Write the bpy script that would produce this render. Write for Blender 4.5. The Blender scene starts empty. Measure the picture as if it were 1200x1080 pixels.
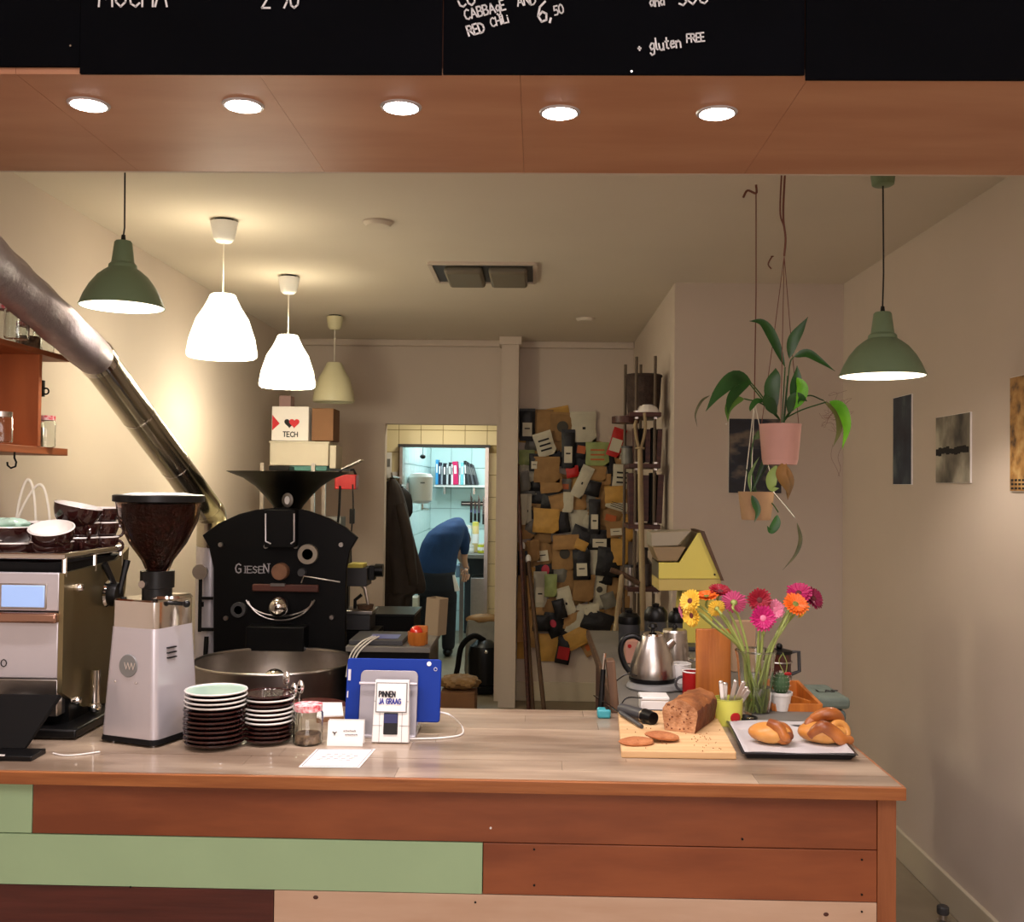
import bpy, math, random
from mathutils import Vector, Matrix, Euler
C = bpy.context.scene.collection
PI = math.pi
random.seed(7)

# ---------------------------------------------------------------- camera, world, lights, exposure
F = 1200.0
_y = Vector((28 / F, -28 / F, -1)).normalized()
_x = Vector((1, -0.011, 0)); _x.z = (_y.x * _x.x + _y.y * _x.y) / (-_y.z); _x.normalize()
_z = _x.cross(_y)
RCW = Matrix((_x, _y, _z))            # rows: world axes in camera space -> camera-to-world rotation
EYE = Vector((0, 0, 1.6))
cam_data = bpy.data.cameras.new('camera'); cam = bpy.data.objects.new('camera', cam_data); C.objects.link(cam)
cam_data.sensor_width = 36; cam_data.lens = 36; cam_data.sensor_fit = 'HORIZONTAL'
cam_data.clip_start = 0.05; cam_data.clip_end = 60
cam.matrix_world = Matrix.Translation(EYE) @ RCW.to_4x4()
bpy.context.scene.camera = cam
sc = bpy.context.scene
sc.view_settings.view_transform = 'Standard'; sc.view_settings.look = 'None'
sc.view_settings.gamma = 1; sc.view_settings.use_curve_mapping = False
sc.view_settings.exposure = 0.30
world = bpy.data.worlds.new('world'); sc.world = world; world.use_nodes = True
world.node_tree.nodes['Background'].inputs[0].default_value = (1.0, 0.93, 0.92, 1)
world.node_tree.nodes['Background'].inputs[1].default_value = 0.4

def area(name, loc, size, power, col, rot=(0, 0, 0), size_y=None, spread=None):
    l = bpy.data.lights.new(name, 'AREA'); l.energy = power; l.color = col; l.size = size
    if size_y: l.shape = 'RECTANGLE'; l.size_y = size_y
    if spread: l.spread = spread
    o = bpy.data.objects.new(name, l); o.location = loc; o.rotation_euler = rot; C.objects.link(o); return o
def spot(name, loc, power, col, ang=2.0, blend=0.6, rad=0.03, rot=(0, 0, 0)):
    l = bpy.data.lights.new(name, 'SPOT'); l.energy = power; l.color = col; l.spot_size = ang; l.spot_blend = blend; l.shadow_soft_size = rad
    o = bpy.data.objects.new(name, l); o.location = loc; o.rotation_euler = rot; C.objects.link(o); return o
def point(name, loc, power, col, rad=0.04):
    l = bpy.data.lights.new(name, 'POINT'); l.energy = power; l.color = col; l.shadow_soft_size = rad
    o = bpy.data.objects.new(name, l); o.location = loc; C.objects.link(o); return o

WARM = (1.0, 0.74, 0.56)
area('front_room_light', (0.2, -0.4, 3.2), 2.6, 74, (1.0, 0.90, 0.90), (math.radians(14), 0, 0), 2.2)
area('soffit_fill_light', (0.1, -2.9, 1.7), 2.6, 46, (1.0, 0.89, 0.88), (math.radians(90), 0, 0), 1.8)  # added fill lamp behind the camera, lifts the soffit underside
area('kitchen_light', (-0.7, 9.9, 2.5), 0.9, 30, (0.80, 0.96, 1.0), (0, 0, 0), 1.2)
area('lobby_light', (-0.75, 8.05, 2.35), 0.3, 5, (1.0, 0.90, 0.68))

# ---------------------------------------------------------------- pixel tools: a pixel plus a true distance gives a point of the room
def P(px, py, Y):
    w = RCW @ Vector(((px - 600) / F, (540 - py) / F, -1))
    return EYE + w * (Y / w.y)
def Pz(px, py, z):
    w = RCW @ Vector(((px - 600) / F, (540 - py) / F, -1))
    return EYE + w * ((z - EYE.z) / w.z)
ZC = 0.968                            # worktop height
def K(px, py): return Pz(px, py, ZC)
def px(n, Y): return n * Y / F

# ---------------------------------------------------------------- materials
def lin(c):
    return tuple(((v / 255) / 12.92 if v / 255 <= 0.04045 else ((v / 255 + 0.055) / 1.055) ** 2.4) for v in c) + (1,)
def M(name, col, rough=0.5, metal=0.0, var=0.0, vs=6, bump=0.0, bs=60, trans=0.0, emis=0.0, col2=None, coat=0.0, rnd=0.0, ior=1.45, alpha=1.0, stretch=(1, 1, 1), ecol=None, spec=0.5):
    m = bpy.data.materials.new(name); m.use_nodes = True; nt = m.node_tree; N = nt.nodes; L = nt.links
    b = N['Principled BSDF']
    b.inputs['Base Color'].default_value = lin(col); b.inputs['Roughness'].default_value = rough
    b.inputs['Metallic'].default_value = metal; b.inputs['Transmission Weight'].default_value = trans
    b.inputs['Specular IOR Level'].default_value = spec; b.inputs['IOR'].default_value = ior; b.inputs['Coat Weight'].default_value = coat; b.inputs['Alpha'].default_value = alpha
    if emis: b.inputs['Emission Color'].default_value = lin(ecol or col); b.inputs['Emission Strength'].default_value = emis
    tc = None
    if var or bump or col2:
        tc = N.new('ShaderNodeTexCoord'); mp = N.new('ShaderNodeMapping'); mp.inputs['Scale'].default_value = stretch
        L.new(tc.outputs['Object'], mp.inputs['Vector'])
    if var or col2 or rnd:
        if tc:
            n = N.new('ShaderNodeTexNoise'); n.inputs['Scale'].default_value = vs; n.inputs['Detail'].default_value = 6
            L.new(mp.outputs['Vector'], n.inputs['Vector'])
            r = N.new('ShaderNodeValToRGB'); L.new(n.outputs['Fac'], r.inputs['Fac'])
            c1 = lin(col); c2 = lin(col2) if col2 else tuple(min(1, v * (1 - var)) for v in c1[:3]) + (1,)
            r.color_ramp.elements[0].position = 0.35; r.color_ramp.elements[1].position = 0.65
            r.color_ramp.elements[0].color = c2; r.color_ramp.elements[1].color = c1
            out = r.outputs['Color']
        else:
            v = N.new('ShaderNodeRGB'); v.outputs[0].default_value = lin(col); out = v.outputs[0]
        if rnd:
            oi = N.new('ShaderNodeObjectInfo'); mr = N.new('ShaderNodeMapRange'); mr.inputs['To Min'].default_value = 1 - rnd; mr.inputs['To Max'].default_value = 1 + rnd
            L.new(oi.outputs['Random'], mr.inputs['Value'])
            hs = N.new('ShaderNodeHueSaturation'); L.new(mr.outputs['Result'], hs.inputs['Value']); L.new(out, hs.inputs['Color']); out = hs.outputs['Color']
        L.new(out, b.inputs['Base Color'])
    if bump:
        n2 = N.new('ShaderNodeTexNoise'); n2.inputs['Scale'].default_value = bs; n2.inputs['Detail'].default_value = 4
        L.new(mp.outputs['Vector'], n2.inputs['Vector'])
        bp = N.new('ShaderNodeBump'); bp.inputs['Strength'].default_value = bump; bp.inputs['Distance'].default_value = 0.01
        L.new(n2.outputs['Fac'], bp.inputs['Height']); L.new(bp.outputs['Normal'], b.inputs['Normal'])
    return m
def wood(name, c1, c2, rough=0.45, scale=3, axis=0, rnd=0.0, coat=0.0, bump=0.08, an=14):
    st = [an, an, an]; st[axis] = 1
    return M(name, c1, rough, col2=c2, vs=scale, stretch=tuple(st), bump=bump, bs=scale * 2, rnd=rnd, coat=coat)
m_wall = M('wall_paint', (208, 194, 180), 0.85, var=0.04, vs=2, bump=0.05, bs=180)
m_ceil = M('ceiling_paint', (222, 212, 196), 0.9, var=0.03, vs=2, bump=0.04, bs=140)
m_floor = M('floor_screed', (150, 138, 116), 0.5, var=0.2, vs=4, bump=0.03)
m_base = M('skirting_paint', (205, 195, 172), 0.5)
m_soff = M('soffit_ply', (192, 142, 110), 0.5, col2=(176, 124, 94), vs=1.6, stretch=(1, 4, 1), rnd=0.05)
m_black_board = M('blackboard', (6, 7, 12), 1.0, spec=0.12, var=0.3, vs=5, bump=0.03)
m_chalk = M('chalk', (225, 225, 228), 0.9, emis=0.0)
m_stave = wood('stave_wood', (176, 156, 134), (132, 112, 94), 0.3, 2.6, 0, rnd=0.2, coat=0.3, an=5)
m_edge = wood('edge_wood', (164, 102, 56), (138, 80, 42), 0.4, 4, 0)
m_brownboard = wood('brown_board', (142, 78, 44), (118, 60, 32), 0.42, 3, 0, rnd=0.08, coat=0.1, an=5)
m_darkboard = wood('dark_board', (84, 38, 30), (64, 26, 20), 0.42, 3, 0, coat=0.1)
m_greenboard = M('green_paint', (156, 184, 144), 0.5, var=0.05, vs=6, bump=0.02)
m_pine = wood('pine', (204, 174, 150), (190, 156, 130), 0.5, 2.5, 0, an=6)
m_divider = wood('divider_wood', (176, 98, 52), (150, 78, 40), 0.5, 2, 2, an=4)
m_post = wood('post_wood', (158, 96, 58), (130, 74, 42), 0.45, 3, 2)
m_shelf = wood('shelf_wood', (172, 100, 58), (146, 80, 44), 0.5, 3, 1)
m_chrome = M('chrome', (225, 222, 218), 0.08, 1)
m_steel = M('steel', (196, 190, 184), 0.28, 1, var=0.1, vs=30)
m_duct = M('duct_metal', (190, 180, 186), 0.48, 0.7, var=0.12, vs=25, bump=0.35, bs=40)
m_pipe = M('pipe_metal', (196, 190, 176), 0.18, 1, var=0.12, vs=8)
m_silver = M('silver_paint', (206, 202, 208), 0.3, 0.5, var=0.03)
m_black = M('black_paint', (11, 11, 12), 0.35, spec=0.35)
m_matte = M('black_matte', (14, 13, 13), 0.75, spec=0.2)
m_roaster = M('roaster_black', (6, 6, 7), 0.42, 0.0, spec=0.22, var=0.2, vs=3)
m_white = M('white_plastic', (232, 230, 226), 0.4)
m_paper = M('white_paper', (236, 232, 228), 0.8)
m_glass = M('clear_glass', (247, 250, 248), 0.02, trans=1.0, ior=1.4)
m_smoke = M('smoked_plastic', (200, 180, 172), 0.05, trans=1.0, ior=1.15)
m_green = M('green_enamel', (114, 136, 106), 0.42)
m_inner = M('lamp_inside', (250, 246, 238), 0.5, emis=2.2, ecol=(255, 236, 214))
m_lamp_on = M('lit_shade', (255, 252, 240), 0.6, emis=3.2, ecol=(255, 240, 206))
m_lamp_off = M('unlit_shade', (206, 200, 164), 0.45)
m_bulb = M('spot_glass', (255, 255, 255), 0.3, emis=30, ecol=(255, 238, 226))
m_cord = M('cord_black', (22, 20, 20), 0.6)
m_cordw = M('cord_white', (225, 220, 205), 0.6)
m_brown = M('brown_glaze', (46, 20, 18), 0.12, coat=0.6)
m_mint = M('mint_glaze', (176, 208, 190), 0.15, coat=0.5)
m_cream = M('white_glaze', (232, 228, 222), 0.15, coat=0.5)
m_blue = M('blue_case', (4, 44, 132), 0.5, spec=0.25)
m_red = M('red_paint', (164, 18, 20), 0.4)
m_gingham = M('gingham', (214, 60, 78), 0.7, col2=(240, 225, 225), vs=90)
m_kraft = M('kraft_paper', (170, 132, 84), 0.75, var=0.2, vs=14, bump=0.3, bs=25, rnd=0.2)
m_goldk = M('gold_kraft', (206, 160, 78), 0.55, var=0.2, vs=14, bump=0.3, bs=25, rnd=0.12)
m_bagblack = M('black_foil', (15, 15, 17), 0.45, var=0.3, vs=14, bump=0.4, bs=25)
m_bagwhite = M('white_foil', (205, 200, 178), 0.5, var=0.1, vs=14, bump=0.3, bs=25, rnd=0.08)
m_baggrey = M('grey_foil', (120, 118, 108), 0.4, var=0.2, vs=14, bump=0.3, bs=25)
m_baggreen = M('green_foil', (160, 176, 110), 0.5, var=0.2, vs=20)
m_bagred = M('red_foil', (196, 30, 24), 0.45, var=0.1, vs=14)
m_label = M('bag_label', (214, 208, 188), 0.7)
m_card = M('cardboard', (134, 96, 66), 0.85, var=0.1, vs=8)
m_cardw = M('pale_cardboard', (206, 196, 176), 0.8, var=0.06, vs=5)
m_leaf = M('leaf_green', (44, 92, 34), 0.35, col2=(28, 62, 26), vs=8, rnd=0.15)
m_leafb = M('leaf_bright', (118, 196, 36), 0.35, col2=(80, 150, 30), vs=8)
m_leafd = M('leaf_dry', (150, 106, 46), 0.6, col2=(112, 84, 40), vs=10)
m_stem = M('flower_stem', (150, 164, 88), 0.5)
m_pinkpot = M('pink_pot', (196, 150, 138), 0.6, var=0.1, vs=12)
m_tanpot = M('tan_pot', (190, 154, 116), 0.65, var=0.15, vs=12)
m_soil = M('soil', (48, 30, 20), 0.9, bump=0.6, bs=90)
m_string = M('string', (120, 76, 64), 0.8)
m_yellow = M('yellow_enamel', (218, 204, 96), 0.4)
m_amber = wood('amber_wood', (196, 118, 46), (166, 92, 32), 0.4, 3, 2)
m_tilec = M('cream_tile', (236, 222, 178), 0.3, rnd=0.04)
m_tileb = M('blue_tile', (206, 234, 232), 0.2, rnd=0.03)
m_grout = M('grout', (168, 150, 108), 0.9)
m_groutb = M('grout_pale', (150, 178, 178), 0.9)
m_lip = wood('board_wood', (226, 190, 142), (204, 164, 116), 0.5, 3, 0)
m_bread = M('bread_crumb', (192, 144, 104), 0.85, col2=(146, 98, 64), vs=40, bump=0.8, bs=70)
m_crust = M('bread_crust', (112, 58, 30), 0.7, col2=(84, 40, 22), vs=20, bump=0.5, bs=50)
m_crustt = M('bread_top', (170, 108, 58), 0.7, col2=(120, 70, 36), vs=16, bump=0.7, bs=40)
m_cookie = M('cookie', (186, 122, 76), 0.75, col2=(160, 96, 56), vs=30, bump=0.6, bs=80)
m_pastry = M('pastry', (186, 112, 48), 0.4, col2=(116, 54, 22), vs=12, bump=0.3, bs=30, coat=0.3)
m_pastrypale = M('pastry_pale', (220, 162, 86), 0.42, col2=(190, 122, 52), vs=12, coat=0.2)
m_parch = M('parchment', (196, 192, 192), 0.6, bump=0.2, bs=20)
m_traym = M('tray_metal', (44, 46, 52), 0.3, 0.5)
m_slate = M('slate', (112, 108, 100), 0.6, var=0.15, vs=8)
m_knob = M('wood_knob', (134, 96, 72), 0.4, var=0.2, vs=20)
m_bronze = M('drum_cream', (190, 180, 146), 0.35, 0.3)
m_screen = M('screen_blue', (150, 180, 230), 0.3, emis=0.35)
m_dim = M('screen_dim', (92, 100, 150), 0.3, emis=0.12)
m_skin = M('skin', (206, 158, 130), 0.6)
m_hair = M('hair', (60, 44, 34), 0.7)
m_sweater = M('blue_jumper', (24, 54, 96), 0.85, var=0.2, vs=10, bump=0.2, bs=60)
m_trouser = M('dark_trousers', (26, 28, 36), 0.85)
m_coat = M('black_coat', (26, 24, 24), 0.7, var=0.3, vs=6, bump=0.3, bs=10)
m_coatb = M('brown_coat', (54, 44, 38), 0.7, var=0.3, vs=6, bump=0.3, bs=10)
m_rod = M('threaded_rod', (96, 84, 72), 0.5, 0.6)
m_darkwood = wood('dark_wood', (84, 44, 34), (60, 30, 24), 0.5, 3, 0)
m_stick = wood('stick_wood', (168, 150, 114), (134, 114, 82), 0.6, 3, 2)
m_stickd = wood('stick_dark', (98, 72, 50), (74, 52, 36), 0.6, 3, 2)
m_wicker = M('dark_wicker', (70, 54, 46), 0.85, var=0.4, vs=30, bump=0.8, bs=60)
m_grey = M('grey_plastic', (122, 122, 120), 0.5)
m_dgrey = M('dark_grey_plastic', (62, 62, 64), 0.45)

# ---------------------------------------------------------------- mesh builder
class MB:
    def __init__(s): s.v = []; s.f = []; s.mi = []; s.cur = 0
    def add(s, vs, fs, T=None):
        n = len(s.v)
        s.v += [tuple(T @ Vector(v)) if T else tuple(v) for v in vs]
        s.f += [tuple(i + n for i in f) for f in fs]; s.mi += [s.cur] * len(fs); return s
    def box(s, c, d, T=None, rz=0.0, taper=1.0):
        hx, hy, hz = d[0] / 2, d[1] / 2, d[2] / 2
        vs = [(x * (taper if z > 0 else 1), y * (taper if z > 0 else 1), z) for z in (-hz, hz) for x, y in ((-hx, -hy), (hx, -hy), (hx, hy), (-hx, hy))]
        m = Matrix.Translation(c) @ Matrix.Rotation(rz, 4, 'Z')
        if T: m = T @ m
        return s.add(vs, [(3, 2, 1, 0), (4, 5, 6, 7), (0, 1, 5, 4), (1, 2, 6, 5), (2, 3, 7, 6), (3, 0, 4, 7)], m)
    def lathe(s, prof, c=(0, 0, 0), seg=28, T=None, sx=1, sy=1, wob=None):
        vs = []; fs = []
        for i in range(seg):
            a = 2 * PI * i / seg; k = wob(a) if wob else 1
            for r, z in prof: vs.append((r * math.cos(a) * sx * k, r * math.sin(a) * sy * k, z))
        n = len(prof)
        for i in range(seg):
            j = (i + 1) % seg
            for k in range(n - 1): fs.append((i * n + k, j * n + k, j * n + k + 1, i * n + k + 1))
        if prof[0][0] > 1e-5: fs.append(tuple(i * n for i in range(seg))[::-1])
        if prof[-1][0] > 1e-5: fs.append(tuple(i * n + n - 1 for i in range(seg)))
        m = Matrix.Translation(c)
        return s.add(vs, fs, T @ m if T else m)
    def shell(s, prof, c=(0, 0, 0), seg=28, T=None, th=0.002, **k):
        inner = [(max(r - th, 0.0005), z + (th if i == 0 else 0)) for i, (r, z) in enumerate(prof)][::-1]
        pr = list(prof) + inner; vs = []; fs = []; n = len(pr)
        for i in range(seg):
            a = 2 * PI * i / seg
            for r, z in pr: vs.append((r * math.cos(a), r * math.sin(a), z))
        for i in range(seg):
            j = (i + 1) % seg
            for q in range(n - 1): fs.append((i * n + q, j * n + q, j * n + q + 1, i * n + q + 1))
        if prof[0][0] > 0.004 and k.get('bottom', True):
            fs.append(tuple(i * n for i in range(seg))[::-1]); fs.append(tuple(i * n + n - 1 for i in range(seg)))
        elif not k.get('bottom', True):
            for i in range(seg): j = (i + 1) % seg; fs.append((i * n + n - 1, j * n + n - 1, j * n, i * n))
        m = Matrix.Translation(c)
        return s.add(vs, fs, T @ m if T else m)
    def tube(s, pts, r, seg=10, T=None, caps=True):
        pts = [Vector(p) for p in pts]; n = len(pts); rs = r if isinstance(r, (list, tuple)) else [r] * n
        vs = []; fs = []; u = None
        for i, p in enumerate(pts):
            t = (pts[min(i + 1, n - 1)] - pts[max(i - 1, 0)]).normalized()
            if u is None: u = t.cross(Vector((0, 0, 1)) if abs(t.z) < 0.9 else Vector((1, 0, 0))).normalized()
            else: u = (u - t * u.dot(t)).normalized()
            w = t.cross(u)
            for k in range(seg):
                a = 2 * PI * k / seg; vs.append(p + (u * math.cos(a) + w * math.sin(a)) * rs[i])
        for i in range(n - 1):
            for k in range(seg):
                q = (k + 1) % seg; fs.append((i * seg + k, i * seg + q, (i + 1) * seg + q, (i + 1) * seg + k))
        if caps: fs.append(tuple(range(seg))[::-1]); fs.append(tuple((n - 1) * seg + k for k in range(seg)))
        return s.add(vs, fs, T)
    def cyl(s, a, b, r, seg=16, r2=None, T=None): return s.tube([a, b], [r, r if r2 is None else r2], seg, T)
    def prism(s, poly, y0, y1, T=None):
        """polygon in xz, pushed from y0 to y1"""
        n = len(poly); vs = [(x, y0, z) for x, z in poly] + [(x, y1, z) for x, z in poly]
        a = sum(poly[i][0] * poly[(i + 1) % n][1] - poly[(i + 1) % n][0] * poly[i][1] for i in range(n))
        fs = [tuple(range(n)), tuple(range(2 * n - 1, n - 1, -1))] + [(i, i + n, (i + 1) % n + n, (i + 1) % n) for i in range(n)]
        if (a < 0): fs = [f[::-1] for f in fs]
        return s.add(vs, fs, T)
    def ball(s, c, r, seg=16, T=None, sc=(1, 1, 1), wob=None):
        vs = []; fs = []; rings = max(6, seg // 2)
        vs.append((0, 0, -r * sc[2]))
        for i in range(1, rings):
            ph = -PI / 2 + PI * i / rings
            for k in range(seg):
                a = 2 * PI * k / seg; q = wob(a, ph) if wob else 1
                vs.append((r * q * math.cos(ph) * math.cos(a) * sc[0], r * q * math.cos(ph) * math.sin(a) * sc[1], r * q * math.sin(ph) * sc[2]))
        vs.append((0, 0, r * sc[2]))
        for k in range(seg): fs.append((0, 1 + (k + 1) % seg, 1 + k))
        for i in range(rings - 2):
            for k in range(seg):
                a = 1 + i * seg; q = (k + 1) % seg; fs.append((a + k, a + q, a + seg + q, a + seg + k))
        b = 1 + (rings - 2) * seg
        for k in range(seg): fs.append((b + k, b + (k + 1) % seg, len(vs) - 1))
        m = Matrix.Translation(c)
        return s.add(vs, fs, T @ m if T else m)
    def torus(s, c, R, r, T=None, seg=28, sr=8, arc=2 * PI, a0=0):
        n = seg if arc >= 2 * PI - 1e-4 else seg + 1
        pts = [Vector(c) + Vector((R * math.cos(a0 + arc * i / seg), R * math.sin(a0 + arc * i / seg), 0)) for i in range(seg + 1)]
        return s.tube(pts, r, sr, T)
MESHES = {}
def obj(name, mb, mat, parent=None, bevel=0, smooth=True, loc=None, rot=None, angle=0.6, sub=0):
    me = bpy.data.meshes.new(name); me.from_pydata([tuple(v) for v in mb.v], [], mb.f); me.update()
    for m in (mat if isinstance(mat, (list, tuple)) else [mat]): me.materials.append(m)
    if any(mb.mi): me.polygons.foreach_set('material_index', mb.mi)
    if smooth: me.shade_smooth(); me.set_sharp_from_angle(angle=angle)
    o = bpy.data.objects.new(name, me); C.objects.link(o)
    if parent: o.parent = parent
    if loc is not None: o.location = loc
    if rot is not None: o.rotation_euler = rot
    if bevel:
        b = o.modifiers.new('bevel', 'BEVEL'); b.width = bevel; b.segments = 2; b.limit_method = 'ANGLE'; b.angle_limit = 0.6
    if sub: q = o.modifiers.new('sub', 'SUBSURF'); q.levels = sub; q.render_levels = sub
    return o
def tag(o, label, cat, group=None, kind=None):
    o['label'] = label; o['category'] = cat
    if group: o['group'] = group
    if kind: o['kind'] = kind
    return o
def thing(name, label, cat, loc=(0, 0, 0), rz=0, group=None):
    o = bpy.data.objects.new(name, None); o.empty_display_size = 0.05; C.objects.link(o)
    o.location = loc; o.rotation_euler = (0, 0, rz); return tag(o, label, cat, group)
def struct(name, mb, mat, bevel=0, **k):
    o = obj(name, mb, mat, bevel=bevel, smooth=False, **k); o['kind'] = 'structure'; return o
def dup(root, loc=None, rz=None, label=None, group=None):
    r = root.copy(); C.objects.link(r)
    if loc is not None: r.location = loc
    if rz is not None: r.rotation_euler = (0, 0, rz)
    if label: r['label'] = label
    if group: r['group'] = group
    for ch in list(root.children):
        c = ch.copy(); C.objects.link(c); c.parent = r
        for g in list(ch.children):
            d = g.copy(); C.objects.link(d); d.parent = c
    return r
RX = lambda a: Matrix.Rotation(a, 4, 'X')
RY = lambda a: Matrix.Rotation(a, 4, 'Y')
RZ = lambda a: Matrix.Rotation(a, 4, 'Z')
TR = lambda *p: Matrix.Translation(Vector(p))

# stroke lettering: every glyph is a set of polylines in a 0..1 high box
G = {
 'A': (.7, ['0,0 .35,1 .7,0', '.12,.35 .58,.35']), 'B': (.6, ['0,0 0,1 .4,.98 .55,.78 .4,.55 0,.52', '.4,.55 .6,.3 .45,.03 0,0']),
 'C': (.65, ['.62,.85 .4,1 .12,.85 0,.5 .12,.12 .4,0 .63,.15']), 'D': (.65, ['0,0 0,1 .35,.95 .62,.7 .62,.3 .35,.04 0,0']),
 'E': (.55, ['.52,1 0,1 0,0 .54,0', '0,.5 .44,.5']), 'F': (.52, ['.52,1 0,1 0,0', '0,.5 .42,.5']),
 'G': (.7, ['.64,.85 .4,1 .12,.85 0,.5 .12,.12 .4,0 .66,.12 .66,.45 .4,.45']), 'H': (.62, ['0,0 0,1', '.62,0 .62,1', '0,.5 .62,.5']),
 'I': (.1, ['.05,0 .05,1']), 'J': (.45, ['.42,1 .42,.2 .25,0 0,.12']), 'K': (.6, ['0,0 0,1', '.58,1 0,.45', '.15,.55 .6,0']), 'L': (.5, ['0,1 0,0 .5,0']),
 'M': (.8, ['0,0 .08,1 .4,.3 .72,1 .8,0']), 'N': (.65, ['0,0 0,1 .65,0 .65,1']), 'O': (.7, ['.35,1 .08,.8 0,.5 .08,.18 .35,0 .62,.18 .7,.5 .62,.8 .35,1']),
 'P': (.6, ['0,0 0,1 .45,.95 .58,.74 .45,.52 0,.48']), 'R': (.6, ['0,0 0,1 .42,.97 .56,.76 .42,.54 0,.5', '.25,.5 .62,0']),
 'S': (.58, ['.55,.85 .3,1 .05,.82 .1,.6 .48,.42 .55,.18 .3,0 0,.14']), 'T': (.6, ['0,1 .6,1', '.3,1 .3,0']), 'U': (.62, ['0,1 0,.25 .3,0 .6,.25 .6,1']),
 'V': (.65, ['0,1 .33,0 .65,1']), 'Y': (.6, ['0,1 .3,.5 .6,1', '.3,.5 .3,0']),
 'a': (.5, ['.45,.55 .2,.62 0,.35 .15,.02 .42,.2', '.46,.6 .44,.1 .52,0']), 'n': (.5, ['0,.6 0,0', '0,.42 .25,.62 .45,.45 .46,0']),
 'd': (.5, ['.45,.5 .2,.6 0,.3 .15,0 .42,.15', '.46,1 .45,0']), 'g': (.5, ['.45,.55 .2,.62 0,.35 .15,.05 .42,.2', '.46,.6 .42,-.3 .15,-.4 0,-.2']),
 'l': (.2, ['.08,1 .05,.1 .18,0']), 'u': (.5, ['0,.6 .05,.1 .25,0 .44,.2', '.46,.6 .46,0']), 't': (.4, ['.18,.95 .16,.1 .36,0', '0,.62 .38,.64']),
 'e': (.48, ['0,.32 .42,.36 .36,.6 .12,.58 0,.3 .12,.02 .44,.1']), 'i': (.12, ['.05,.6 .05,0', '.05,.8 .07,.86']), 'o': (.5, ['.25,.62 0,.4 .05,.08 .25,0 .48,.2 .45,.5 .25,.62']),
 '0': (.6, ['.3,1 .05,.75 0,.45 .08,.12 .3,0 .54,.15 .6,.5 .5,.85 .3,1']), '2': (.58, ['0,.8 .25,1 .52,.8 .45,.5 0,0 .58,0']),
 '5': (.55, ['.55,1 .08,1 .04,.55 .35,.6 .55,.35 .4,.05 0,.05']), '6': (.55, ['.5,1 .15,.75 0,.3 .2,0 .5,.08 .52,.38 .28,.5 .03,.3']),
 '9': (.55, ['.5,.62 .2,.5 .02,.75 .2,1 .5,.9 .5,.3 .3,0']), ',': (.2, ['.12,.12 .02,-.2']), '+': (.5, ['0,.4 .45,.4', '.22,.62 .22,.15']), ' ': (.35, []), '/': (.4, ['0,0 .4,1']), '.': (.1, ['.04,0 .06,.08'])}
def lettering(name, text, origin, hgt, mat, parent=None, right=(1, 0, 0), up=(0, 0, 1), wgt=0.12, gap=0.2, slant=0.0, condense=1.0, jit=0.0, small=None, serif=False):
    """strokes as raised ribbons; origin is the lower left corner"""
    R = Vector(right).normalized(); U = Vector(up).normalized(); NN = R.cross(U) ; O = Vector(origin); mb = MB(); x = 0; w = hgt * wgt / 2
    rr = random.Random(len(text) * 7 + ord(text[0])); lay = 0
    for ci, ch in enumerate(text):
        wd, st = G[ch]; k = (small if small and ci > 0 else 1.0); dy = rr.uniform(-jit, jit); sk = rr.uniform(-jit, jit) + slant
        for s_ in st:
            q = [tuple(map(float, p.split(','))) for p in s_.split()]
            q = [((x + (a + b * sk) * k * condense) * hgt, (b * k + dy) * hgt) for a, b in q]
            if serif:
                for e in (q[0], q[-1]): q2 = [(e[0] - w * 2.8, e[1]), (e[0] + w * 2.8, e[1])]; q2 and _ribbon(mb, q2, w * .6, O, R, U, NN, 0)
            _ribbon(mb, q, w, O, R, U, NN, 0)
        x += (wd * k + gap) * condense
    return obj(name, mb, mat, parent, smooth=False)
def _ribbon(mb, q, w, O, R, U, NN, lay):
    for (a, b), (c, d) in zip(q, q[1:]):
        t = Vector((c - a, d - b)); L = t.length
        if L < 1e-6: continue
        t /= L; n = Vector((-t.y, t.x)); e = w * .5
        cs = [(a - t.x * e + n.x * w, b - t.y * e + n.y * w), (a - t.x * e - n.x * w, b - t.y * e - n.y * w), (c + t.x * e - n.x * w, d + t.y * e - n.y * w), (c + t.x * e + n.x * w, d + t.y * e + n.y * w)]
        v = [O + R * p[0] + U * p[1] + NN * h for h in (0.0, 0.0008) for p in cs]
        mb.add(v, [(3, 2, 1, 0), (4, 5, 6, 7), (0, 1, 5, 4), (1, 2, 6, 5), (2, 3, 7, 6), (3, 0, 4, 7)])
# ================================================================ THE SETTING
XL, XR, ZT = -1.84, 1.60, 2.67
def bx(x0, x1, y0, y1, z0, z1): return MB().box(((x0 + x1) / 2, (y0 + y1) / 2, (z0 + z1) / 2), (x1 - x0, y1 - y0, z1 - z0))
struct('floor', bx(-2.0, 1.8, -3.1, 11.5, -0.1, 0), m_floor)
struct('ceiling', bx(-2.0, 1.8, 2.65, 11.5, ZT, ZT + 0.1), m_ceil)
struct('ceiling_front', bx(-2.0, 1.8, -3.1, 2.03, 3.3, 3.4), m_ceil)
struct('wall_left', bx(XL - 0.12, XL, -3.1, 11.5, 0, 3.3), m_wall)
struct('wall_right', bx(XR, XR + 0.12, -3.1, 5.38, 0, 3.3), m_wall)
struct('wall_front', bx(-2.0, 1.8, -3.2, -3.1, 0, 3.3), m_wall)
struct('wall_back_right', bx(0.72, XR + 0.12, 5.38, 7.75, 0, ZT), m_wall)
YF = 7.6
dx0, dx1, dz = P(450, 600, YF).x, P(581, 600, YF).x, P(515, 497, YF).z
px0, px1 = P(586, 600, 7.38).x, P(606, 600, 7.38).x
struct('wall_far_left', bx(XL, dx0, YF, YF + 0.1, 0, ZT), m_wall)
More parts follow.
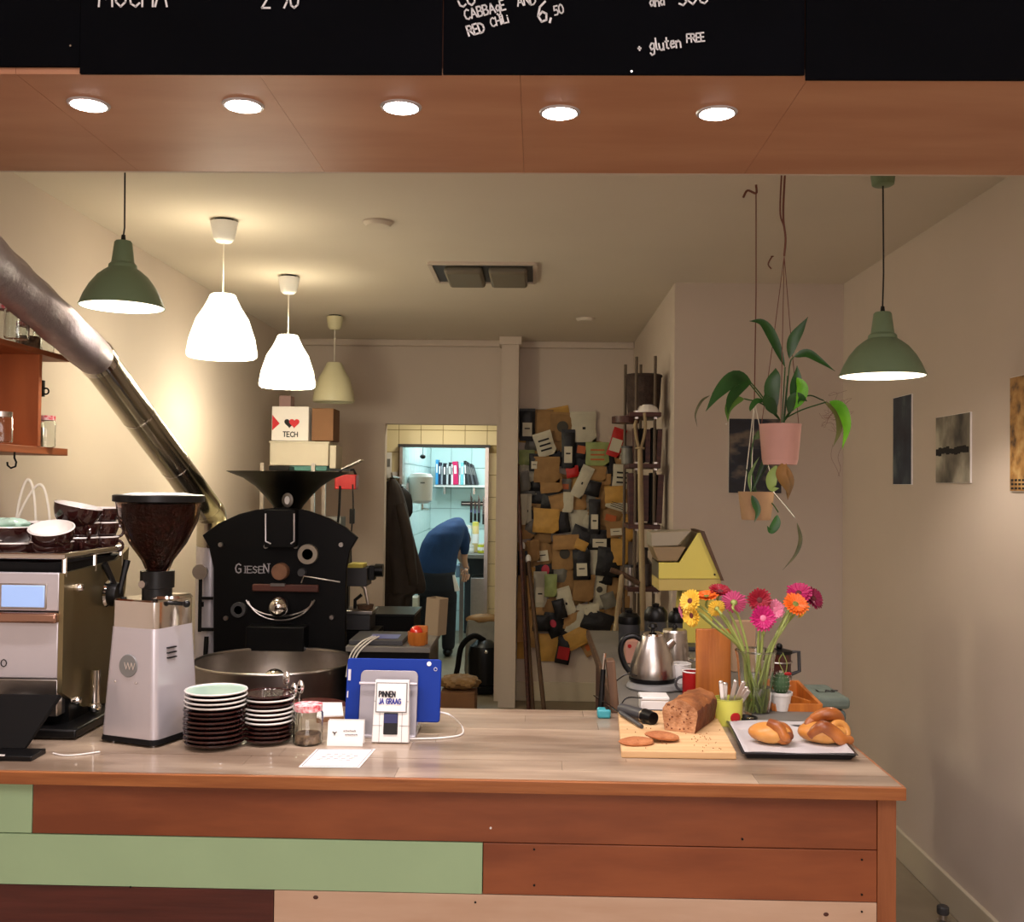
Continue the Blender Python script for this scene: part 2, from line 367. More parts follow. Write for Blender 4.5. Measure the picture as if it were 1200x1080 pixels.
struct('wall_far_lintel', bx(dx0, dx1, YF, YF + 0.1, dz, ZT), m_wall)
struct('wall_far_right', bx(dx1, px1, YF, YF + 0.1, 0, ZT), m_wall)
struct('wall_pillar', bx(px0, px1, 7.38, YF, 0, ZT), m_wall)
struct('wall_far_alcove', bx(px1, 0.72, 7.65, 7.75, 0, ZT), m_wall)
struct('trim_1', bx(XL, px0, 7.55, YF, ZT - 0.05, ZT), m_wall, 0.01)
struct('trim_2', bx(px1, 0.72, 7.6, 7.65, ZT - 0.05, ZT), m_wall, 0.01)
struct('trim_3', bx(px0 - 0.02, px1 + 0.02, 7.36, YF, ZT - 0.06, ZT), m_wall, 0.006)
struct('baseboard_right', bx(XR - 0.018, XR, -3.1, 5.38, 0, 0.128), m_base, 0.004)
struct('baseboard_back', bx(0.72, XR - 0.018, 5.362, 5.38, 0, 0.128), m_base, 0.004)
struct('baseboard_alcove', bx(px1, 0.72, 7.63, 7.65, 0, 0.14), m_base, 0.004)
struct('baseboard_left', bx(XL, XL + 0.018, 2.9, YF, 0, 0.128), m_base, 0.004)
# lobby and kitchen beyond the far wall
YI = 8.6
ix0, ix1, iz = P(469, 600, YI).x, P(572, 600, YI).x, P(520, 521, YI).z
inner = struct('wall_lobby_back', MB().box(((XL + ix0) / 2, YI + 0.06, ZT / 2), (ix0 - XL, 0.1, ZT)).box(((ix1 + 0.3) / 2, YI + 0.06, ZT / 2), (0.3 - ix1, 0.1, ZT)).box(((ix0 + ix1) / 2, YI + 0.06, (iz + ZT) / 2), (ix1 - ix0, 0.1, ZT - iz)), m_grout)
struct('wall_lobby_right', bx(0.0, 0.1, 7.7, YI + 0.01, 0, ZT), m_wall)
T_ = 0.1865; gx = P(467.5, 503.5, YI).x; gz = P(467.5, 503.5, YI).z; k = 0
for i in range(-2, 7):
    for j in range(-10, 5):
        x0, x1, z0, z1 = gx + i * T_ + 0.002, gx + (i + 1) * T_ - 0.002, gz + j * T_ + 0.002, gz + (j + 1) * T_ - 0.002
        z0 = max(z0, 0.0)
        if z1 > 2.45 or z1 < 0.03: continue
        # clip against the door hole
        if x1 > ix0 and x0 < ix1 and z0 < iz:
            if z1 > iz + 0.02: z0 = iz
            elif x0 < ix0 - 0.02: x1 = ix0
            elif x1 > ix1 + 0.02: x0 = ix1
            else: continue
        if x1 - x0 < 0.01 or x0 > 0.0: continue
        x1 = min(x1, -0.005)
        obj('wall_tile', bx(x0, x1, YI, YI + 0.012, z0, z1), m_tilec, inner, bevel=0.002, smooth=False)
fr = MB(); w_ = 0.035
fr.box((ix0 + 0.012, YI - 0.01, iz / 2), (0.024, 0.14, iz)); fr.box((ix1 - 0.012, YI - 0.01, iz / 2), (0.03, 0.14, iz)); struct('trim_4', fr, m_steel)
struct('trim_5', MB().box(((ix0 + ix1) / 2, YI - 0.012, iz - 0.012), (ix1 - ix0 + .03, 0.15, 0.024)), m_dgrey)
of = MB(); of.box((dx1 + 0.02, YF - 0.008, dz / 2), (0.05, 0.016, dz + 0.04)); of.box((dx0 - 0.025, YF - 0.008, dz / 2), (0.05, 0.016, dz + 0.04)); of.box(((dx0 + dx1) / 2, YF - 0.008, dz + 0.02), (dx1 - dx0 + 0.1, 0.016, 0.05))
KX0, KY1 = -1.16, 11.2
kl = struct('wall_kitchen_left', bx(KX0 - 0.1, KX0, 8.72, KY1 + 0.1, 0, ZT), m_groutb)
kb = struct('wall_kitchen_back', bx(KX0, 0.3, KY1, KY1 + 0.1, 0, ZT), m_groutb)
struct('wall_kitchen_right', bx(0.2, 0.3, 8.72, KY1, 0, ZT), m_wall)
for i in range(11):
    for j in range(12):
        obj('wall_tile', bx(KX0, KX0 + 0.008, 8.74 + i * 0.224, 8.74 + i * 0.224 + 0.219, j * 0.222 + 0.002, j * 0.222 + 0.218), m_tileb, kl, smooth=False)
for i in range(6):
    for j in range(12):
        obj('wall_tile', bx(KX0 + 0.01 + i * 0.224, KX0 + 0.01 + i * 0.224 + 0.219, KY1 - 0.008, KY1, j * 0.222 + 0.002, j * 0.222 + 0.218), m_tileb, kb, smooth=False)

# soffit over the counter: front board, underside panels, five downlights
ZS = 2.41
Y1s, Y2s = 2.008, 2.655
so = struct('soffit', bx(XL, XR, Y1s + 0.01, Y2s - 0.012, ZS + 0.014, 3.3), m_brownboard)
jx = [XL, -1.05, -0.56, -0.04, 0.53, 1.2, XR]
for a, b in zip(jx, jx[1:]):
    obj('ply_panel', bx(a + 0.0004, b - 0.0004, Y1s, Y2s - 0.012, ZS, ZS + 0.013), m_soff, so, smooth=False)
obj('back_board', bx(XL, XR, Y2s - 0.012, Y2s, ZS, ZT + 0.6), m_wall, so, smooth=False)
for i, (x_, y_) in enumerate([(104, 122), (285, 123), (470, 125), (656, 131.5), (840, 132)]):
    c = Pz(x_, y_, ZS)
    t = thing('downlight', ['round recessed downlight at the left end of the wooden soffit', 'recessed downlight second from the left in the soffit', 'recessed downlight in the middle of the row of five', 'recessed downlight fourth from the left in the soffit', 'round recessed downlight at the right end of the row'][i], 'light', c, group='downlights in the wooden soffit')
    obj('trim_ring', MB().lathe([(0.034, -0.0005), (0.036, -0.004), (0.043, -0.003), (0.045, 0.0)], seg=32), m_silver, t)
    obj('lens', MB().lathe([(0.0, -0.006), (0.03, -0.0055), (0.037, -0.0042)], seg=32), m_bulb, t)
    spot('downlight_beam', c + Vector((0, 0, -0.02)), 22, (1.0, 0.89, 0.90), 2.3, 0.8, 0.035)

# ================================================================ blackboards
def board(x0, x1, yb, label, Y, name='blackboard'):
    a = P(x0, yb, Y); b = P(x1, yb, Y)
    t = thing(name, label, 'blackboard', ((a.x + b.x) / 2, Y, a.z))
    w = b.x - a.x
    obj('panel', MB().box((0, 0.004, 0.3), (w, 0.008, 0.6)), m_black_board, t, bevel=0.001, smooth=False)
    return t, w
def bl(t, px_, py_, Y): p = P(px_, py_, Y); return (p.x - t.location.x, p.y - t.location.y - 0.0005, p.z - t.location.z)
b1, _ = board(-130, 93, 77, 'blank blackboard panel at the far left of the menu', 1.998)
b2, _ = board(93, 517.5, 86, 'blackboard panel lettered with a chocolate coffee price 2 90', 1.99)
b3, _ = board(519, 943, 86.5, 'blackboard panel with the handwritten red chili dish at 6,50', 1.998)
b4, _ = board(944.5, 1340, 93, 'blank blackboard panel at the far right of the menu', 1.99)
s2 = 1.99 / F
lettering('chalk_lettering', 'MOCHA', bl(b2, 116, 8, 1.99), 30 * s2, m_chalk, b2, wgt=0.075, gap=0.14, condense=0.68)
lettering('chalk_lettering', '2 90', bl(b2, 307, 9.5, 1.99), 26 * s2, m_chalk, b2, wgt=0.085, gap=0.16, condense=0.66)
for tx, x_, y_, h_, ang, w in [('CO', 538, 9, 17, .17, .12), ('CABBAgE', 546, 24, 12, .27, .15), ('AND', 607, 8, 12, .16, .14), ('RED', 550, 43, 12, .32, .17), ('CHiLi', 576, 31.5, 10.5, .26, .15), ('6', 631, 26, 24, .08, .1), (',', 644, 23, 16, 0, .16), ('50', 650, 18, 11, .2, .15), ('and', 762, 8, 12, .1, .15), ('SUC', 796, 8, 20, .14, .1), ('+', 748, 61, 10, .1, .18), ('gluten', 762, 60, 14, .12, .13), ('FREE', 805, 50, 10, .08, .17)]:
    lettering('chalk_lettering', tx, bl(b3, x_, y_, 1.998), h_ * s2, m_chalk, b3, right=(math.cos(ang), 0, math.sin(ang)), up=(-math.sin(ang), 0, math.cos(ang)), wgt=w, gap=0.14, condense=0.8, jit=0.05)
for t, pts_ in ((b1, [(83, 54)]), (b3, [(740, 84)]), (b4, [(954, 66), (1180, 64)])):
    for q in pts_:
        p = bl(t, q[0], q[1], 1.994); obj('screw', MB().cyl((p[0], p[1] + 0.003, p[2]), (p[0], p[1] - 0.002, p[2]), 0.002, 8), m_chrome, t)

# ================================================================ counter
YC0, YC1 = 2.2, 2.9
CX0 = XL + 0.004; CX1 = K(1062, 923).x
ct = thing('counter', 'long wooden service counter clad in brown, green and pale boards', 'counter', (0, YC0, 0))
def cl(x0, x1, y0, y1, z0, z1): return bx(x0, x1, y0 - YC0, y1 - YC0, z0, z1)
rr = random.Random(3)
n = 9; rw = (YC1 - YC0 - 0.012) / n
for r in range(n):
    x = CX0 - rr.uniform(0, 0.5); y0 = YC0 + 0.012 + r * rw
    while x < CX1 - 0.006:
        x2 = min(x + rr.uniform(0.5, 0.95), CX1 - 0.005)
        if CX1 - 0.005 - x2 < 0.15: x2 = CX1 - 0.005
        obj('stave', cl(max(x, CX0) + 0.0004, x2 - 0.0004, y0 + 0.0004, y0 + rw - 0.0004, ZC - 0.022, ZC - rr.choice((0, 0, 0.0003))), m_stave, ct, smooth=False)
        x = x2
obj('edge_strip', cl(CX0, CX1, YC0, YC0 + 0.012, ZC - 0.027, ZC), m_edge, ct, bevel=0.0015, smooth=False)
obj('end_strip', cl(CX1 - 0.005, CX1, YC0 + 0.012, YC1, ZC - 0.027, ZC), m_edge, ct, smooth=False)
obj('top_underlay', cl(CX0, CX1 - 0.006, YC0 + 0.012, YC1, ZC - 0.028, ZC - 0.0225), m_edge, ct, smooth=False)
YP = 2.235; pz = [ZC - 0.028, P(500, 985.5, YP).z, P(500, 1046, YP).z, P(500, 1106, YP).z]
def fx(v): return P(v, 990, YP).x
XE = fx(1028)
G_ = 0.0008
def fb(x0, x1, r, m, bump=0.0):
    obj('front_board', cl(x0 + G_, x1 - G_, YP - bump, YP + 0.018, pz[r + 1] + G_, pz[r] - G_), m, ct, bevel=0.0012, smooth=False)
fb(CX0, fx(37), 0, m_greenboard); fb(fx(37), XE, 0, m_brownboard)
fb(CX0, fx(566), 1, m_greenboard, 0.002); fb(fx(566), XE, 1, m_brownboard, 0.001)
fb(CX0, fx(322), 2, m_darkboard); fb(fx(322), XE, 2, m_pine, 0.001)
pz += [0.48, 0.36, 0.24, 0.12, 0.02]
for r, m in ((3, m_brownboard), (4, m_pine), (5, m_greenboard), (6, m_darkboard), (7, m_brownboard)): fb(CX0, XE, r, m)
for q, m in (((575, 970), m_white), ((626, 995), m_black), ((626, 1037), m_black), ((557, 1057), m_black), ((1010, 1007), m_black), ((1010, 1048), m_black), ((1010, 1068), m_black), ((870, 983), m_black), ((153, 1039), m_black)):
    p = P(q[0], q[1], YP - 0.002); obj('screw', MB().cyl((p.x, p.y - YC0 + 0.004, p.z), (p.x, p.y - YC0 - 0.0008, p.z), 0.0024, 8), m, ct)
for q in ((370, 1051), (968, 1071)):
    p = P(q[0], q[1], YP - 0.001); obj('wood_knot', MB().lathe([(0.0, 0.001), (0.0045, 0.0)], T=TR(p.x, p.y - YC0 - 0.0005, p.z) @ RX(PI / 2), seg=12, sx=1.3), m_darkwood, ct)
obj('corner_post', cl(XE, fx(1050), YP - 0.003, YP + 0.045, 0, ZC - 0.028), m_post, ct, bevel=0.002, smooth=False)
obj('body', cl(CX0, fx(1050) - 0.01, YP + 0.045, YC1 - 0.05, 0.0, ZC - 0.028), m_darkwood, ct, smooth=False)
# steel worktop running back from the counter
EX0 = K(722, 829).x + 0.004; EX1 = CX1 - 0.02; EY1 = 4.5
be = thing('back_worktop', 'grey worktop with a brown edge running back behind the bread board', 'worktop', ((EX0 + EX1) / 2, (YC1 + EY1) / 2, 0))
o_ = be.location
obj('top', MB().box((0, 0, ZC - 0.014), (EX1 - EX0, EY1 - YC1, 0.026)), m_slate, be, smooth=False)
obj('edge_strip', MB().box((-(EX1 - EX0) / 2 - 0.006, 0, ZC - 0.015), (0.012, EY1 - YC1, 0.03)), m_stickd, be, smooth=False)
obj('cabinet_body', MB().box((0, 0, (ZC - 0.028) / 2), (EX1 - EX0 - 0.06, EY1 - YC1 - 0.04, ZC - 0.028)), m_darkwood, be, smooth=False)

# ================================================================ lamps
def green_pendant(cx, cytop, cyb, Y, label, canopy_y=None):
    s = Y / F; b = P(cx, cyb, Y)                       # centre of the mouth
    t = thing('pendant_lamp', label, 'lamp', (b.x, b.y, ZT), group='green enamel pendant lamps')
    h = (cyb - cytop) * s; zb = b.z - ZT
    pr = [(50, 0), (50.5, 1), (48.5, 5), (45, 14), (38.5, 26), (30, 37), (21.5, 44), (17, 47), (16.5, 51), (13.5, 54), (10.5, 78), (9, 80), (0.5, 80)]
    k = h / (80 * s)
    pr = [(r * s * .97, z * s * k + zb) for r, z in pr]
    obj('shade', MB().shell(pr, th=0.0015, bottom=False, seg=40), m_green, t)
    obj('reflector', MB().shell([(r - 0.004, z + 0.0005) for r, z in pr[:6]], th=0.001, bottom=False, seg=40), m_inner, t)
    obj('bulb', MB().ball((0, 0, zb + 0.05), 0.028, 16), m_lamp_on, t)
    obj('cord_grip', MB().lathe([(0.008, zb + h), (0.006, zb + h + 0.02), (0.0, zb + h + 0.021)], seg=12), m_black, t)
    obj('cord', MB().tube([(0, 0, zb + h + 0.02), (0.003, 0, zb * .5), (0, 0, -0.04)], 0.0028, 8), m_cord, t)
    obj('canopy', MB().lathe([(0.03, -0.052), (0.036, -0.048), (0.042, 0.0)][::1], seg=24), m_green, t)
    spot('pendant_beam', (b.x, b.y, b.z + 0.03), 13, (1.0, 0.86, 0.74), 2.35, 0.6, 0.05)
green_pendant(143, 281, 360, 3.25, 'green metal pendant lamp hanging over the coffee grinder, beside the silver duct')
green_pendant(1034, 366, 441, 3.45, 'green metal pendant lamp at right, hanging beside the potted plants')
def white_pendant(cx, ytop, ybot, halfw, ycan, lit, label):
    v = 568 + 0.011 * (cx - 628) - ycan
    Y = (ZT - 1.6) * F / v; s = Y / F; b = P(cx, ybot, Y); zb = b.z - ZT; h = (ybot - ytop) * s
    t = thing('pendant_lamp', label, 'lamp', (b.x, b.y, ZT), group='white plastic pendant lamps')
    R = halfw * s
    pr = [(.93, 0), (.985, .02), (1, .07), (.93, .30), (.74, .61), (.54, .78), (.41, .92), (.37, .98), (.33, 1.0), (.05, 1.0)]
    pr = [(r * R, z * h + zb) for r, z in pr]
    obj('shade', MB().shell(pr, th=0.002, bottom=False, seg=36), m_lamp_on if lit else m_lamp_off, t)
    obj('cord', MB().tube([(0, 0, zb + h), (0, 0, -0.07)], 0.0025, 8), m_cordw, t)
    obj('canopy', MB().lathe([(0.0, -0.095), (0.03, -0.092), (0.042, -0.08), (0.055, -0.012), (0.056, -0.01)][::1], seg=24), m_white if lit else m_lamp_off, t)
    obj('canopy_gap', MB().lathe([(0.04, -0.012), (0.04, 0.0)], seg=16), m_black, t)
    if lit:
        point('pendant_glow', (b.x, b.y, b.z - 0.05), (8 if Y < 4.5 else 19), (1.0, 0.90, 0.68), 0.09)
        point('pendant_glow_up', (b.x, b.y, b.z + h + 0.06), 1.6, (1.0, 0.90, 0.70), 0.05)
white_pendant(260, 344, 419, 41, 254, True, 'glowing white pendant lamp, the nearest and largest of the three')
white_pendant(336.5, 392, 454, 33, 321, True, 'glowing white pendant lamp in the middle of the three')
white_pendant(391, 424.5, 471.5, 24.5, 368, False, 'unlit cream pendant lamp, farthest back of the three')
# ceiling fittings
v0 = (ZT - 1.6) * F
a = Pz(503, 307, ZT); b = Pz(627, 330, ZT)
t = thing('ceiling_air_unit', 'recessed grey air unit with two rounded flaps in the ceiling', 'air unit', ((a.x + b.x) / 2, (a.y + b.y) / 2, ZT))
w, d = b.x - a.x, abs(b.y - a.y)
obj('frame', MB().box((0, -d / 2, -0.006), (w, 0.03, 0.012)).box((0, d / 2, -0.006), (w, 0.03, 0.012)).box((-w / 2, 0, -0.006), (0.02, d, 0.012)).box((w / 2, 0, -0.006), (0.02, d, 0.012)), m_wall, t)
obj('back_plate', MB().box((0, 0, -0.003), (w - 0.02, d - 0.02, 0.005)), m_dgrey, t)
for sx in (-0.19, 0.24):
    obj('flap', MB().box((sx * w, 0.02, -0.022), (w * 0.37, d * 0.8, 0.04)), M('flap_grey', (120, 112, 96), 0.5), t, bevel=0.015)
for q, lb, r in (((443, 260), 'round pale disc on the ceiling near the white lamps', 0.06), ((686, 373), 'small round detector on the far part of the ceiling', 0.06)):
    c = Pz(q[0], q[1], ZT); t = thing('smoke_detector', lb, 'detector', c)
    obj('cover', MB().lathe([(0.0, -0.02), (r * .8, -0.018), (r, -0.006), (r, 0.0)], seg=24), m_ceil, t); obj('mount', MB().lathe([(r * .9, -0.003), (r * 1.08, -0.002), (r * 1.08, 0)], seg=24), m_wall, t)
# ================================================================ duct and pipe
t = thing('ventilation_pipe', 'silver flexible duct joined to a rigid steel pipe down the left wall', 'pipe', (0, 0, 0))
def W(*q): return [tuple(P(*p)) for p in q]
A_, B_ = P(114, 421, 3.5), P(243, 596, 4.36)
fl = W((-60, 262, 2.38), (0, 318, 2.75), (58, 370, 3.1)) + [tuple(A_)]
# densify and corrugate
def spline(pts, n):
    pts = [Vector(p) for p in pts]; out = []
    pp = [pts[0] * 2 - pts[1]] + pts + [pts[-1] * 2 - pts[-2]]
    for i in range(1, len(pp) - 2):
        for k in range(n):
            u = k / n; a, b, c, d = pp[i - 1], pp[i], pp[i + 1], pp[i + 2]
            out.append(0.5 * ((2 * b) + (c - a) * u + (2 * a - 5 * b + 4 * c - d) * u * u + (3 * b - a - 3 * c + d) * u ** 3))
    out.append(pts[-1]); return out
fp = spline(fl, 40)
obj('flexible_duct', MB().tube(fp, [0.063 + (0.003 if i % 2 else 0) + 0.0015 * math.sin(i * .31) for i in range(len(fp))], 24), m_duct, t, angle=1.2)
dr = (B_ - A_).normalized()
obj('rigid_pipe', MB().cyl(A_ - dr * 0.03, B_, 0.062, 28), m_pipe, t)
for s_ in (0.0, 0.32, 0.66):
    p = A_.lerp(B_, s_); obj('clamp_ring' if s_ == 0 else 'pipe_seam', MB().cyl(p - dr * (0.022 if s_ == 0 else .004), p + dr * (0.022 if s_ == 0 else .004), 0.0665 if s_ == 0 else .0632, 28), m_chrome, t)
obj('clamp_screw', MB().cyl(A_ + Vector((-.03, -.07, -.03)), A_ + Vector((0.03, -.07, -.03)), 0.008, 10), m_steel, t)
e0 = B_; dn = Vector((e0.x + 0.0, e0.y + .06, e0.z - .16))
obj('elbow', MB().tube(spline([B_ - dr * .01, B_ + dr * .05 + Vector((0, 0, -.01)), dn], 8), 0.0625, 28), m_pipe, t)
obj('down_pipe', MB().cyl(dn, (dn.x, dn.y, 0.0), 0.062, 28), m_silver, t)
vz = P(238, 680, dn.y).z
t2 = thing('pipe_valve', 'black valve linkage mounted in front of the vertical pipe', 'valve', (P(235, 680, dn.y - .08).x, dn.y - .08, P(235, 740, dn.y - .08).z))
h = P(235, 676, 4.3).z - P(235, 740, 4.3).z
obj('rod', MB().box((0, 0, h / 2), (0.012, 0.012, h)).box((0.03, 0, h * .62), (0.05, 0.01, 0.012)).box((0.03, 0, 0.01), (0.06, 0.01, 0.014)), m_matte, t2)
obj('dial', MB().cyl((0, 0.0, h + .025), (0, -.015, h + .025), 0.032, 20), m_steel, t2)
obj('lever', MB().cyl((0.03, 0, -.02), (0.03, -.01, -.1), 0.01, 8), m_matte, t2)
obj('wall_bracket', MB().box((0, .035, h * .5), (0.02, 0.06, 0.02)), m_matte, t2)

# ================================================================ wall shelves with jars
SX, SY1 = -1.585, 3.43
zl, zu = P(72, 527, SY1).z, P(72, 418, SY1).z
t = thing('wall_shelf', 'reddish wooden shelf unit with two boards high on the left wall', 'shelf', (XL, 2.7, zl - 0.02))
def sl(x0, x1, y0, y1, z0, z1): return bx(x0 - XL, x1 - XL, y0 - 2.7, y1 - 2.7, z0 - zl + .02, z1 - zl + .02)
obj('lower_board', sl(XL, SX, 2.2, SY1, zl - 0.02, zl + .004), m_shelf, t, bevel=.002)
obj('upper_board', sl(XL, SX, 2.2, SY1, zu - 0.018, zu), m_shelf, t, bevel=.002)
yd = -SX * F / (628 - 36)
obj('divider', sl(XL, SX + 0.002, yd, yd + .02, zl + .004, zu - .018), m_divider, t, bevel=.001)
def jar(c, r, h, label, group, lid=m_gingham, fill=None):
    t = thing('glass_jar', label, 'jar', c, group=group)
    obj('body', MB().shell([(0.004, 0), (r * .9, 0), (r, .004), (r, h * .8), (r * .86, h * .88), (r * .86, h)], th=.0025, seg=24), m_glass, t)
    obj('lid', MB().lathe([(r * .93, h - .012), (r * .95, h + .003), (0, h + .004)], seg=24), lid, t)
    if fill: obj('contents', MB().lathe([(0.0, .004), (r * .85, .004), (r * .85, h * fill[1]), (0, h * fill[1])], seg=20), fill[0], t)
    return t
m_nut = M('jar_contents', (170, 140, 112), .8, col2=(90, 66, 50), vs=60, bump=.5)
def on_shelf(pxv, Y, z): return (P(pxv, 500, Y).x, Y, z)
jg = 'jars with red checked lids on the wall shelf'
jar(on_shelf(5, 3.12, zu), .037, .118, 'tall glass jar with a red checked lid at the left end of the upper shelf', jg)
jar(on_shelf(17, 3.0 , zu), .035, .105, 'glass jar with a red checked lid beside the tall jar on the upper shelf', jg)
jar(on_shelf(33, 3.27, zu), .036, .09, 'short glass jar with a red lid in the middle of the upper shelf', jg, fill=(m_nut, .5))
jar(on_shelf(49, 3.34, zu), .033, .088, 'empty glass jar at the right end of the upper shelf', jg, lid=m_steel)
jar(on_shelf(40, 3.36, zl + .004), .03, .098, 'glass jar of dark contents next to the divider on the lower shelf', jg, fill=(m_nut, .7))
jar(on_shelf(54, 3.30, zl + .004), .03, .1, 'glass jar with a white label at the right end of the lower shelf', jg)
jar(on_shelf(2, 2.9, zl + .004), .03, .085, 'clear glass jar left of the divider on the lower shelf', jg, lid=m_steel)
c = P(17, 531, 3.0)
t = thing('s_hook', 'black iron hook hanging under the lower wall shelf', 'hook', (c.x, c.y, zl - .02))
obj('hook', MB().tube([(0, 0, 0), (0, 0, -.018), (.006, 0, -.03), (.004, 0, -.043), (-.01, 0, -.048), (-.02, 0, -.04), (-.021, 0, -.03)], .003, 8), m_matte, t)
c = P(40, 445, SY1)
t = thing('wall_hook', 'small black bracket on the wall beside the shelf divider', 'hook', (XL + .001, 3.75, P(40, 455, 3.75).z))
obj('bracket', MB().box((.006, 0, 0), (.012, .012, .06)).torus((.018, 0, -.01), .011, .003, T=TR(.018, 0, -.01) @ RX(PI / 2) @ TR(-.018, 0, .01)), m_matte, t)

# ================================================================ espresso machine
MX1 = -1.158; MY0, MY1 = 2.5, 2.9
zt = P(60, 671, MY0).z
t = thing('espresso_machine', 'steel espresso machine at the left edge with blue display and side panel', 'machine', ((XL + .12 + MX1) / 2, MY0, ZC))
ox, oy, oz = t.location
def ml(x0, x1, y0, y1, z0, z1): return bx(x0 - ox, x1 - ox, y0 - oy, y1 - oy, z0 - oz, z1 - oz)
def mp(px_, py_, Y): p = P(px_, py_, Y); return (p.x - ox, p.y - oy, p.z - oz)
x0 = XL + .12; zb = P(60, 812, MY0).z
obj('body', ml(x0 + .01, MX1 - .014, MY0 + .012, MY1, zb - .06, zt - .01), m_dgrey, t, bevel=.004)
obj('front_panel', ml(x0, MX1 - .012, MY0, MY0 + .012, P(60, 795, MY0).z, P(60, 728, MY0).z), m_silver, t, bevel=.003)
obj('upper_panel', ml(x0, MX1 - .012, MY0, MY0 + .012, P(60, 716, MY0).z, zt), m_silver, t, bevel=.003)
obj('lower_panel', ml(x0, MX1 - .012, MY0 + .004, MY0 + .03, P(60, 840, MY0).z, P(60, 796, MY0).z), m_steel, t, bevel=.003)
r = MB(); a = mp(-60, 722, MY0 - .006); b = mp(68, 722, MY0 - .006)
obj('bumper_bar', MB().box(((a[0] + b[0]) / 2, a[1], a[2]), (b[0] - a[0], .022, .026)), M('copper_bar', (178, 140, 122), .2, .9), t, bevel=.006)
a = mp(1, 711, MY0 - .004); b = mp(52, 686, MY0 - .004)
obj('display', MB().box(((a[0] + b[0]) / 2, a[1] + .002, (a[2] + b[2]) / 2), (b[0] - a[0], .006, b[2] - a[2])), m_screen, t, bevel=.002)
a = mp(-4, 713, MY0 - .002); b = mp(55, 684, MY0 - .002)
obj('display_frame', MB().box(((a[0] + b[0]) / 2, a[1] + .003, (a[2] + b[2]) / 2), (b[0] - a[0], .006, b[2] - a[2])), m_steel, t, bevel=.002)
a = mp(1, 781, MY0 - .001); lettering('logo', 'O', a, .018, m_black, t, wgt=.12, condense=1.1)
# side cheek, a shaped plate along Y
def zy(py_, Y): return P(100, py_, Y).z - oz
m_cheek = M('cheek_steel', (150, 138, 104), .3, .85, var=.1, vs=6)  # polished steel, its yellow reflection put into the olive base colour
prof = [(0.0, zy(672, MY0)), (.0, zy(812, MY0)), (.12, zy(828, 2.62)), (.36, zy(820, 2.86)), (.33, zy(742, 2.83)), (.38, zy(690, 2.88)), (.40, zy(640, 2.9)), (.32, zy(655, 2.82))]
mb = MB(); n = len(prof)
vs = [(x, y, z) for x in (MX1 - ox - .012, MX1 - ox) for y, z in prof]
mb.add(vs, [tuple(range(n)), tuple(range(2 * n - 1, n - 1, -1))] + [(i, i + n, (i + 1) % n + n, (i + 1) % n) for i in range(n)])
obj('side_panel', mb, m_cheek, t, smooth=False)
for q in ((83, 688), (83, 820)):
    z = P(q[0], q[1], 2.56).z - oz; obj('side_bolt', MB().lathe([(0.011, 0), (.012, .012), (.008, .02), (0, .021)], T=TR(MX1 - ox, .06, z) @ RY(PI / 2), seg=16), m_chrome, t)
zr = P(40, 651, MY0 + .02).z
obj('cup_rail', MB().tube([(x0 - ox, .01, zr - oz), (MX1 - ox - .005, .01, zr - oz), (MX1 - ox - .005, .35, zr - oz)], .009, 12), m_chrome, t)
rp = MB()
for q in (0.0, .17, .34): rp.cyl((MX1 - ox - .005, .012 + q, zt - oz - .01), (MX1 - ox - .005, .012 + q, zr - oz), .006, 8)
for q in (.2, .4): rp.cyl((MX1 - ox - q, .012, zt - oz - .01), (MX1 - ox - q, .012, zr - oz), .006, 8)
obj('rail_post', rp, m_chrome, t)
obj('cup_tray', ml(x0, MX1 - .01, MY0 + .03, MY1, zt - .01, zt + .022), m_matte, t)
gx_ = mp(120, 697, 2.72)
obj('steam_knob', MB().lathe([(.012, 0), (.03, .006), (.034, .02), (.03, .035), (0, .037)], T=TR(MX1 - ox, .25, gx_[2]) @ RY(PI / 2), seg=20), m_black, t)
obj('knob_ring', MB().lathe([(.03, 0), (.036, .004), (.03, .012)], T=TR(MX1 - ox, .25, gx_[2]) @ RY(PI / 2), seg=20), m_chrome, t)
kx = MX1 - ox + .035
obj('knob_handle', MB().cyl((kx, .25, gx_[2]), (kx - .03, .22, gx_[2] + .085), .006, 8, .010), m_black, t)
obj('knob_handle', MB().cyl((kx, .25, gx_[2]), (kx + .012, .27, gx_[2] + .09), .006, 8, .010), m_black, t)
obj('machine_foot', MB().lathe([(.02, 0), (.016, .02), (.014, .06), (.02, .075)], c=(x0 - ox + .05, .1, 0), seg=16), m_chrome, t)
obj('drip_housing', ml(x0 + .02, MX1 - .004, MY0 + .05, MY1 - .02, ZC + .012, zb), m_black, t)
obj('drip_tray', ml(x0 + .01, MX1 + .05, MY0 - .03, MY1 - .05, ZC + .004, ZC + .026), m_black, t, bevel=.004)
p_ = mp(108, 845, 2.72)
obj('group_spout', MB().cyl((MX1 - ox + .022, .14, .14), (MX1 - ox + .022, .14, .05), .013, 12).ball((MX1 - ox + .022, .14, .045), .017), m_chrome, t)

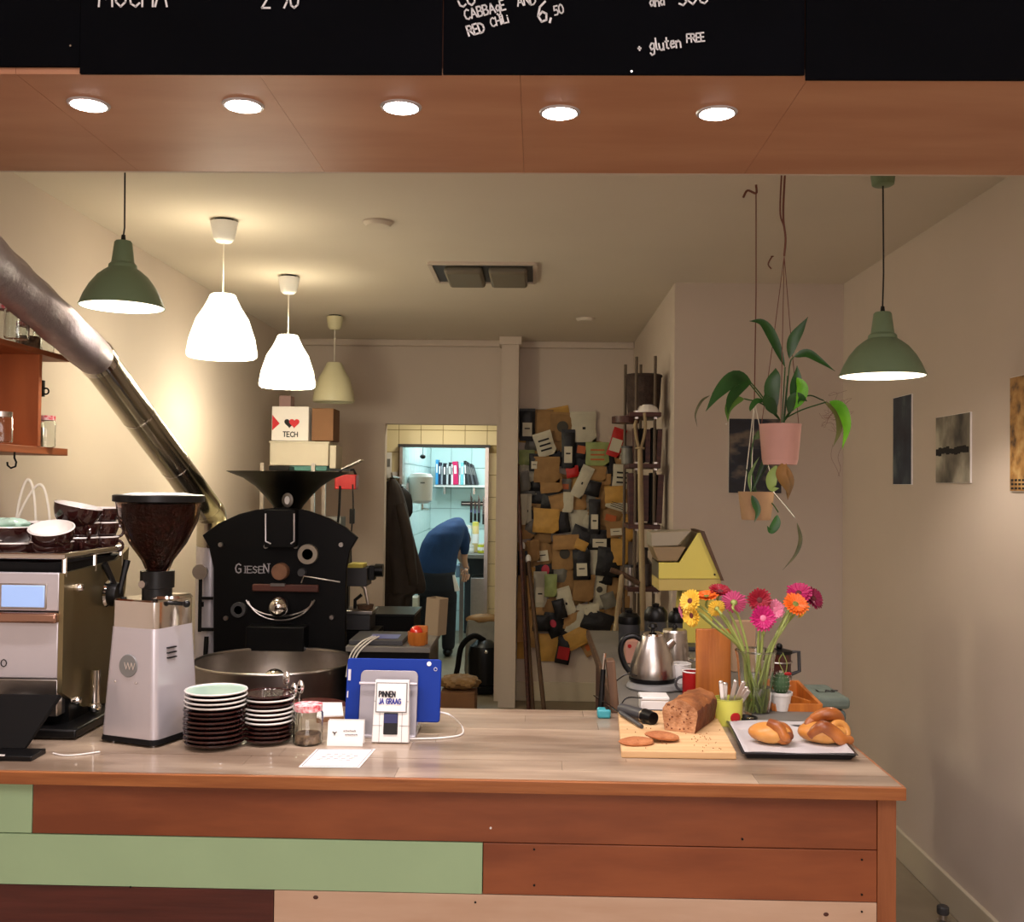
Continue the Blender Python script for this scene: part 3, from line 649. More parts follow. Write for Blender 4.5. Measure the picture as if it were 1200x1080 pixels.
# cups heaped on the machine
def cup(c, r, h, label, tilt=(0, 0, 0), inside=m_cream, handle=None, name='coffee_cup', group='brown cups heaped on the espresso machine'):
    t = thing(name, label, 'cup', c, group=group); t.rotation_euler = tilt
    pr = [(r * .5, 0), (r * .62, .002), (r * .86, h * .35), (r * .97, h * .7), (r, h)]
    obj('body', MB().shell(pr, th=.003, seg=32), m_brown, t)
    obj('glaze', MB().shell([(q - .0034, z + .003) for q, z in pr[1:]] , th=.0006, seg=32), inside, t)
    obj('rim', MB().torus((0, 0, h), r - .0018, .0022, seg=32, sr=6), m_cream, t)
    if handle is not None:
        T = RZ(handle) @ TR(r * .93, 0, h * .5) @ RX(PI / 2)
        obj('handle', MB().torus((0, 0, 0), h * .3, .004, T=T, seg=16), m_brown, t)
    return t
ztop = zt + .022
def cp(px_, py_, Y): return tuple(P(px_, py_, Y))
def cupat(px_, Y, z, *a, **k): q = P(px_, 640, Y); return cup((q.x, Y, z), *a, **k)
cupat(60, 2.58, ztop, .054, .05, 'brown cup under the white-lined bowl at the front of the heap')
cupat(62, 2.58, ztop + .036, .056, .052, 'brown bowl with white inside facing forward at the front of the heap', tilt=(.32, .06, 0))
cupat(-22, 2.6, ztop, .06, .05, 'brown cup cut by the left edge of the photo')
cupat(-6, 2.74, ztop, .06, .055, 'brown cup behind the wide cup at the far left')
cupat(66, 2.8, ztop, .055, .05, 'brown cup low at the back behind the front bowl')
cupat(68, 2.8, ztop + .04, .055, .05, 'brown cup resting high at the back between the stacks')
cupat(20, 2.6, ztop, .068, .045, 'wide brown cup at the left front of the heap')
cupat(8, 2.64, ztop + .038, .066, .045, 'wide brown cup stacked at the far left of the heap', inside=m_mint)
cupat(90, 2.74, ztop, .058, .052, 'brown cup at the bottom of the back stack behind the front bowl', handle=-1.0)
cupat(91, 2.74, ztop + .04, .058, .052, 'brown cup in the middle of the back stack of the heap', handle=-.7)
cupat(86, 2.72, ztop + .082, .062, .058, 'large brown cup tilted on top of the heap', tilt=(-.02, .2, 0), inside=m_cream)
cupat(116, 2.82, ztop, .052, .05, 'brown cup at the bottom of the right stack behind the grinder hopper', handle=.2)
cupat(116, 2.82, ztop + .04, .052, .05, 'brown cup second in the right stack behind the hopper', handle=.5)
cupat(117, 2.82, ztop + .08, .052, .05, 'white-rimmed brown cup topping the right stack behind the hopper')
cupat(40, 2.78, ztop, .055, .05, 'brown cup at the back between the heap and the rail')
cupat(44, 2.78, ztop + .045, .05, .045, 'dark cup on its stack at the back left of the heap')
q = P(12, 618, 2.64)
t = thing('dish_cloth', 'pale mint cloth lying in a cup at the far left', 'cloth', (q.x, 2.63, ztop + .086))
obj('cloth', MB().ball((0, 0, .006), .05, 20, sc=(1, .6, .3), wob=lambda a, p: 1 + .15 * math.sin(5 * a + 2 * p)), m_mint, t)
t = thing('wire_loops', 'thin pale hoops of tubing rising behind the heap of cups', 'tubing', (P(35, 640, 2.86).x, 2.86, ztop))
for nm, pts_ in (('hoop', [(15, 645), (22, 590), (32, 562), (40, 580), (43, 645)]), ('hoop', [(14, 640), (24, 600), (42, 570), (52, 573), (58, 605), (58, 645)])):
    pp = [Vector(P(a, b, 2.86)) - t.location for a, b in pts_]
    obj(nm, MB().tube(spline(pp, 8), .0035, 8), m_cordw, t)

# ================================================================ grinder
gb = K(165, 872); GY = gb.y + .07
t = thing('coffee_grinder', 'silver coffee grinder with a round badge and a dark bean hopper', 'grinder', (K(164, 872).x, GY, ZC), 0)
s = GY / F; ang = math.radians(-20)
def rbox(sections, cx=0, cy=0, n=6, pw=.22):
    """stacked rounded rectangles: (z, halfwidth, halfdepth, dy)"""
    mb = MB(); vs = []; fs = []
    k = 4 * (n + 1)
    for z, hx, hy, oy_ in sections:
        cr = min(hx, hy) * pw
        for q, (sx, sy) in enumerate(((1, 1), (-1, 1), (-1, -1), (1, -1))):
            for i in range(n + 1):
                a = PI / 2 * q + PI / 2 * i / n
                vs.append((cx + sx * (hx - cr) + cr * math.cos(a), cy + oy_ + sy * (hy - cr) + cr * math.sin(a), z))
    m = len(sections)
    for j in range(m - 1):
        for i in range(k): fs.append((j * k + i, j * k + (i + 1) % k, (j + 1) * k + (i + 1) % k, (j + 1) * k + i))
    fs.append(tuple(range(k))[::-1]); fs.append(tuple((m - 1) * k + i for i in range(k)))
    return mb.add(vs, fs)
tz = lambda y: (P(165, y, GY).z - ZC)
z0, z1, z2 = .018, tz(731), tz(699)
Tg = RZ(ang)
def gobj(n, mb, m, **k):
    mb.v = [tuple(Tg @ Vector(v)) for v in mb.v]; return obj(n, mb, m, t, **k)
gobj('skirt', rbox([(.006, .086, .086, 0), (z0, .084, .084, 0)]), m_matte)
gobj('housing', rbox([(z0, .083, .083, 0), (z0 + .01, .0835, .0835, 0), (z1, .068, .072, .0)]), m_silver, angle=.5)
gobj('collar', rbox([(z1, .0675, .0715, 0), (z2 - .004, .067, .071, 0), (z2, .063, .067, 0)]), m_chrome, angle=.5)
tilt = math.atan2(.011, z1 - z0)
zb_ = tz(774); yb_ = -(.0835 + (.072 - .0835) * (zb_ - z0) / (z1 - z0)) - .0005
Tb = TR(-.006, yb_, zb_) @ RX(PI / 2 - tilt)
gobj('badge', MB().lathe([(0.0, .0025), (.026, .0025), (.0275, 0)], T=Tb, seg=32), m_grey)
lg = lettering('badge_mark', 'VVV', (-.015, yb_ - .0035, zb_ - .008), .016, m_wall, None, wgt=.08, gap=0)
me = lg.data
for v in me.vertices: v.co = Tg @ v.co
lg.parent = t
for a, b in ((-.036, .038), (.026, .038), (-.038, -.038), (.025, -.038)):
    gobj('screw', MB().ball((-.001 + a, yb_ + b * .155 - .0005, zb_ + b), .003, 8), m_chrome)
for k in range(3):
    gobj('vent_slot', MB().box((.0745 + .0005 * k, -.02, tz(754) - k * .012), (.006, .03, .003)), m_black)
for a in (-.06, .06):
    for b in (-.06, .06): gobj('foot', MB().lathe([(.008, 0), (.009, .012)], c=(a, b, 0), seg=12), m_steel)
gobj('side_lever', MB().cyl((.06, 0, z2 - .012), (.098, 0, z2 - .012), .005, 10).ball((.1, 0, z2 - .012), .009), m_black)
nx = (168 - 164) * s
obj('neck', MB().lathe([(.036, z2), (.036, z2 + .022), (.041, z2 + .024), (.041, tz(668)), (.0, tz(668))], c=(nx, 0, 0), seg=28), m_black, t)
obj('neck_knob', MB().cyl((nx - .02, -.03, z2 + .035), (nx - .022, -.045, z2 + .035), .009, 12), m_steel, t)
obj('chrome_plate', MB().lathe([(.055, z2), (.05, z2 + .006), (0, z2 + .007)], c=(nx + .028, 0.01, 0), seg=24), m_chrome, t)
hz = [tz(672), tz(656), tz(640), tz(610), tz(590)]
hp = [(.024, hz[0]), (.038, hz[1]), (.068, hz[2] + .008), (.094, hz[3]), (.101, hz[4]), (.103, tz(586))]
obj('hopper', MB().shell(hp, c=(nx, 0, 0), th=.0025, seg=40), m_smoke, t)
m_beans = M('roasted_beans', (70, 34, 28), .28, col2=(28, 14, 12), vs=60, bump=1.0, bs=90)
b_ = [(0.0, hz[0] + .004)] + [(r - d, z + .001) for (r, z), d in zip(hp[:5], (.005, .006, .007, .010, .014))] + [(.05, hz[4] + .004), (0.0, hz[4] + .006)]
bo = obj('coffee_beans', MB().lathe(b_, c=(nx, 0, 0), seg=40), m_beans, t); bo['kind'] = 'stuff'
obj('hopper_lid', MB().lathe([(.103, tz(588)), (.109, tz(587)), (.109, tz(580)), (.104, tz(579))], c=(nx, 0, 0), seg=40), m_black, t)
obj('lid_top', MB().lathe([(.102, tz(580)), (.06, tz(577)), (0, tz(576.5))], c=(nx, 0, 0), seg=40), m_white, t)

# ================================================================ point of sale pad at the left edge
q = K(30, 890)
t = thing('payment_pad', 'black slanted screen stand at the left end of the counter', 'stand', (q.x, q.y, ZC))
w = .21
obj('foot_plate', MB().box((-.085, .02, .006), (w, .07, .012)), m_black, t, bevel=.002)
Tt = TR(-.112, .05, .01) @ RX(-.5)
mb = MB().add([(-.13, -.005, 0), (.085, -.005, 0), (.135, -.005, .128), (-.13, -.005, .128), (-.13, .006, 0), (.085, .006, 0), (.14, .006, .128), (-.13, .006, .128)], [(0, 1, 2, 3), (7, 6, 5, 4), (0, 4, 5, 1), (1, 5, 6, 2), (2, 6, 7, 3), (3, 7, 4, 0)], Tt)
obj('screen_back', mb, m_matte, t, smooth=False, bevel=.002)
obj('white_edge', MB().box((-.1, -.016, .0135), (.12, .004, .003)), m_white, t)
q = K(75, 885)
t = thing('cable', 'thin white cable lying between the black stand and the grinder', 'cable', q)
obj('cable_run', MB().tube(spline([(-.03, .01, .002), (.0, -.005, .002), (.03, .0, .002), (.07, .03, .002)], 8), .0017, 8), m_white, t)
q = P(10, 815, 2.47)
t = thing('cable', 'white cable arching above the black stand at the far left', 'cable', (q.x, q.y, P(10, 822, 2.47).z))
obj('cable_run', MB().tube(spline([(-.06, 0, -.03), (-.015, 0, 0), (.01, 0, .004), (.03, 0, -.003)], 8), .0017, 8), m_white, t)

# ================================================================ saucer stacks
def saucer(c, r, h, label, body, top, rim, group, i):
    t = thing('saucer', label, 'saucer', c, group=group, rz=i * .3)
    pr = [(r * .5, 0), (r * .62, .001), (r * .93, h * .6), (r, h * .95)]
    obj('body', MB().shell(pr + [(r, h)], th=.003, seg=36), body, t)
    obj('top_glaze', MB().lathe([(0, .004), (r * .58, .005), (r * .9, h * .72), (r * .955, h * .97)], seg=36), top, t)
    obj('rim', MB().torus((0, 0, h), r - .0022, .0024, seg=36, sr=6), rim, t)
ordn = ['topmost', 'second', 'third', 'fourth', 'fifth', 'sixth', 'seventh', 'eighth', 'ninth', 'tenth', 'eleventh', 'twelfth']
def stack(pxc, pyb, r, n, ztop_y, whites, topmat, label, group):
    c = K(pxc, pyb); c.y += r * .55
    ht = P(pxc, ztop_y, c.y).z - ZC; st = (ht - .012) / (n - 1) if n > 1 else 0
    for k in range(n):
        i = n - 1 - k
        saucer((c.x + random.uniform(-.0015, .0015), c.y + random.uniform(-.0015, .0015), ZC + k * st), r * (1 - .05 * (k == 0)), .013,
               ('%s %s saucer %s in the %s stack' % (('mint-topped' if i == 0 and topmat is m_mint else 'glossy brown' if i == 0 else 'white-rimmed brown' if i in whites else 'dark brown'), '', ordn[i] + ('' if i == 0 else ' from the top'), label)).replace('  ', ' '),
               m_brown, topmat if i == 0 else m_brown, m_cream if i in whites else m_brown, group, k)
    return c, st
stack(245.5, 878, .074, 12, 808, (0, 1, 2, 3), m_mint, 'left', 'brown saucers in the left stack')
stack(310, 873, .061, 11, 812, (1, 3, 4, 5, 6), m_brown, 'right', 'brown saucers in the right stack')
c = K(339, 866)
t = thing('spoon_jar', 'slim glass of upright spoons behind the right saucer stack', 'jar', (c.x, c.y + .04, ZC))
obj('glass', MB().shell([(.004, 0), (.02, 0), (.02, .09)], th=.002, seg=20), m_glass, t)
for i, (dx_, h_, ty) in enumerate(((-.014, .15, .1), (.012, .128, -.08), (.0, .12, .02))):
    s_ = thing('spoon', ['teaspoon leaning left in the slim glass, highest of three', 'teaspoon leaning right in the slim glass', 'shortest teaspoon in the slim glass'][i], 'spoon', (c.x + dx_ * .4, c.y + .04, ZC + .004), group='spoons in the slim glass')
    obj('handle', MB().cyl((0, 0, 0), (dx_ * .8, 0, h_ - .03), .0022, 8), m_chrome, s_)
    obj('bowl', MB().ball((dx_, 0, h_ - .012), .009, 14, sc=(1, .35, 2)), m_chrome, s_)
c = K(357, 875)
jar((c.x, c.y + .035, ZC), .036, .092, 'glass jar with a red checked cloth-patterned lid beside the saucer stacks', 'jar on the counter', fill=(m_nut, .28))['category'] = 'jar'

# ================================================================ card holder, sheet, papers, tablet, card reader
c = K(404, 874)
t = thing('card_holder', 'white folded card with a black bull-head mark standing on the counter', 'card', (c.x, c.y, ZC))
w, h = px(42, c.y), px(29, c.y)
T = TR(0, 0, 0) @ RX(-.22)
obj('front_leaf', MB().box((0, 0, h / 2), (w, .0012, h), T=T), m_paper, t); obj('rear_leaf', MB().box((0, .026, h / 2), (w, .0012, h * .96), T=TR(0, 0, 0) @ RX(.0)), m_paper, t)
u_ = Vector((0, math.sin(.22), math.cos(.22)))
bo_ = Vector((-w * .30, -.0012, 0)) + u_ * h * .5
m_mark = M('mark_black', (30, 28, 28), .8)
mk = MB(); 
for q in ([(-.5, .35), (-.35, .2), (0, .12), (.35, .2), (.5, .35)], [(0, .15), (0, -.5)]):
    _ribbon(mk, [(a * .009, b * .009) for a, b in q], .0011, bo_, Vector((1, 0, 0)), u_, Vector((0, -1, .2)).normalized(), 0)
obj('bull_mark', mk, m_mark, t, smooth=False)
m_faint = M('faint_print', (120, 116, 116), .8)
gp = MB()
for k, (a, b, y) in enumerate(((-.05, .3, .6), (0, .34, .45))):
    for j in range(6): _ribbon(gp, [((a + j * .06) * w, (y - .5) * h + .001 * (j % 2)), ((a + j * .06 + .035) * w, (y - .5) * h)], .0011, Vector((0, -.0012, 0)) + u_ * h * .5, Vector((1, 0, 0)), u_, Vector((0, -1, .2)).normalized(), 0)
obj('faint_print', gp, m_faint, t, smooth=False)
def sheet(name, cs, label, cat, mat, z, th=.0006):
    q = [K(*p) for p in cs]; c = sum(q, Vector()) / 4
    t = thing(name, label, cat, (c.x, c.y, ZC + z))
    l = [(p.x - c.x, p.y - c.y) for p in q]
    mb = MB().add([(x, y, h) for h in (0, th) for x, y in l], [(3, 2, 1, 0), (4, 5, 6, 7), (0, 1, 5, 4), (1, 2, 6, 5), (2, 3, 7, 6), (3, 0, 4, 7)])
    obj('sheet', mb, mat, t, smooth=False); return t, l
t, l = sheet('printed_sheet', [(350, 899), (421, 900), (440, 878), (371, 878)], 'white printed sheet lying flat in front of the card reader', 'paper', m_paper, .0008)
mb = MB(); q = [Vector(a) * .92 for a in l]
_ribbon(mb, [tuple(v) for v in q + [q[0]]], .0006, Vector((0, 0, .0007)), Vector((1, 0, 0)), Vector((0, 1, 0)), Vector((0, 0, 1)), 0)
for k in range(5):
    y = -.02 + k * .012
    for j in range(5): _ribbon(mb, [(-.045 + j * .017 + .012 * k * .3, y), (-.036 + j * .017 + .012 * k * .3, y + .001)], .0007, Vector((0, 0, .0007)), Vector((1, 0, 0)), Vector((0, 1, 0)), Vector((0, 0, 1)), 0)
obj('print', mb, m_faint, t, smooth=False)
t, l = sheet('paper_stack', [(374, 846), (403, 845), (401, 829), (376, 829)], 'stack of white paper slips behind the card holder', 'paper', m_card, .0, .012)
l2 = [(x * .96, y * .96) for x, y in l]
obj('top_sheet', MB().add([(x, y, h) for h in (.0125, .016) for x, y in l2], [(3, 2, 1, 0), (4, 5, 6, 7), (0, 1, 5, 4), (1, 2, 6, 5), (2, 3, 7, 6), (3, 0, 4, 7)]), m_paper, t, smooth=False)
# blue tablet on its stand
TY = 2.56
c = K(459, 857); c.y = TY
t = thing('tablet', 'tablet in a blue case seen from behind on a silver stand', 'tablet', (P(459, 845, TY + .03).x, TY + .035, P(459, 846, TY + .03).z))
w, h = px(113, TY), px(72, TY)
hh = h / math.cos(.2)
T = RX(-.2)
def rrect(w, h, r, y0, y1, n=5, T=None, cz=0, cx=0):
    poly = []
    for q, (sx, sz) in enumerate(((1, 1), (-1, 1), (-1, -1), (1, -1))):
        for i in range(n + 1):
            a = PI / 2 * q + PI / 2 * i / n; poly.append((cx + sx * (w / 2 - r) + r * math.cos(a), cz + sz * (h / 2 - r) + r * math.sin(a)))
    return MB().prism(poly, y0, y1, T)
obj('case', rrect(w, hh, .008, 0, .013, T=T, cz=hh / 2), m_blue, t, bevel=.002)
obj('screen', rrect(w - .02, hh - .02, .004, .013, .0145, T=T, cz=hh / 2), m_black, t)
obj('camera_lens', MB().lathe([(0.0, .0015), (.0055, .0015), (.006, 0)], T=T @ TR(w * .37, 0, hh * .95 - .004) @ RX(PI / 2), seg=16), m_white, t)
obj('case_logo', MB().torus((0, 0, 0), .004, .0008, T=T @ TR(w * .44, -.0005, hh * .84) @ RX(PI / 2), seg=16), m_silver, t)
obj('side_button', MB().box((-w * .47, -.0008, hh * .73), (.007, .002, .028), T=T), m_silver, t); obj('side_button', MB().box((-w * .48, -.0008, hh * .42), (.003, .002, .016), T=T), m_silver, t)
c = K(457, 857)
t = thing('tablet_stand', 'arched silver stand holding the blue tablet', 'stand', (c.x, TY, ZC))
sw, sh = px(68, TY), px(76, TY)
poly = []
for q, (sx, sz) in enumerate(((1, 1), (-1, 1))):
    for i in range(7):
        a = PI / 2 * q + PI / 2 * i / 6; poly.append((sx * (sw / 2 - .014) + .014 * math.cos(a), sh - .014 + .014 * math.sin(a)))
poly += [(-sw / 2, 0), (sw / 2, 0)]
m_standgrey = M('stand_grey', (150, 146, 150), .35, .6)
obj('back_plate', MB().prism(poly, 0, .006, T=RX(-.2)), m_standgrey, t, bevel=.001)
obj('plate_hinge', MB().cyl((-sw * .5, .013, sh * .8), (sw * .5, .013, sh * .8), .0035, 10), m_silver, t)
obj('base_plate', MB().box((0, .05, .003), (sw, .13, .006)), m_silver, t, bevel=.001)
obj('ledge', MB().box((0, .045, .028), (sw * 1.02, .06, .004)).box((0, .05, .014), (sw * .4, .03, .026)), m_silver, t)
# card reader
c = K(457, 871); ry = c.y
t = thing('card_reader', 'white card payment reader lettered PINNEN JA GRAAG', 'card reader', (c.x, ry, ZC))
w, h = px(44, ry), px(72, ry); T = RX(-.16)
k_ = 1 / math.cos(.16); h *= k_
obj('housing', MB().prism([(-w / 2, .002), (w / 2, .002), (w * .45, h), (-w * .45, h)], 0, .022, T=T), m_white, t, bevel=.002)
obj('rear_leg', MB().box((0, .045, .02), (w * .8, .05, .036)), m_white, t, bevel=.002)
obj('sign_card', MB().box((0, -.002, h * .72), (w * .78, .003, h * .44), T=T), m_paper, t)
obj('card_frame', MB().box((0, -.0012, h * .72), (w * .84, .002, h * .47), T=T), m_grey, t)
obj('card_slot', MB().box((0, -.001, h * .31), (w * .38, .003, h * .34), T=T), m_black, t, bevel=.002)
obj('slot_window', MB().box((0, -.0018, h * .39), (w * .36, .003, h * .14), T=T), M('dark_blue', (28, 30, 84), .3), t)
ln = MB()
for a, b, c2, d in ((-.5, .28, -.24, .28), (.24, .28, .5, .28), (-.46, .66, -.4, .66), (.4, .66, .46, .66), (-.3, .02, -.3, .48), (.3, .02, .3, .48)): ln.box(((a + c2) / 2 * w, -.0003, (b + d) / 2 * h), (abs(c2 - a) * w + .0008, .0012, abs(d - b) * h + .0008), T=T)
obj('seam_lines', ln, m_grey, t)
u_ = Vector((0, math.sin(.16), math.cos(.16)))
lettering('sign_lettering', 'PINNEN', Vector((-w * .33, -.0042, 0)) + u_ * h * .735, h * .085, M('ink_black', (34, 32, 40), .7), t, up=u_, wgt=.22, gap=.2, condense=.72)
lettering('sign_lettering', 'JA GRAAG', Vector((-w * .33, -.0042, 0)) + u_ * h * .625, h * .08, M('ink_blue', (58, 62, 150), .7), t, up=u_, wgt=.2, gap=.18, condense=.72)
t = thing('cable', 'white charging cable curving from the tablet round to the card reader', 'cable', K(520, 850))
o_ = t.location
pp = [P(515, 834, TY + .05), P(528, 838, TY + .02), K(541, 852), K(540, 862), K(515, 866), K(480, 867)]
pp = [Vector((p.x, p.y, max(p.z, ZC + .003))) - o_ for p in pp]
obj('cable_run', MB().tube(spline(pp, 10), .0022, 8), m_white, t)
# ================================================================ coffee roaster
RY0 = 4.28
rc = P(329, 700, RY0)
t = thing('coffee_roaster', 'black drum coffee roaster with funnel hopper lettered GIESEN', 'roaster', (rc.x, RY0, 0))
def rp_(a, b, Y=RY0): p = P(a, b, Y); return (p.x - rc.x, p.z)
L_ = [(237, 627), (256, 613), (280, 602), (300, 597), (330, 594), (360, 598), (385, 607), (405, 618), (419, 630), (410, 645), (406, 665), (405, 700), (405, 768), (250, 768), (250, 725), (250, 660), (246, 643)]
obj('front_plate', MB().prism([rp_(*p) for p in L_], 0, .03), m_roaster, t, bevel=.003, angle=.3)
arc = [rp_(*p) for p in L_[:9]]
xl_ = arc[0][0]; arc = [(xl_ + .004 + (x - xl_) * .9, z - .003) for x, z in arc]
obj('drum_cover', MB().prism(arc + [(x * .995, z - .022) for x, z in arc[::-1]], .03, .2), m_bronze, t, angle=.3)
obj('drum_body', MB().prism([(x * .97, z - .024) for x, z in arc] + [rp_(380, 700), rp_(380, 768), rp_(255, 768), rp_(255, 700)], .03, .2), m_roaster, t, angle=.3)
zt_ = rp_(330, 552)[1]
pr = [(68, 600), (30, 598), (33, 590), (40, 578), (50, 566), (60, 557.5), (71, 553)]
prof = [(.0158 * 1.6 + 0, rp_(333, 601)[1])] + [(px(r, RY0 + .15), rp_(333, y)[1]) for r, y in ((14.5, 600), (18, 593), (27, 582), (38, 570), (52, 560), (66, 554.5), (71.5, 552))]
obj('funnel', MB().shell(prof[1:], c=(rp_(336, 0)[0], .17, 0), th=.003, seg=40, bottom=False), m_roaster, t)
a = rp_(314, 640); b = rp_(350, 597)
obj('chute_box', MB().box(((a[0] + b[0]) / 2, .02, (a[1] + b[1]) / 2), (b[0] - a[0], .16, b[1] - a[1])), m_roaster, t, bevel=.003)
def on_face(px_, py_, y=-.001): q = rp_(px_, py_); return (q[0], y, q[1])
for s_ in (0, 1):
    e = 316 if s_ == 0 else 349; f = 322 if s_ == 0 else 345
    obj('chute_rod', MB().tube([on_face(e, 601, -.065), on_face(e, 633, -.065), on_face(f, 636, -.065)], .0035, 8), m_silver, t)
obj('sight_glass', MB().lathe([(.0, .006), (.022, .006), (.03, .004), (.031, 0)], T=TR(*on_face(335, 586, .03)) @ RX(PI / 2) , seg=24, sx=.8), M('sight_alu', (104, 98, 90), .4, .6), t)
obj('sight_window', MB().lathe([(.0, .010), (.017, .009), (.018, 0)], T=TR(*on_face(335, 586, .028)) @ RX(PI / 2), seg=24, sx=.62), m_white, t)
def disc(n, x, y, r, m, d=.02, hole=None, hm=None, seg=28):
    T = TR(*on_face(x, y)) @ RX(PI / 2); R = px(r, RY0)
    obj(n, MB().lathe([(0, d), (R * .9, d), (R, d * .8), (R, 0)] if not hole else [(px(hole, RY0), d * .3), (px(hole, RY0), d), (R * .96, d), (R, d * .7), (R, 0)], T=T, seg=seg), m, t)
    if hm: obj(n + '_glass', MB().lathe([(0, d * .6), (px(hole, RY0), d * .6)], T=T, seg=seg), hm, t)
disc('sight_ring', 361.5, 649, 12, M('ring_alu', (176, 166, 150), .35, .7), .02, 6.5, m_black)
disc('sample_port', 280.5, 714, 9, m_dgrey, .02, 5, m_black)
disc('wood_knob', 330, 669, 10, m_knob, .04)
disc('small_knob', 355, 670, 5, m_dgrey, .03)
for i, q in enumerate(((259, 638), (312, 640), (347, 640), (400, 638), (265, 724), (389, 723))): disc('plate_bolt', q[0], q[1], 2.8, m_steel, .01, seg=12)
a = on_face(298, 690, -.03); b = on_face(375, 686, -.03)
obj('lever_bar', MB().box(((a[0] + b[0]) / 2, -.025, (a[2] + b[2]) / 2), (b[0] - a[0], .02, .03)), m_darkwood, t, bevel=.004)
obj('lever_plate', MB().box(on_face(328, 684, -.03), (.06, .02, .012)), m_steel, t); obj('lever_arm', MB().tube([on_face(355, 682, -.03), on_face(358, 674, -.03), on_face(400, 681, -.03)], .003, 8), m_steel, t)
obj('door_ball', MB().ball(on_face(330, 709, -.05), .042, 24), m_chrome, t)
for k, dy in enumerate((0, 5)):
    pts_ = [on_face(330 + (41 - dy * .5) * math.sin(u), 697 - dy * 0 + (24 + dy) * math.cos(u) - 0, -.02) for u in [(-1.35 + 2.7 * i / 16) for i in range(17)]]
    obj('door_arc', MB().tube(pts_, .0035, 8), m_steel, t)
a = on_face(276, 671, -.0006); lettering('name_lettering', 'G', a, .038, m_silver, t, wgt=.13, condense=.9, serif=False)
a = on_face(287, 671, -.0006); lettering('name_lettering', 'IESE', a, .028, m_silver, t, wgt=.13, gap=.25, condense=1.05, serif=True)
a = on_face(309, 671, -.0006); lettering('name_lettering', 'N', a, .038, m_silver, t, wgt=.12, condense=.85, serif=True)
# cooling tray and stand
ty = -.34; tzz = P(322, 774, 3.94).z; tx = P(322, 774, 3.94).x - rc.x
R = .305
obj('cooling_tray', MB().lathe([(R - .006, tzz - .1), (R - .006, tzz), (R, tzz + .002), (R + .004, tzz - .002), (R + .004, tzz - .13)], c=(tx, ty, 0), seg=56), m_steel, t)
obj('tray_rim', MB().torus((tx, ty, tzz), R - .001, .0065, seg=56), m_steel, t)
obj('tray_floor', MB().lathe([(0, tzz - .095), (R - .007, tzz - .1)], c=(tx, ty, 0), seg=40), m_steel, t)
obj('tray_hub', MB().ball((tx, ty, tzz - .075), .045, 20), m_chrome, t)
obj('stir_arm', MB().box((tx, ty, tzz - .07), (R * 1.7, .012, .03), rz=.5), m_steel, t)
obj('tray_base', MB().lathe([(R * .98, tzz - .13), (R * .98, .25), (R * .8, .1), (0, .1)][::-1], c=(tx, ty, 0), seg=40), m_roaster, t)
obj('discharge_neck', MB().box((0, -.03, rp_(330, 745)[1]), (.24, .12, .1)), m_roaster, t, bevel=.004)
obj('machine_base', MB().box((0, .2, rp_(330, 768)[1] / 2), (.48, .36, rp_(330, 768)[1])), m_roaster, t, bevel=.004)
q = P(378, 814, 3.6)
t = thing('round_lid', 'dark red round lid lying low behind the paper slips', 'lid', (q.x, 3.45, 0))
obj('barrel', MB().lathe([(.11, 0), (.11, .84), (0, .84)], seg=28), m_roaster, t); obj('lid_disc', MB().lathe([(.112, .84), (.112, .852), (.03, .86), (0, .86)], seg=28), M('dark_red', (84, 30, 26), .5), t)

# sample roaster beside the big one
SY = 4.7
q = P(420, 745, SY)
t = thing('sample_roaster', 'small grey bench roaster with black knob right of the big roaster', 'roaster', (q.x, SY, 0))
def so_(a, b): p = P(a, b, SY); return (p.x - q.x, p.z)
def sbox(n, x0, y0, x1, y1, d, m, yo=0, bev=.003):
    a = so_(x0, y1); b = so_(x1, y0); return obj(n, MB().box(((a[0] + b[0]) / 2, yo, (a[1] + b[1]) / 2), (b[0] - a[0], d, b[1] - a[1])), m, t, bevel=bev)
sbox('body', 408, 664, 433, 685, .14, m_dgrey); sbox('top_lid', 409, 660, 428, 665, .12, m_yellow)
sbox('knob_block', 433, 662, 440, 679, .06, m_black); a = so_(445, 668)
obj('knob', MB().cyl((a[0] - .02, 0, a[1]), (a[0] + .016, 0, a[1] - .0), .03, 16), m_black, t)
sbox('column', 405, 640, 410, 740, .05, m_black); a, b = so_(423, 684), so_(432, 712)
obj('spout', MB().tube([(a[0], 0, a[1]), (a[0] + .02, 0, a[1] - .02), (b[0], 0, b[1])], [.012, .01, .006], 10), m_steel, t)
sbox('tray', 404, 713, 440, 717, .18, m_steel); sbox('base_box', 404, 717, 437, 735, .16, m_dgrey)
a = so_(428, 710); obj('cooling_dish', MB().lathe([(0, 0), (.035, .002), (.04, .02)], c=(a[0], 0, a[1] - .012), seg=20), m_stickd, t)
a = so_(416, 708); obj('handle', MB().tube([(a[0], 0, a[1] - .02), (a[0], 0, a[1] + .02), (a[0] + .03, 0, a[1] + .045)], .008, 8), m_black, t)
zz = so_(420, 736)[1]; obj('plinth', MB().box((0, 0, zz / 2), (.2, .2, zz)), m_black, t)

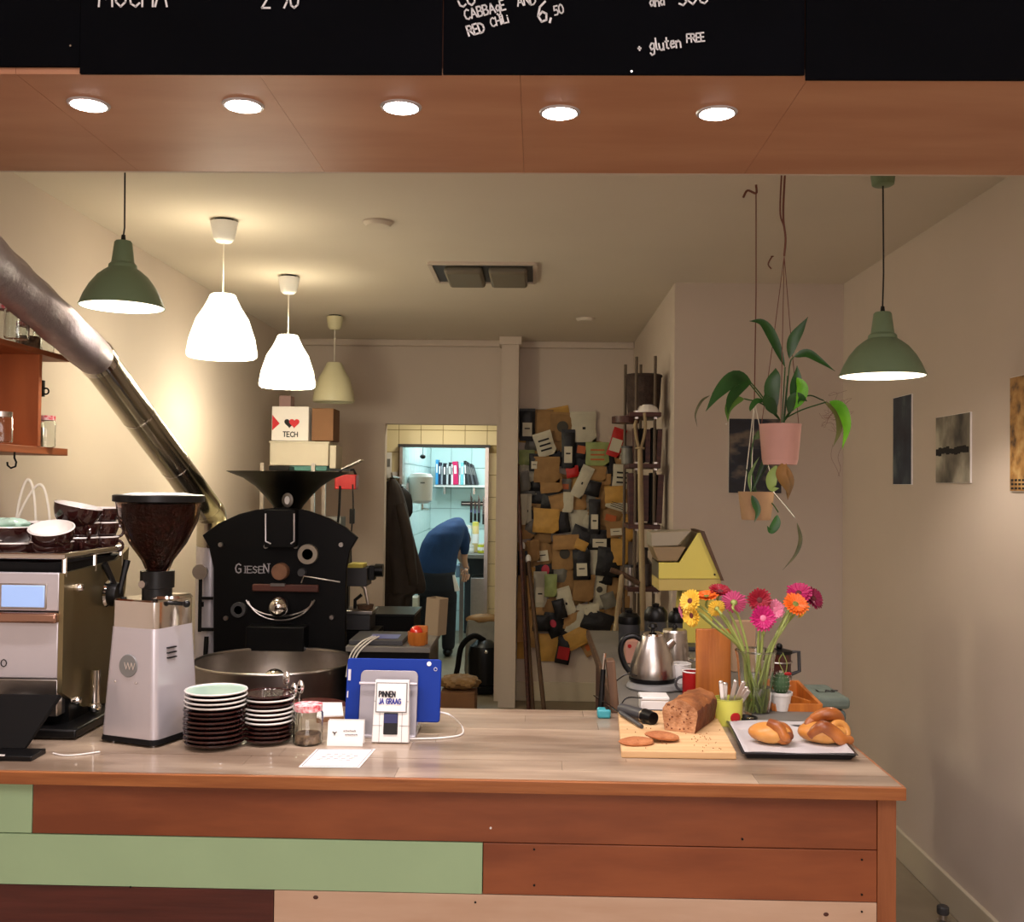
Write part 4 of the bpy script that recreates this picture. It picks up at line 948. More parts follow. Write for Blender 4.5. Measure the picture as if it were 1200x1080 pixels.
# dark cabinet with touch screen between roaster and door
DZ = P(460, 757, 3.8).z
x0, x1 = P(408, 755, 3.8).x, P(503, 759, 3.8).x
t = thing('black_cabinet', 'low black cabinet with pale top behind the blue tablet', 'cabinet', ((x0 + x1) / 2, 3.8, 0))
w = x1 - x0
obj('body', MB().box((0, .19, (DZ - .02) / 2), (w, .36, DZ - .02)), m_black, t, bevel=.003); obj('top', MB().box((0, .18, DZ - .01), (w + .012, .4, .02)), m_slate, t, bevel=.002)
q = P(446, 746, 3.93)
t = thing('touch_screen', 'flat dark touch screen with bluish glow on the black cabinet', 'screen', (q.x, 3.93, DZ))
obj('frame', MB().box((0, 0, .01), (.2, .24, .018)), m_dgrey, t, bevel=.002); obj('display', MB().box((.02, -.02, .0195), (.11, .1, .002)), m_dim, t)
q = P(458, 716, 5.0)
t = thing('black_crate', 'black box standing behind the touch screen', 'box', (q.x, 5.0, 0))
zz = P(446, 722, 4.85).z
obj('box', MB().box((0, 0, zz / 2), (.26, .3, zz)), m_matte, t, bevel=.003); obj('lid', MB().box((0, 0, zz + .006), (.27, .31, .012)), m_black, t, bevel=.002)
q = P(427, 745, 3.86)
t = thing('cable', 'bundle of pale cables drooping off the left of the black cabinet', 'cable', (q.x, 3.77, DZ - .05))
for k in range(3):
    obj('cable_run', MB().tube(spline([(.03 + k * .012, .1, .075), (-.0 + k * .015, .02, .065), (-.035 + k * .012, -.0, .02), (-.05 + k * .01, -.002, -.06)], 6), .003, 6), m_cordw, t)
q = P(489, 752, 3.84)
t = thing('timer', 'orange holder with a glossy red ball on the black cabinet', 'holder', (q.x, 3.84, DZ))
obj('holder', MB().shell([(.004, 0), (.03, 0), (.036, .012), (.037, .05)], th=.005, seg=20), m_amber, t); obj('holder_back', MB().box((.012, .02, .035), (.05, .012, .07)), m_amber, t, bevel=.003)
obj('ball', MB().ball((-.004, -.004, .048), .025, 18), M('gloss_red', (214, 44, 20), .15, coat=1), t)
q = P(508, 748, 4.05)
t = thing('paper_tube', 'open upright cardboard sleeve behind the orange holder', 'box', (q.x, 4.12, DZ + .0), -.5)
hh_ = P(508, 700, 4.12).z - DZ
mb = MB()
for x_, y_, a_, b_ in ((0, -.03, .062, .004), (0, .03, .062, .004), (-.03, 0, .004, .06), (.03, 0, .004, .06)): mb.box((x_, y_, hh_ / 2), (a_, b_, hh_))
obj('sleeve', mb, M('dull_card', (150, 132, 104), .8), t, rot=(0, .06, 0)); obj('inner_lining', MB().box((0, .0, hh_ * .4), (.05, .05, hh_ * .7)), m_black, t, rot=(0, .06, 0))

# rack with boxes behind the roaster
BY = 6.2
q = P(352, 552, BY)
t = thing('storage_rack', 'slim metal rack behind the roaster holding boxes', 'rack', (q.x, BY, 0))
def ro(a, b, Y=BY): p = P(a, b, Y); return (p.x - q.x, p.z)
zs = ro(350, 552)[1]
x0, x1 = ro(317, 0)[0], ro(376, 0)[0]
for n_, z in (('shelf_board', zs), ('shelf_board', zs - .42), ('shelf_board', .4)):
    obj(n_, MB().box(((x0 + x1) / 2, .16, z - .008), (x1 - x0, .34, .016)).box(((x0 + x1) / 2, -.01, z - .03), (x1 - x0, .012, .012)), m_steel, t)
for x in (x0, x1):
    for y in (0, .32): obj('upright', MB().box((x, y, (zs + .05) / 2), (.022, .022, zs + .05)), m_steel, t)
def carton(n, x0, y0, x1, y1, d, m, label, Y=BY + .15, z=None, rz=0, cat='box'):
    a = P(x0, y1, Y - d / 2); b = P(x1, y0, Y - d / 2); w, h = b.x - a.x, b.z - a.z
    z = a.z if z is None else z
    t = thing(n, label, cat, ((a.x + b.x) / 2, Y, z), rz)
    obj('box', MB().box((0, 0, h / 2), (w, d, h)), m, t, bevel=.004)
    return t, w, h, d
t1, w, h, d = carton('cardboard_box', 316, 514, 385, 541, .26, m_cardw, 'wide pale cardboard box under the TECH box on the rack', z=zs + .035)
obj('lid_flap', MB().box((0, -.0, h - .002), (w + .012, d + .01, .01)), m_cardw, t1, bevel=.002)
zb1 = zs + .035 + h + .006
t1, w, h, d = carton('cardboard_box', 318, 473, 362, 513, .22, M('print_box', (226, 220, 214), .7), 'white box with two hearts and the word TECH on the rack', z=zb1)
m_heart = M('heart_red', (196, 30, 40), .6)
def heart(par, cx, cz, r, m, y): 
    pts_ = [(cx + r * .0625 * 16 * math.sin(u) ** 3, cz + r * .0625 * (13 * math.cos(u) - 5 * math.cos(2 * u) - 2 * math.cos(3 * u) - math.cos(4 * u))) for u in [2 * PI * i / 28 for i in range(28)]]
    obj('heart', MB().prism(pts_[::-1], y, y - .0012), m, par, smooth=False)
heart(t1, -.004, h * .52, .032, m_mark, -d / 2 - .0002); heart(t1, .026, h * .52, .032, m_heart, -d / 2 - .0008)
obj('side_print', MB().prism([(-w / 2 + .004, h * .3), (-w / 2 + .05, h * .5), (-w / 2 + .004, h * .75)], -d / 2 - .0001, -d / 2 - .0014), m_heart, t1, smooth=False)
lettering('box_lettering', 'TECH', (-.042, -d / 2 - .0002, h * .12), .03, m_mark, t1, wgt=.2, gap=.18)
carton('cardboard_box', 365, 474, 391, 512, .2, m_card, 'brown cardboard box right of the TECH box on the rack', z=zb1 + .003)
carton('cardboard_box', 386, 516, 394, 543, .2, m_cardw, 'narrow pale box at the right end of the rack top', z=zs + .02)
carton('cardboard_box', 327, 459, 341, 472, .1, M('mauve_card', (140, 112, 108), .8), 'small mauve-brown box on top of the TECH box', z=zb1 + h + .002)
carton('folder', 340, 538, 383, 546, .24, M('teal_folder', (70, 124, 116), .5), 'teal folder lying under the boxes on the rack', z=zs + .004)
carton('paper_tray', 315, 543, 339, 548, .2, m_black, 'flat black tray lying at the left of the rack shelf', Y=BY + .0, z=zs + .002)
carton('grey_box', 377, 575, 400, 602, .16, m_grey, 'grey metal box on the lower rack level right of the funnel', z=zs - .42)
carton('yellow_box', 355, 586, 376, 597, .14, M('ochre', (190, 158, 60), .6), 'yellow packet on the lower rack level behind the funnel', z=zs - .415)
rt, w, h, d = carton('power_tool', 392, 556, 417, 573, .1, m_red, 'red power unit hanging at the right of the rack', Y=BY - .05, cat='tool')
obj('handle', MB().tube([(-.05, 0, h), (-.03, 0, h + .03), (.04, 0, h + .03), (.055, 0, h)], .008, 8), m_black, rt)
obj('cord', MB().tube(spline([(.045, -.05, .03), (.05, -.05, -.12), (.04, -.05, -.3), (.045, -.05, -.46)], 6), .005, 6), m_cord, rt); obj('cord_plug', MB().box((.045, -.05, -.16), (.03, .02, .09)), m_black, rt, bevel=.004)
obj('strap', MB().tube(spline([(-.03, -.05, .02), (-.035, -.05, -.15), (-.05, -.05, -.3), (-.02, -.05, -.42)], 6), .008, 6), m_black, rt)
q = P(405, 553, BY - .1)
t = thing('laptop_lid', 'thin silver panel tilted up from the rack top at right', 'panel', (q.x, BY, zs + .01))
obj('panel', MB().box((.02, 0, .02), (.16, .12, .006), T=RY(-.45)), m_steel, t); obj('panel_rest', MB().box((-.04, 0, .0), (.12, .14, .012)), m_black, t)

# ================================================================ lobby: coats, vacuum cleaner, boxes
def coatobj(px0_, py0_, py1_, Y, wpx, label, m, drift=0, seed=1):
    top = P(px0_, py0_, Y); bot = P(px0_, py1_, Y); h = top.z - bot.z; w = px(wpx, Y)
    t = thing('coat', label, 'coat', (top.x, Y, bot.z))
    rn = random.Random(seed); vs = []; fs = []; S = 22; Rn = 12
    ph = rn.uniform(0, 6)
    for j in range(Rn + 1):
        u = j / Rn; z = h * (1 - u)
        hw = w / 2 * (.2 + .38 * min(1, u * 4) ** .6 + .42 * u) * (1 + .1 * math.sin(u * 9 + ph)); hd = .05 + .05 * u
        for i in range(S):
            a = 2 * PI * i / S; f = 1 + .16 * math.sin(5 * a + ph + u * 2) * min(1, u * 2)
            vs.append((drift * u * w + hw * math.cos(a) * f, hd * math.sin(a) * f, z - (.04 * h * math.sin(2 * a + ph) if j == Rn else 0)))
    for j in range(Rn):
        for i in range(S): fs.append((j * S + i, j * S + S * 1 + i, (j + 1) * S + (i + 1) % S, j * S + (i + 1) % S))
    fs.append(tuple(range(S))); fs.append(tuple(Rn * S + i for i in range(S))[::-1])
    obj('body', MB().add(vs, fs), m, t, angle=1.2, sub=1)
    for s_ in (-1, 1):
        obj('sleeve', MB().tube(spline([(s_ * w * .26, 0, h * .93), (s_ * w * .42 + drift * w * .2, -.05, h * .72), (s_ * w * .40 + drift * w * .4, -.07, h * .5), (s_ * w * .36 + drift * w * .5, -.06, h * .34)], 5), [.022 + .02 * min(1, i / 5) for i in range(16)], 12), m, t, angle=1.2)
    obj('collar', MB().torus((0, -.01, h * .97), .042, .018, T=TR(0, 0, h * .985) @ RX(.7) @ TR(0, 0, -h * .985), seg=16), m, t)
    return t
def coatrows(rows, Y, label, m, seed, sleeves):
    c = P(rows[0][1], rows[0][0], Y); zb = P(rows[0][1], rows[-1][0], Y).z
    t = thing('coat', label, 'coat', (c.x, Y, zb)); rn = random.Random(seed); ph = rn.uniform(0, 6)
    keys = [Vector(r) for r in rows]; rs_ = spline(keys, 3); vs = []; fs = []; S = 30
    for j, (yy, xc, hw) in enumerate(rs_):
        p = P(xc, yy, Y); a = px(hw, Y); u = j / (len(rs_) - 1); b = min(.075, .03 + a * .5)
        for k in range(S):
            an = 2 * PI * k / S; f = 1 + .13 * math.sin(6 * an + ph + 1.5 * u) * min(1, u * 3) + .05 * math.sin(11 * an - 2 * u)
            vs.append((p.x - c.x + a * math.cos(an) * f, b * math.sin(an) * f, p.z - zb))
    n = len(rs_)
    for j in range(n - 1):
        for k in range(S): fs.append((j * S + k, (j + 1) * S + k, (j + 1) * S + (k + 1) % S, j * S + (k + 1) % S))
    fs.append(tuple(range(S))); fs.append(tuple((n - 1) * S + k for k in range(S))[::-1])
    obj('body', MB().add(vs, fs), m, t, angle=1.2)
    for pts_ in sleeves:
        q = [P(a, b, Y) - Vector((c.x, Y, zb)) + Vector((0, -.07, 0)) for a, b in pts_]; sp2 = spline(q, 5)
        obj('sleeve', MB().tube(sp2, [.028 + .018 * math.sin(PI * min(1, .2 + .7 * i / len(sp2))) for i in range(len(sp2))], 12), m, t, angle=1.2)
    obj('hanging_loop', MB().torus((0, -.02, P(rows[0][1], rows[0][0], Y).z - zb), .018, .004, T=TR(0, 0, 0)), m_black, t)
coatrows([(560, 460, 2.5), (570, 461, 8), (590, 463, 12), (620, 465, 16), (655, 470, 20), (682, 475, 22), (694, 474, 21), (700, 465, 15), (742, 463, 13)], 8.1, 'long black coat flaring out in front by the doorway', m_coatb, 1, [[(470, 590), (478, 625), (482, 655), (486, 684)]])
coatrows([(570, 470, 2), (580, 474, 8), (600, 475, 8.5), (612, 472, 6), (640, 471, 12), (720, 468, 14), (735, 467, 12)], 8.32, 'dark hooded coat hanging behind the flared black coat', m_coat, 5, [])
coatrows([(564, 455, 2), (575, 454, 9), (620, 455, 12), (700, 458, 14), (752, 457, 12)], 8.5, 'black jacket hanging at the far left edge of the doorway', m_matte, 9, [])
q = P(455, 556, 8.45)
t = thing('coat_rack', 'white wall rail of hooks above the hanging coats', 'coat rack', (q.x, 8.56, q.z))
obj('rail', MB().box((-.1, 0.02, 0), (.32, .02, .05)), m_white, t)
for a_, b_, c_ in ((460, 559, 8.1), (470, 569, 8.32), (455, 563, 8.5)):
    p_ = P(a_, b_, c_) - t.location; obj('hanging_arm', MB().tube([(p_.x, .02, p_.z + .0), (p_.x, p_.y - .01, p_.z + .002), (p_.x, p_.y - .03, p_.z + .02)], .008, 8), m_steel, t)
for k in range(4): obj('hook', MB().tube([(-.22 + k * .08, 0.01, 0), (-.22 + k * .08, -.05, -.01), (-.22 + k * .08, -.06, .02)], .006, 8), m_steel, t)
t, w, h, d = carton('wall_switch', 452, 530, 459, 560, .02, m_white, 'white fuse switch on the tiles above the coats', Y=8.58, cat='switch')
obj('button', MB().box((0, -.012, h * .6), (w * .5, .006, h * .3)), m_grey, t)
# cardboard box with crumpled kraft paper, vacuum cleaner, paper sack
BX = 7.15
q0 = P(537, 778, BX - .14)
t, w, h, d = carton('cardboard_box', 516, 778, 557, 808, .3, m_card, 'brown cardboard box on the floor beside the doorway', Y=BX, z=0)
q = t.location
t2 = thing('kraft_sheet', 'crumpled kraft paper heaped on the cardboard box by the doorway', 'paper', (q.x, BX, h + .002))
obj('crumple', MB().ball((0, 0, .045), .15, 26, sc=(.95, .8, .34), wob=lambda a, p: 1 + .14 * math.sin(7 * a + 3 * p) * math.cos(5 * p + a) + .08 * math.sin(13 * a)), m_kraft, t2, angle=.15)
VY = 8.12
q = P(570, 800, VY)
t = thing('vacuum_cleaner', 'black tub vacuum cleaner standing by the door jamb', 'vacuum cleaner', (q.x - .01, VY - .22, 0))
obj('tub', MB().lathe([(.09, .05), (.12, .08), (.125, .3), (.11, .36), (.06, .4), (0, .41)], seg=28), m_black, t)
obj('base', MB().lathe([(0, .02), (.13, .02), (.14, .06), (.1, .08)], seg=28), m_matte, t)
for s_ in (-.11, .1): obj('wheel', MB().torus((0, 0, 0), .05, .014, T=TR(s_, -.06, .075) @ RX(PI / 2)).cyl((s_, -.05, .075), (s_, -.07, .075), .03, 16), m_dgrey, t)
obj('hose', MB().tube(spline([(0, 0, .4), (-.08, -.05, .44), (-.17, -.04, .36), (-.2, -.02, .2), (-.22, 0, .1)], 8), .022, 10), m_matte, t)
obj('latch', MB().ball((.02, -.12, .33), .016, 12), m_chrome, t)
q = P(567, 725, 8.35)
t = thing('paper_sack', 'kraft paper sack with a rolled top behind the vacuum cleaner', 'sack', (q.x, 8.38, 0))
zz = P(567, 722, 8.3).z
obj('sack', rbox([(0, .13, .1, 0), (.1, .15, .12, 0), (zz * .8, .14, .11, 0), (zz * .93, .13, .06, 0)]), m_baggrey, t, angle=.8)
obj('rolled_top', MB().ball((0, 0, zz * .94), .13, 20, sc=(1.1, .6, .32), wob=lambda a, p: 1 + .1 * math.sin(6 * a)), m_kraft, t)

# ================================================================ kitchen
# wall shelf with files
zk = P(540, 568, 11.0).z
xa = P(509.5, 568, 11.0).x; xb = P(575, 568, 11.0).x
t = thing('kitchen_shelf', 'white shelf board on the kitchen wall carrying folders', 'shelf', ((xa + xb) / 2, 11.05, zk))
obj('board', MB().box((0, 0, -.012), (xb - xa, .24, .024)), m_white, t, bevel=.002)
for s_ in (-.2, .12): obj('bracket', MB().box((s_, .05, -.06), (.02, .12, .08)), m_steel, t)
x = 511
fl_ = [(3.4, (60, 150, 205), 29, 0), (3, (30, 40, 66), 26, 0), (2.2, (150, 160, 170), 22, .0), (4, (24, 26, 34), 25, 0), (2.6, (190, 196, 200), 24, 0), (3, (28, 28, 34), 26, 0), (2.6, (225, 225, 225), 24, .0), (6.5, (206, 24, 92), 27, -.06), (2, (215, 215, 220), 24, 0), (3.6, (120, 196, 206), 26, 0), (1.8, (236, 236, 238), 25, 0), (3, (22, 22, 26), 28, -.08), (2.6, (60, 62, 66), 27, -.12), (2.6, (28, 28, 32), 26, -.16), (2.6, (90, 92, 98), 25, -.2), (2.6, (26, 26, 30), 25, -.24), (2.4, (70, 70, 76), 24, -.28)]
names_ = ['sky blue folder at the left end of the kitchen shelf', 'navy folder second on the kitchen shelf', 'thin grey booklet after the navy folder', 'black folder fourth on the kitchen shelf', 'pale booklet between two black folders', 'black folder left of the thin white booklet', 'thin white booklet left of the magenta folder', 'magenta folder in the middle of the kitchen shelf', 'pale booklet right of the magenta folder', 'light teal folder near the middle of the shelf', 'thin white booklet right of the teal folder', 'first black folder of the leaning row', 'dark grey folder second in the leaning row', 'black folder third in the leaning row', 'grey folder fourth in the leaning row', 'black folder fifth in the leaning row', 'dark grey folder at the right end of the leaning row']
for (wd, col, hp_, lean), lb in zip(fl_, names_):
    Y = 11.0; w = px(wd, Y) * .93; h = px(hp_, Y); c = P(x + wd / 2, 560, Y)
    t = thing('folder', lb, 'folder', (c.x, Y, zk + .001 + abs(math.sin(lean)) * w * .5), group='folders on the kitchen shelf'); t.rotation_euler = (0, lean, 0)
    m = M('folder_%d' % x, col, .5)
    obj('cover', MB().box((0, 0, h / 2), (w, .16, h)), m, t, bevel=.002)
    obj('spine_label', MB().box((0, -.0805, h * .65), (w * .5, .002, h * .35)), m_white if wd > 2.7 else m_grey, t)
    x += wd
q = P(484, 592, 10.0)
t = thing('water_heater', 'white cylindrical water heater on the blue tiled wall', 'heater', (KX0 + .122, 9.2, P(490, 590, 9.2).z))
hh_ = P(490, 555, 9.2).z - P(490, 590, 9.2).z
obj('tank', MB().lathe([(0, 0), (.07, .005), (.105, .03), (.112, hh_ - .03), (.09, hh_), (0, hh_ + .01)], seg=32), m_white, t)
obj('outlet', MB().cyl((.02, -.02, 0), (.02, -.02, -.05), .012, 10).cyl((.02, -.02, -.045), (.08, -.03, -.05), .01, 8), m_chrome, t)
obj('badge', MB().box((.03, -.108, hh_ * .7), (.04, .004, .012)), m_grey, t); obj('wall_mount', MB().box((-.112, 0, hh_ * .5), (.02, .1, .1)), m_steel, t)
q = P(509, 536, 10.7)
t = thing('hanging_ladle', 'small black ladle hanging from a wire above the folders', 'ladle', (q.x, 9.6, P(509, 535, 9.6).z))
zt2 = ZT - t.location.z
obj('wire', MB().tube([(0, 0, .02), (0.003, 0, .1), (0, 0, zt2)], .003, 6), m_black, t); obj('bowl', MB().ball((0, 0, 0), .028, 14, sc=(1, 1, .8)), m_black, t)
# worktop with cabinets
zw = P(553, 649, 10.35).z
wa = P(538, 649, 10.3).x; wb = .2
t = thing('kitchen_worktop', 'grey kitchen worktop with a dark open shelf below', 'worktop', ((wa + wb) / 2, 10.7, 0))
obj('top', MB().box((0, 0, zw - .02), (wb - wa, .9, .04)), m_slate, t, bevel=.002)
obj('fridge_front', MB().box((-.03, -.2, .33), (wb - wa - .3, .4, .66)), m_steel, t, bevel=.004)
obj('fridge_handle', MB().box((-.03 - .1, -.42, .5), (.02, .03, .3)), m_dgrey, t)
for s_ in (-1, 1): obj('side_leg', MB().box((s_ * ((wb - wa) / 2 - .03), -.4, (zw - .04) / 2), (.04, .04, zw - .04)), m_steel, t)
obj('rear_panel', MB().box((0, .3, (zw - .04) / 2), (wb - wa - .02, .02, zw - .05)), m_dgrey, t)
# knives
zk2 = P(553, 590, 11.1).z
t = thing('knife_rail', 'black magnetic strip on the kitchen wall holding knives', 'rail', (P(556, 590, 11.1).x, 11.17, zk2))
obj('strip', MB().box((0, 0, 0), (.3, .02, .045)), m_black, t, bevel=.003); obj('inlay', MB().box((0, -.011, 0), (.28, .003, .012)), m_steel, t)
for i, (xk, h1, h2) in enumerate(((552.5, 577, 612), (557, 585, 610), (561.5, 579, 612), (567, 580, 614))):
    a = P(xk, h1, 11.14); b = P(xk, h2, 11.14); L = a.z - b.z
    t = thing('kitchen_knife', ['long kitchen knife at the left of the magnetic strip', 'short kitchen knife second on the magnetic strip', 'wide kitchen knife third on the magnetic strip', 'kitchen knife at the right end of the magnetic strip'][i], 'knife', (a.x, 11.14, b.z), group='knives on the magnetic strip')
    obj('blade', MB().prism([(-.014, L * .35), (.014, L * .35), (.012, L * .8), (-.01, L)], -.003, .003), m_chrome, t, smooth=False)
    obj('handle', MB().box((0, 0, L * .17), (.026, .018, L * .36)), m_black, t, bevel=.004)
# jars and food on the worktop
for i, (xk, yk, wk, hk, col, lb) in enumerate(((557, 647, 8, 36, (214, 188, 130), 'tall tub with a pale label on the kitchen worktop'), (549, 646, 7, 32, (190, 216, 222), 'clear plastic bottle left of the tall tub in the kitchen'), (564, 650, 9, 12, (204, 202, 60), 'yellow-green packet in front of the tub in the kitchen'), (552, 650, 7, 10, (214, 214, 208), 'small white tub at the front left of the kitchen worktop'))):
    Y = 10.6 - .12 * (i > 1); c = P(xk, yk, Y); w = px(wk, Y) / 2; h = px(hk, Y)
    t = thing('food_tub', lb, 'tub', (c.x, Y, zw + .001))
    obj('body', MB().lathe([(0, 0), (w * .92, .002), (w, .01), (w, h * .85), (w * .85, h * .88)], seg=20), M('tub_%d' % i, col, .4), t)
    obj('lid', MB().lathe([(w * .95, h * .85), (w * .95, h * .98), (0, h)], seg=20), m_cream if i else m_yellow, t)
    obj('label', MB().lathe([(w * 1.02, h * .3), (w * 1.02, h * .6)], seg=20), m_paper, t)
t, w, h, d = carton('plastic_crate', 534, 668, 548, 682, .3, M('crate_blue', (110, 130, 150), .5), 'bluish bag of things on the open shelf under the kitchen worktop', Y=10.45, z=.662)
obj('crate_fill', MB().ball((0, 0, h), w * .4, 14, sc=(1, 1.2, .4)), m_baggrey, t)
t, w, h, d = carton('sheet_white', 475, 700, 489, 714, .2, m_cordw, 'pale wire basket low between the coats and the person', Y=9.3, cat='basket')

# person
HY = 9.45
hip = P(512, 675, HY); 
t = thing('person', 'person in a blue jumper and dark trousers bending over a kitchen worktop', 'person', (hip.x, HY, 0))
def hp(a, b, y=0): p = P(a, b, HY + y); return (p.x - hip.x, y, p.z)
def skin(name, nodes, edges, mat, parent, root=0, sub=2):
    me = bpy.data.meshes.new(name); me.from_pydata([n[0] for n in nodes], edges, []); me.update(); me.materials.append(mat)
    o = bpy.data.objects.new(name, me); C.objects.link(o); o.parent = parent
    sm = o.modifiers.new('skin', 'SKIN')
    for i, n in enumerate(nodes):
        r = n[1]; me.skin_vertices[0].data[i].radius = r if isinstance(r, tuple) else (r, r)
        me.skin_vertices[0].data[i].use_root = (i == root)
    sm.use_smooth_shade = True
    s_ = o.modifiers.new('sub', 'SUBSURF'); s_.levels = sub; s_.render_levels = sub
    return o
zz = lambda y: P(512, y, HY).z
# trousers: pelvis root, thighs, knees, ankles
def slices(mb, secs, S=24):
    """closed loft through horizontal ellipses: (x, y, z, half width, half depth)"""
    vs = []; fs = []; n = len(secs)
    for x, y, z, a, b in secs:
        for i in range(S): u = 2 * PI * i / S; vs.append((x + a * math.cos(u), y + b * math.sin(u), z))
    for k in range(n - 1):
        for i in range(S): j = (i + 1) % S; fs.append((k * S + i, k * S + j, (k + 1) * S + j, (k + 1) * S + i))
    fs.append(tuple(range(S))[::-1]); fs.append(tuple((n - 1) * S + i for i in range(S)))
    return mb.add(vs, fs)
def fused(name, mb, mat, vox=.014):
    o = obj(name, mb, mat, t); r = o.modifiers.new('remesh', 'REMESH'); r.mode = 'VOXEL'; r.voxel_size = vox; r.use_smooth_shade = True
    q = o.modifiers.new('smooth', 'SMOOTH'); q.factor = .6; q.iterations = 4; return o
def sx(p): return P(p, 640, HY).x - hip.x
wk = lambda p: px(p, HY)
mb = MB()
slices(mb, [(sx(513), .03, zz(704), wk(22), .13), (sx(513), .0, zz(690), wk(23), .15), (sx(512), .0, zz(672), wk(22), .14), (sx(512), .02, zz(662), wk(21), .12)])
slices(mb, [(sx(503) + .0, .0, .07, .06, .075), (sx(502), .0, .35, .07, .08), (sx(502), .03, .58, .085, .1), (sx(502), .02, zz(698), wk(12), .13), (sx(504), .0, zz(684), wk(12), .13)])
slices(mb, [(sx(526), .08, .07, .06, .075), (sx(526), .08, .35, .07, .08), (sx(525), .07, .58, .085, .1), (sx(524), .04, zz(698), wk(12), .13), (sx(522), .0, zz(684), wk(12), .13)])
fused('trousers', mb, m_trouser)
mb = MB()
slices(mb, [(sx(512), .01, zz(676), wk(21), .145), (sx(512), .02, zz(664), wk(23), .15), (sx(513), .05, zz(650), wk(23.5), .16), (sx(516), .1, zz(637), wk(23.5), .2), (sx(521), .16, zz(625), wk(22), .24), (sx(527), .22, zz(616), wk(17), .24), (sx(531), .26, zz(610), wk(10), .18), (sx(533), .28, zz(607), wk(4), .08)])
slices(mb, [(sx(542), .24, zz(651), wk(4.6), .055), (sx(543), .22, zz(644), wk(5.6), .065), (sx(542), .22, zz(630), wk(6.5), .075), (sx(539), .22, zz(619), wk(7.5), .085), (sx(534), .22, zz(612), wk(7), .08)])
slices(mb, [(sx(530), .5, zz(650), wk(4.6), .055), (sx(527), .46, zz(640), wk(6), .07), (sx(525), .4, zz(628), wk(7), .09), (sx(525), .34, zz(618), wk(8), .1)])
fused('jumper', mb, m_sweater)
skin('forearm', [((sx(542), .24, zz(648)), .045), ((sx(541), .28, zz(658)), .036), ((.245, .34, zz(668)), .028)], [(0, 1), (1, 2)], m_skin, t)
skin('forearm', [((sx(530), .5, zz(647)), .042), ((sx(534), .53, zz(656)), .034), ((.2, .55, zz(664)), .027)], [(0, 1), (1, 2)], m_skin, t)
def hand(o_, flip):
    x, y, z = o_
    skin('hand', [((x, y, z), (.022, .03)), ((x - .005, y + .01, z - .045), (.018, .036))], [(0, 1)], m_skin, t)
    for i in range(4):
        fx_ = (i - 1.5) * .019; ln_ = (.07, .08, .075, .058)[i]
        skin('finger', [((x + fx_, y + .01, z - .055), .0095), ((x + fx_ - .004 * flip, y + .004, z - .055 - ln_ * .55), .0088), ((x + fx_ - .012 * flip, y - .012, z - .055 - ln_), .0075)], [(0, 1), (1, 2)], m_skin, t, sub=1)
    skin('thumb', [((x - .02 * flip, y, z - .02), .011), ((x - .042 * flip, y - .01, z - .045), .010), ((x - .046 * flip, y - .012, z - .07), .008)], [(0, 1), (1, 2)], m_skin, t, sub=1)
hand((.245, .37, zz(669)), 1); hand((.21, .55, zz(664)), -1)
hd = MB(); hc = (sx(536), .54, zz(634))
Th = TR(*hc) @ RX(.9)
obj('head', MB().ball((0, 0, 0), .1, 24, T=Th, sc=(.8, 1.02, 1.15)), m_skin, t)
obj('neck', MB().cyl((sx(532), .36, zz(620)), (sx(535), .48, zz(629)), .055, 16), m_skin, t)
obj('hair', MB().ball((0, -.016, .012), .106, 24, T=Th, sc=(.84, 1.0, 1.1)), m_hair, t)
obj('nose', MB().ball((0, .105, -.02), .014, 10, T=Th, sc=(.8, 1.2, 1.5)), m_skin, t)
for s_ in (-1, 1):
    obj('ear', MB().ball((s_ * .082, -.0, -.015), .022, 12, T=Th, sc=(.4, .8, 1.3)), m_skin, t); obj('eye', MB().ball((s_ * .032, .088, .012), .011, 12, T=Th), m_white, t)
obj('mouth', MB().ball((0, .094, -.055), .018, 12, T=Th, sc=(1.2, .4, .3)), M('lips', (170, 100, 90), .5), t)
for s_ in (-.10, .10): obj('shoe', MB().ball((s_, .05 + (.05 if s_ > 0 else 0), .045), .06, 18, sc=(.8, 1.9, .75)), m_black, t)
t = thing('tea_towel', 'white towel tucked at the right hip of the bending person', 'towel', (hp(540, 700, 0)[0] + hip.x - .01, HY - .06, zz(690)))
obj('cloth', MB().box((-.02, 0, .07), (.05, .02, .15), T=RY(-.25), taper=.5), m_paper, t, bevel=.005)
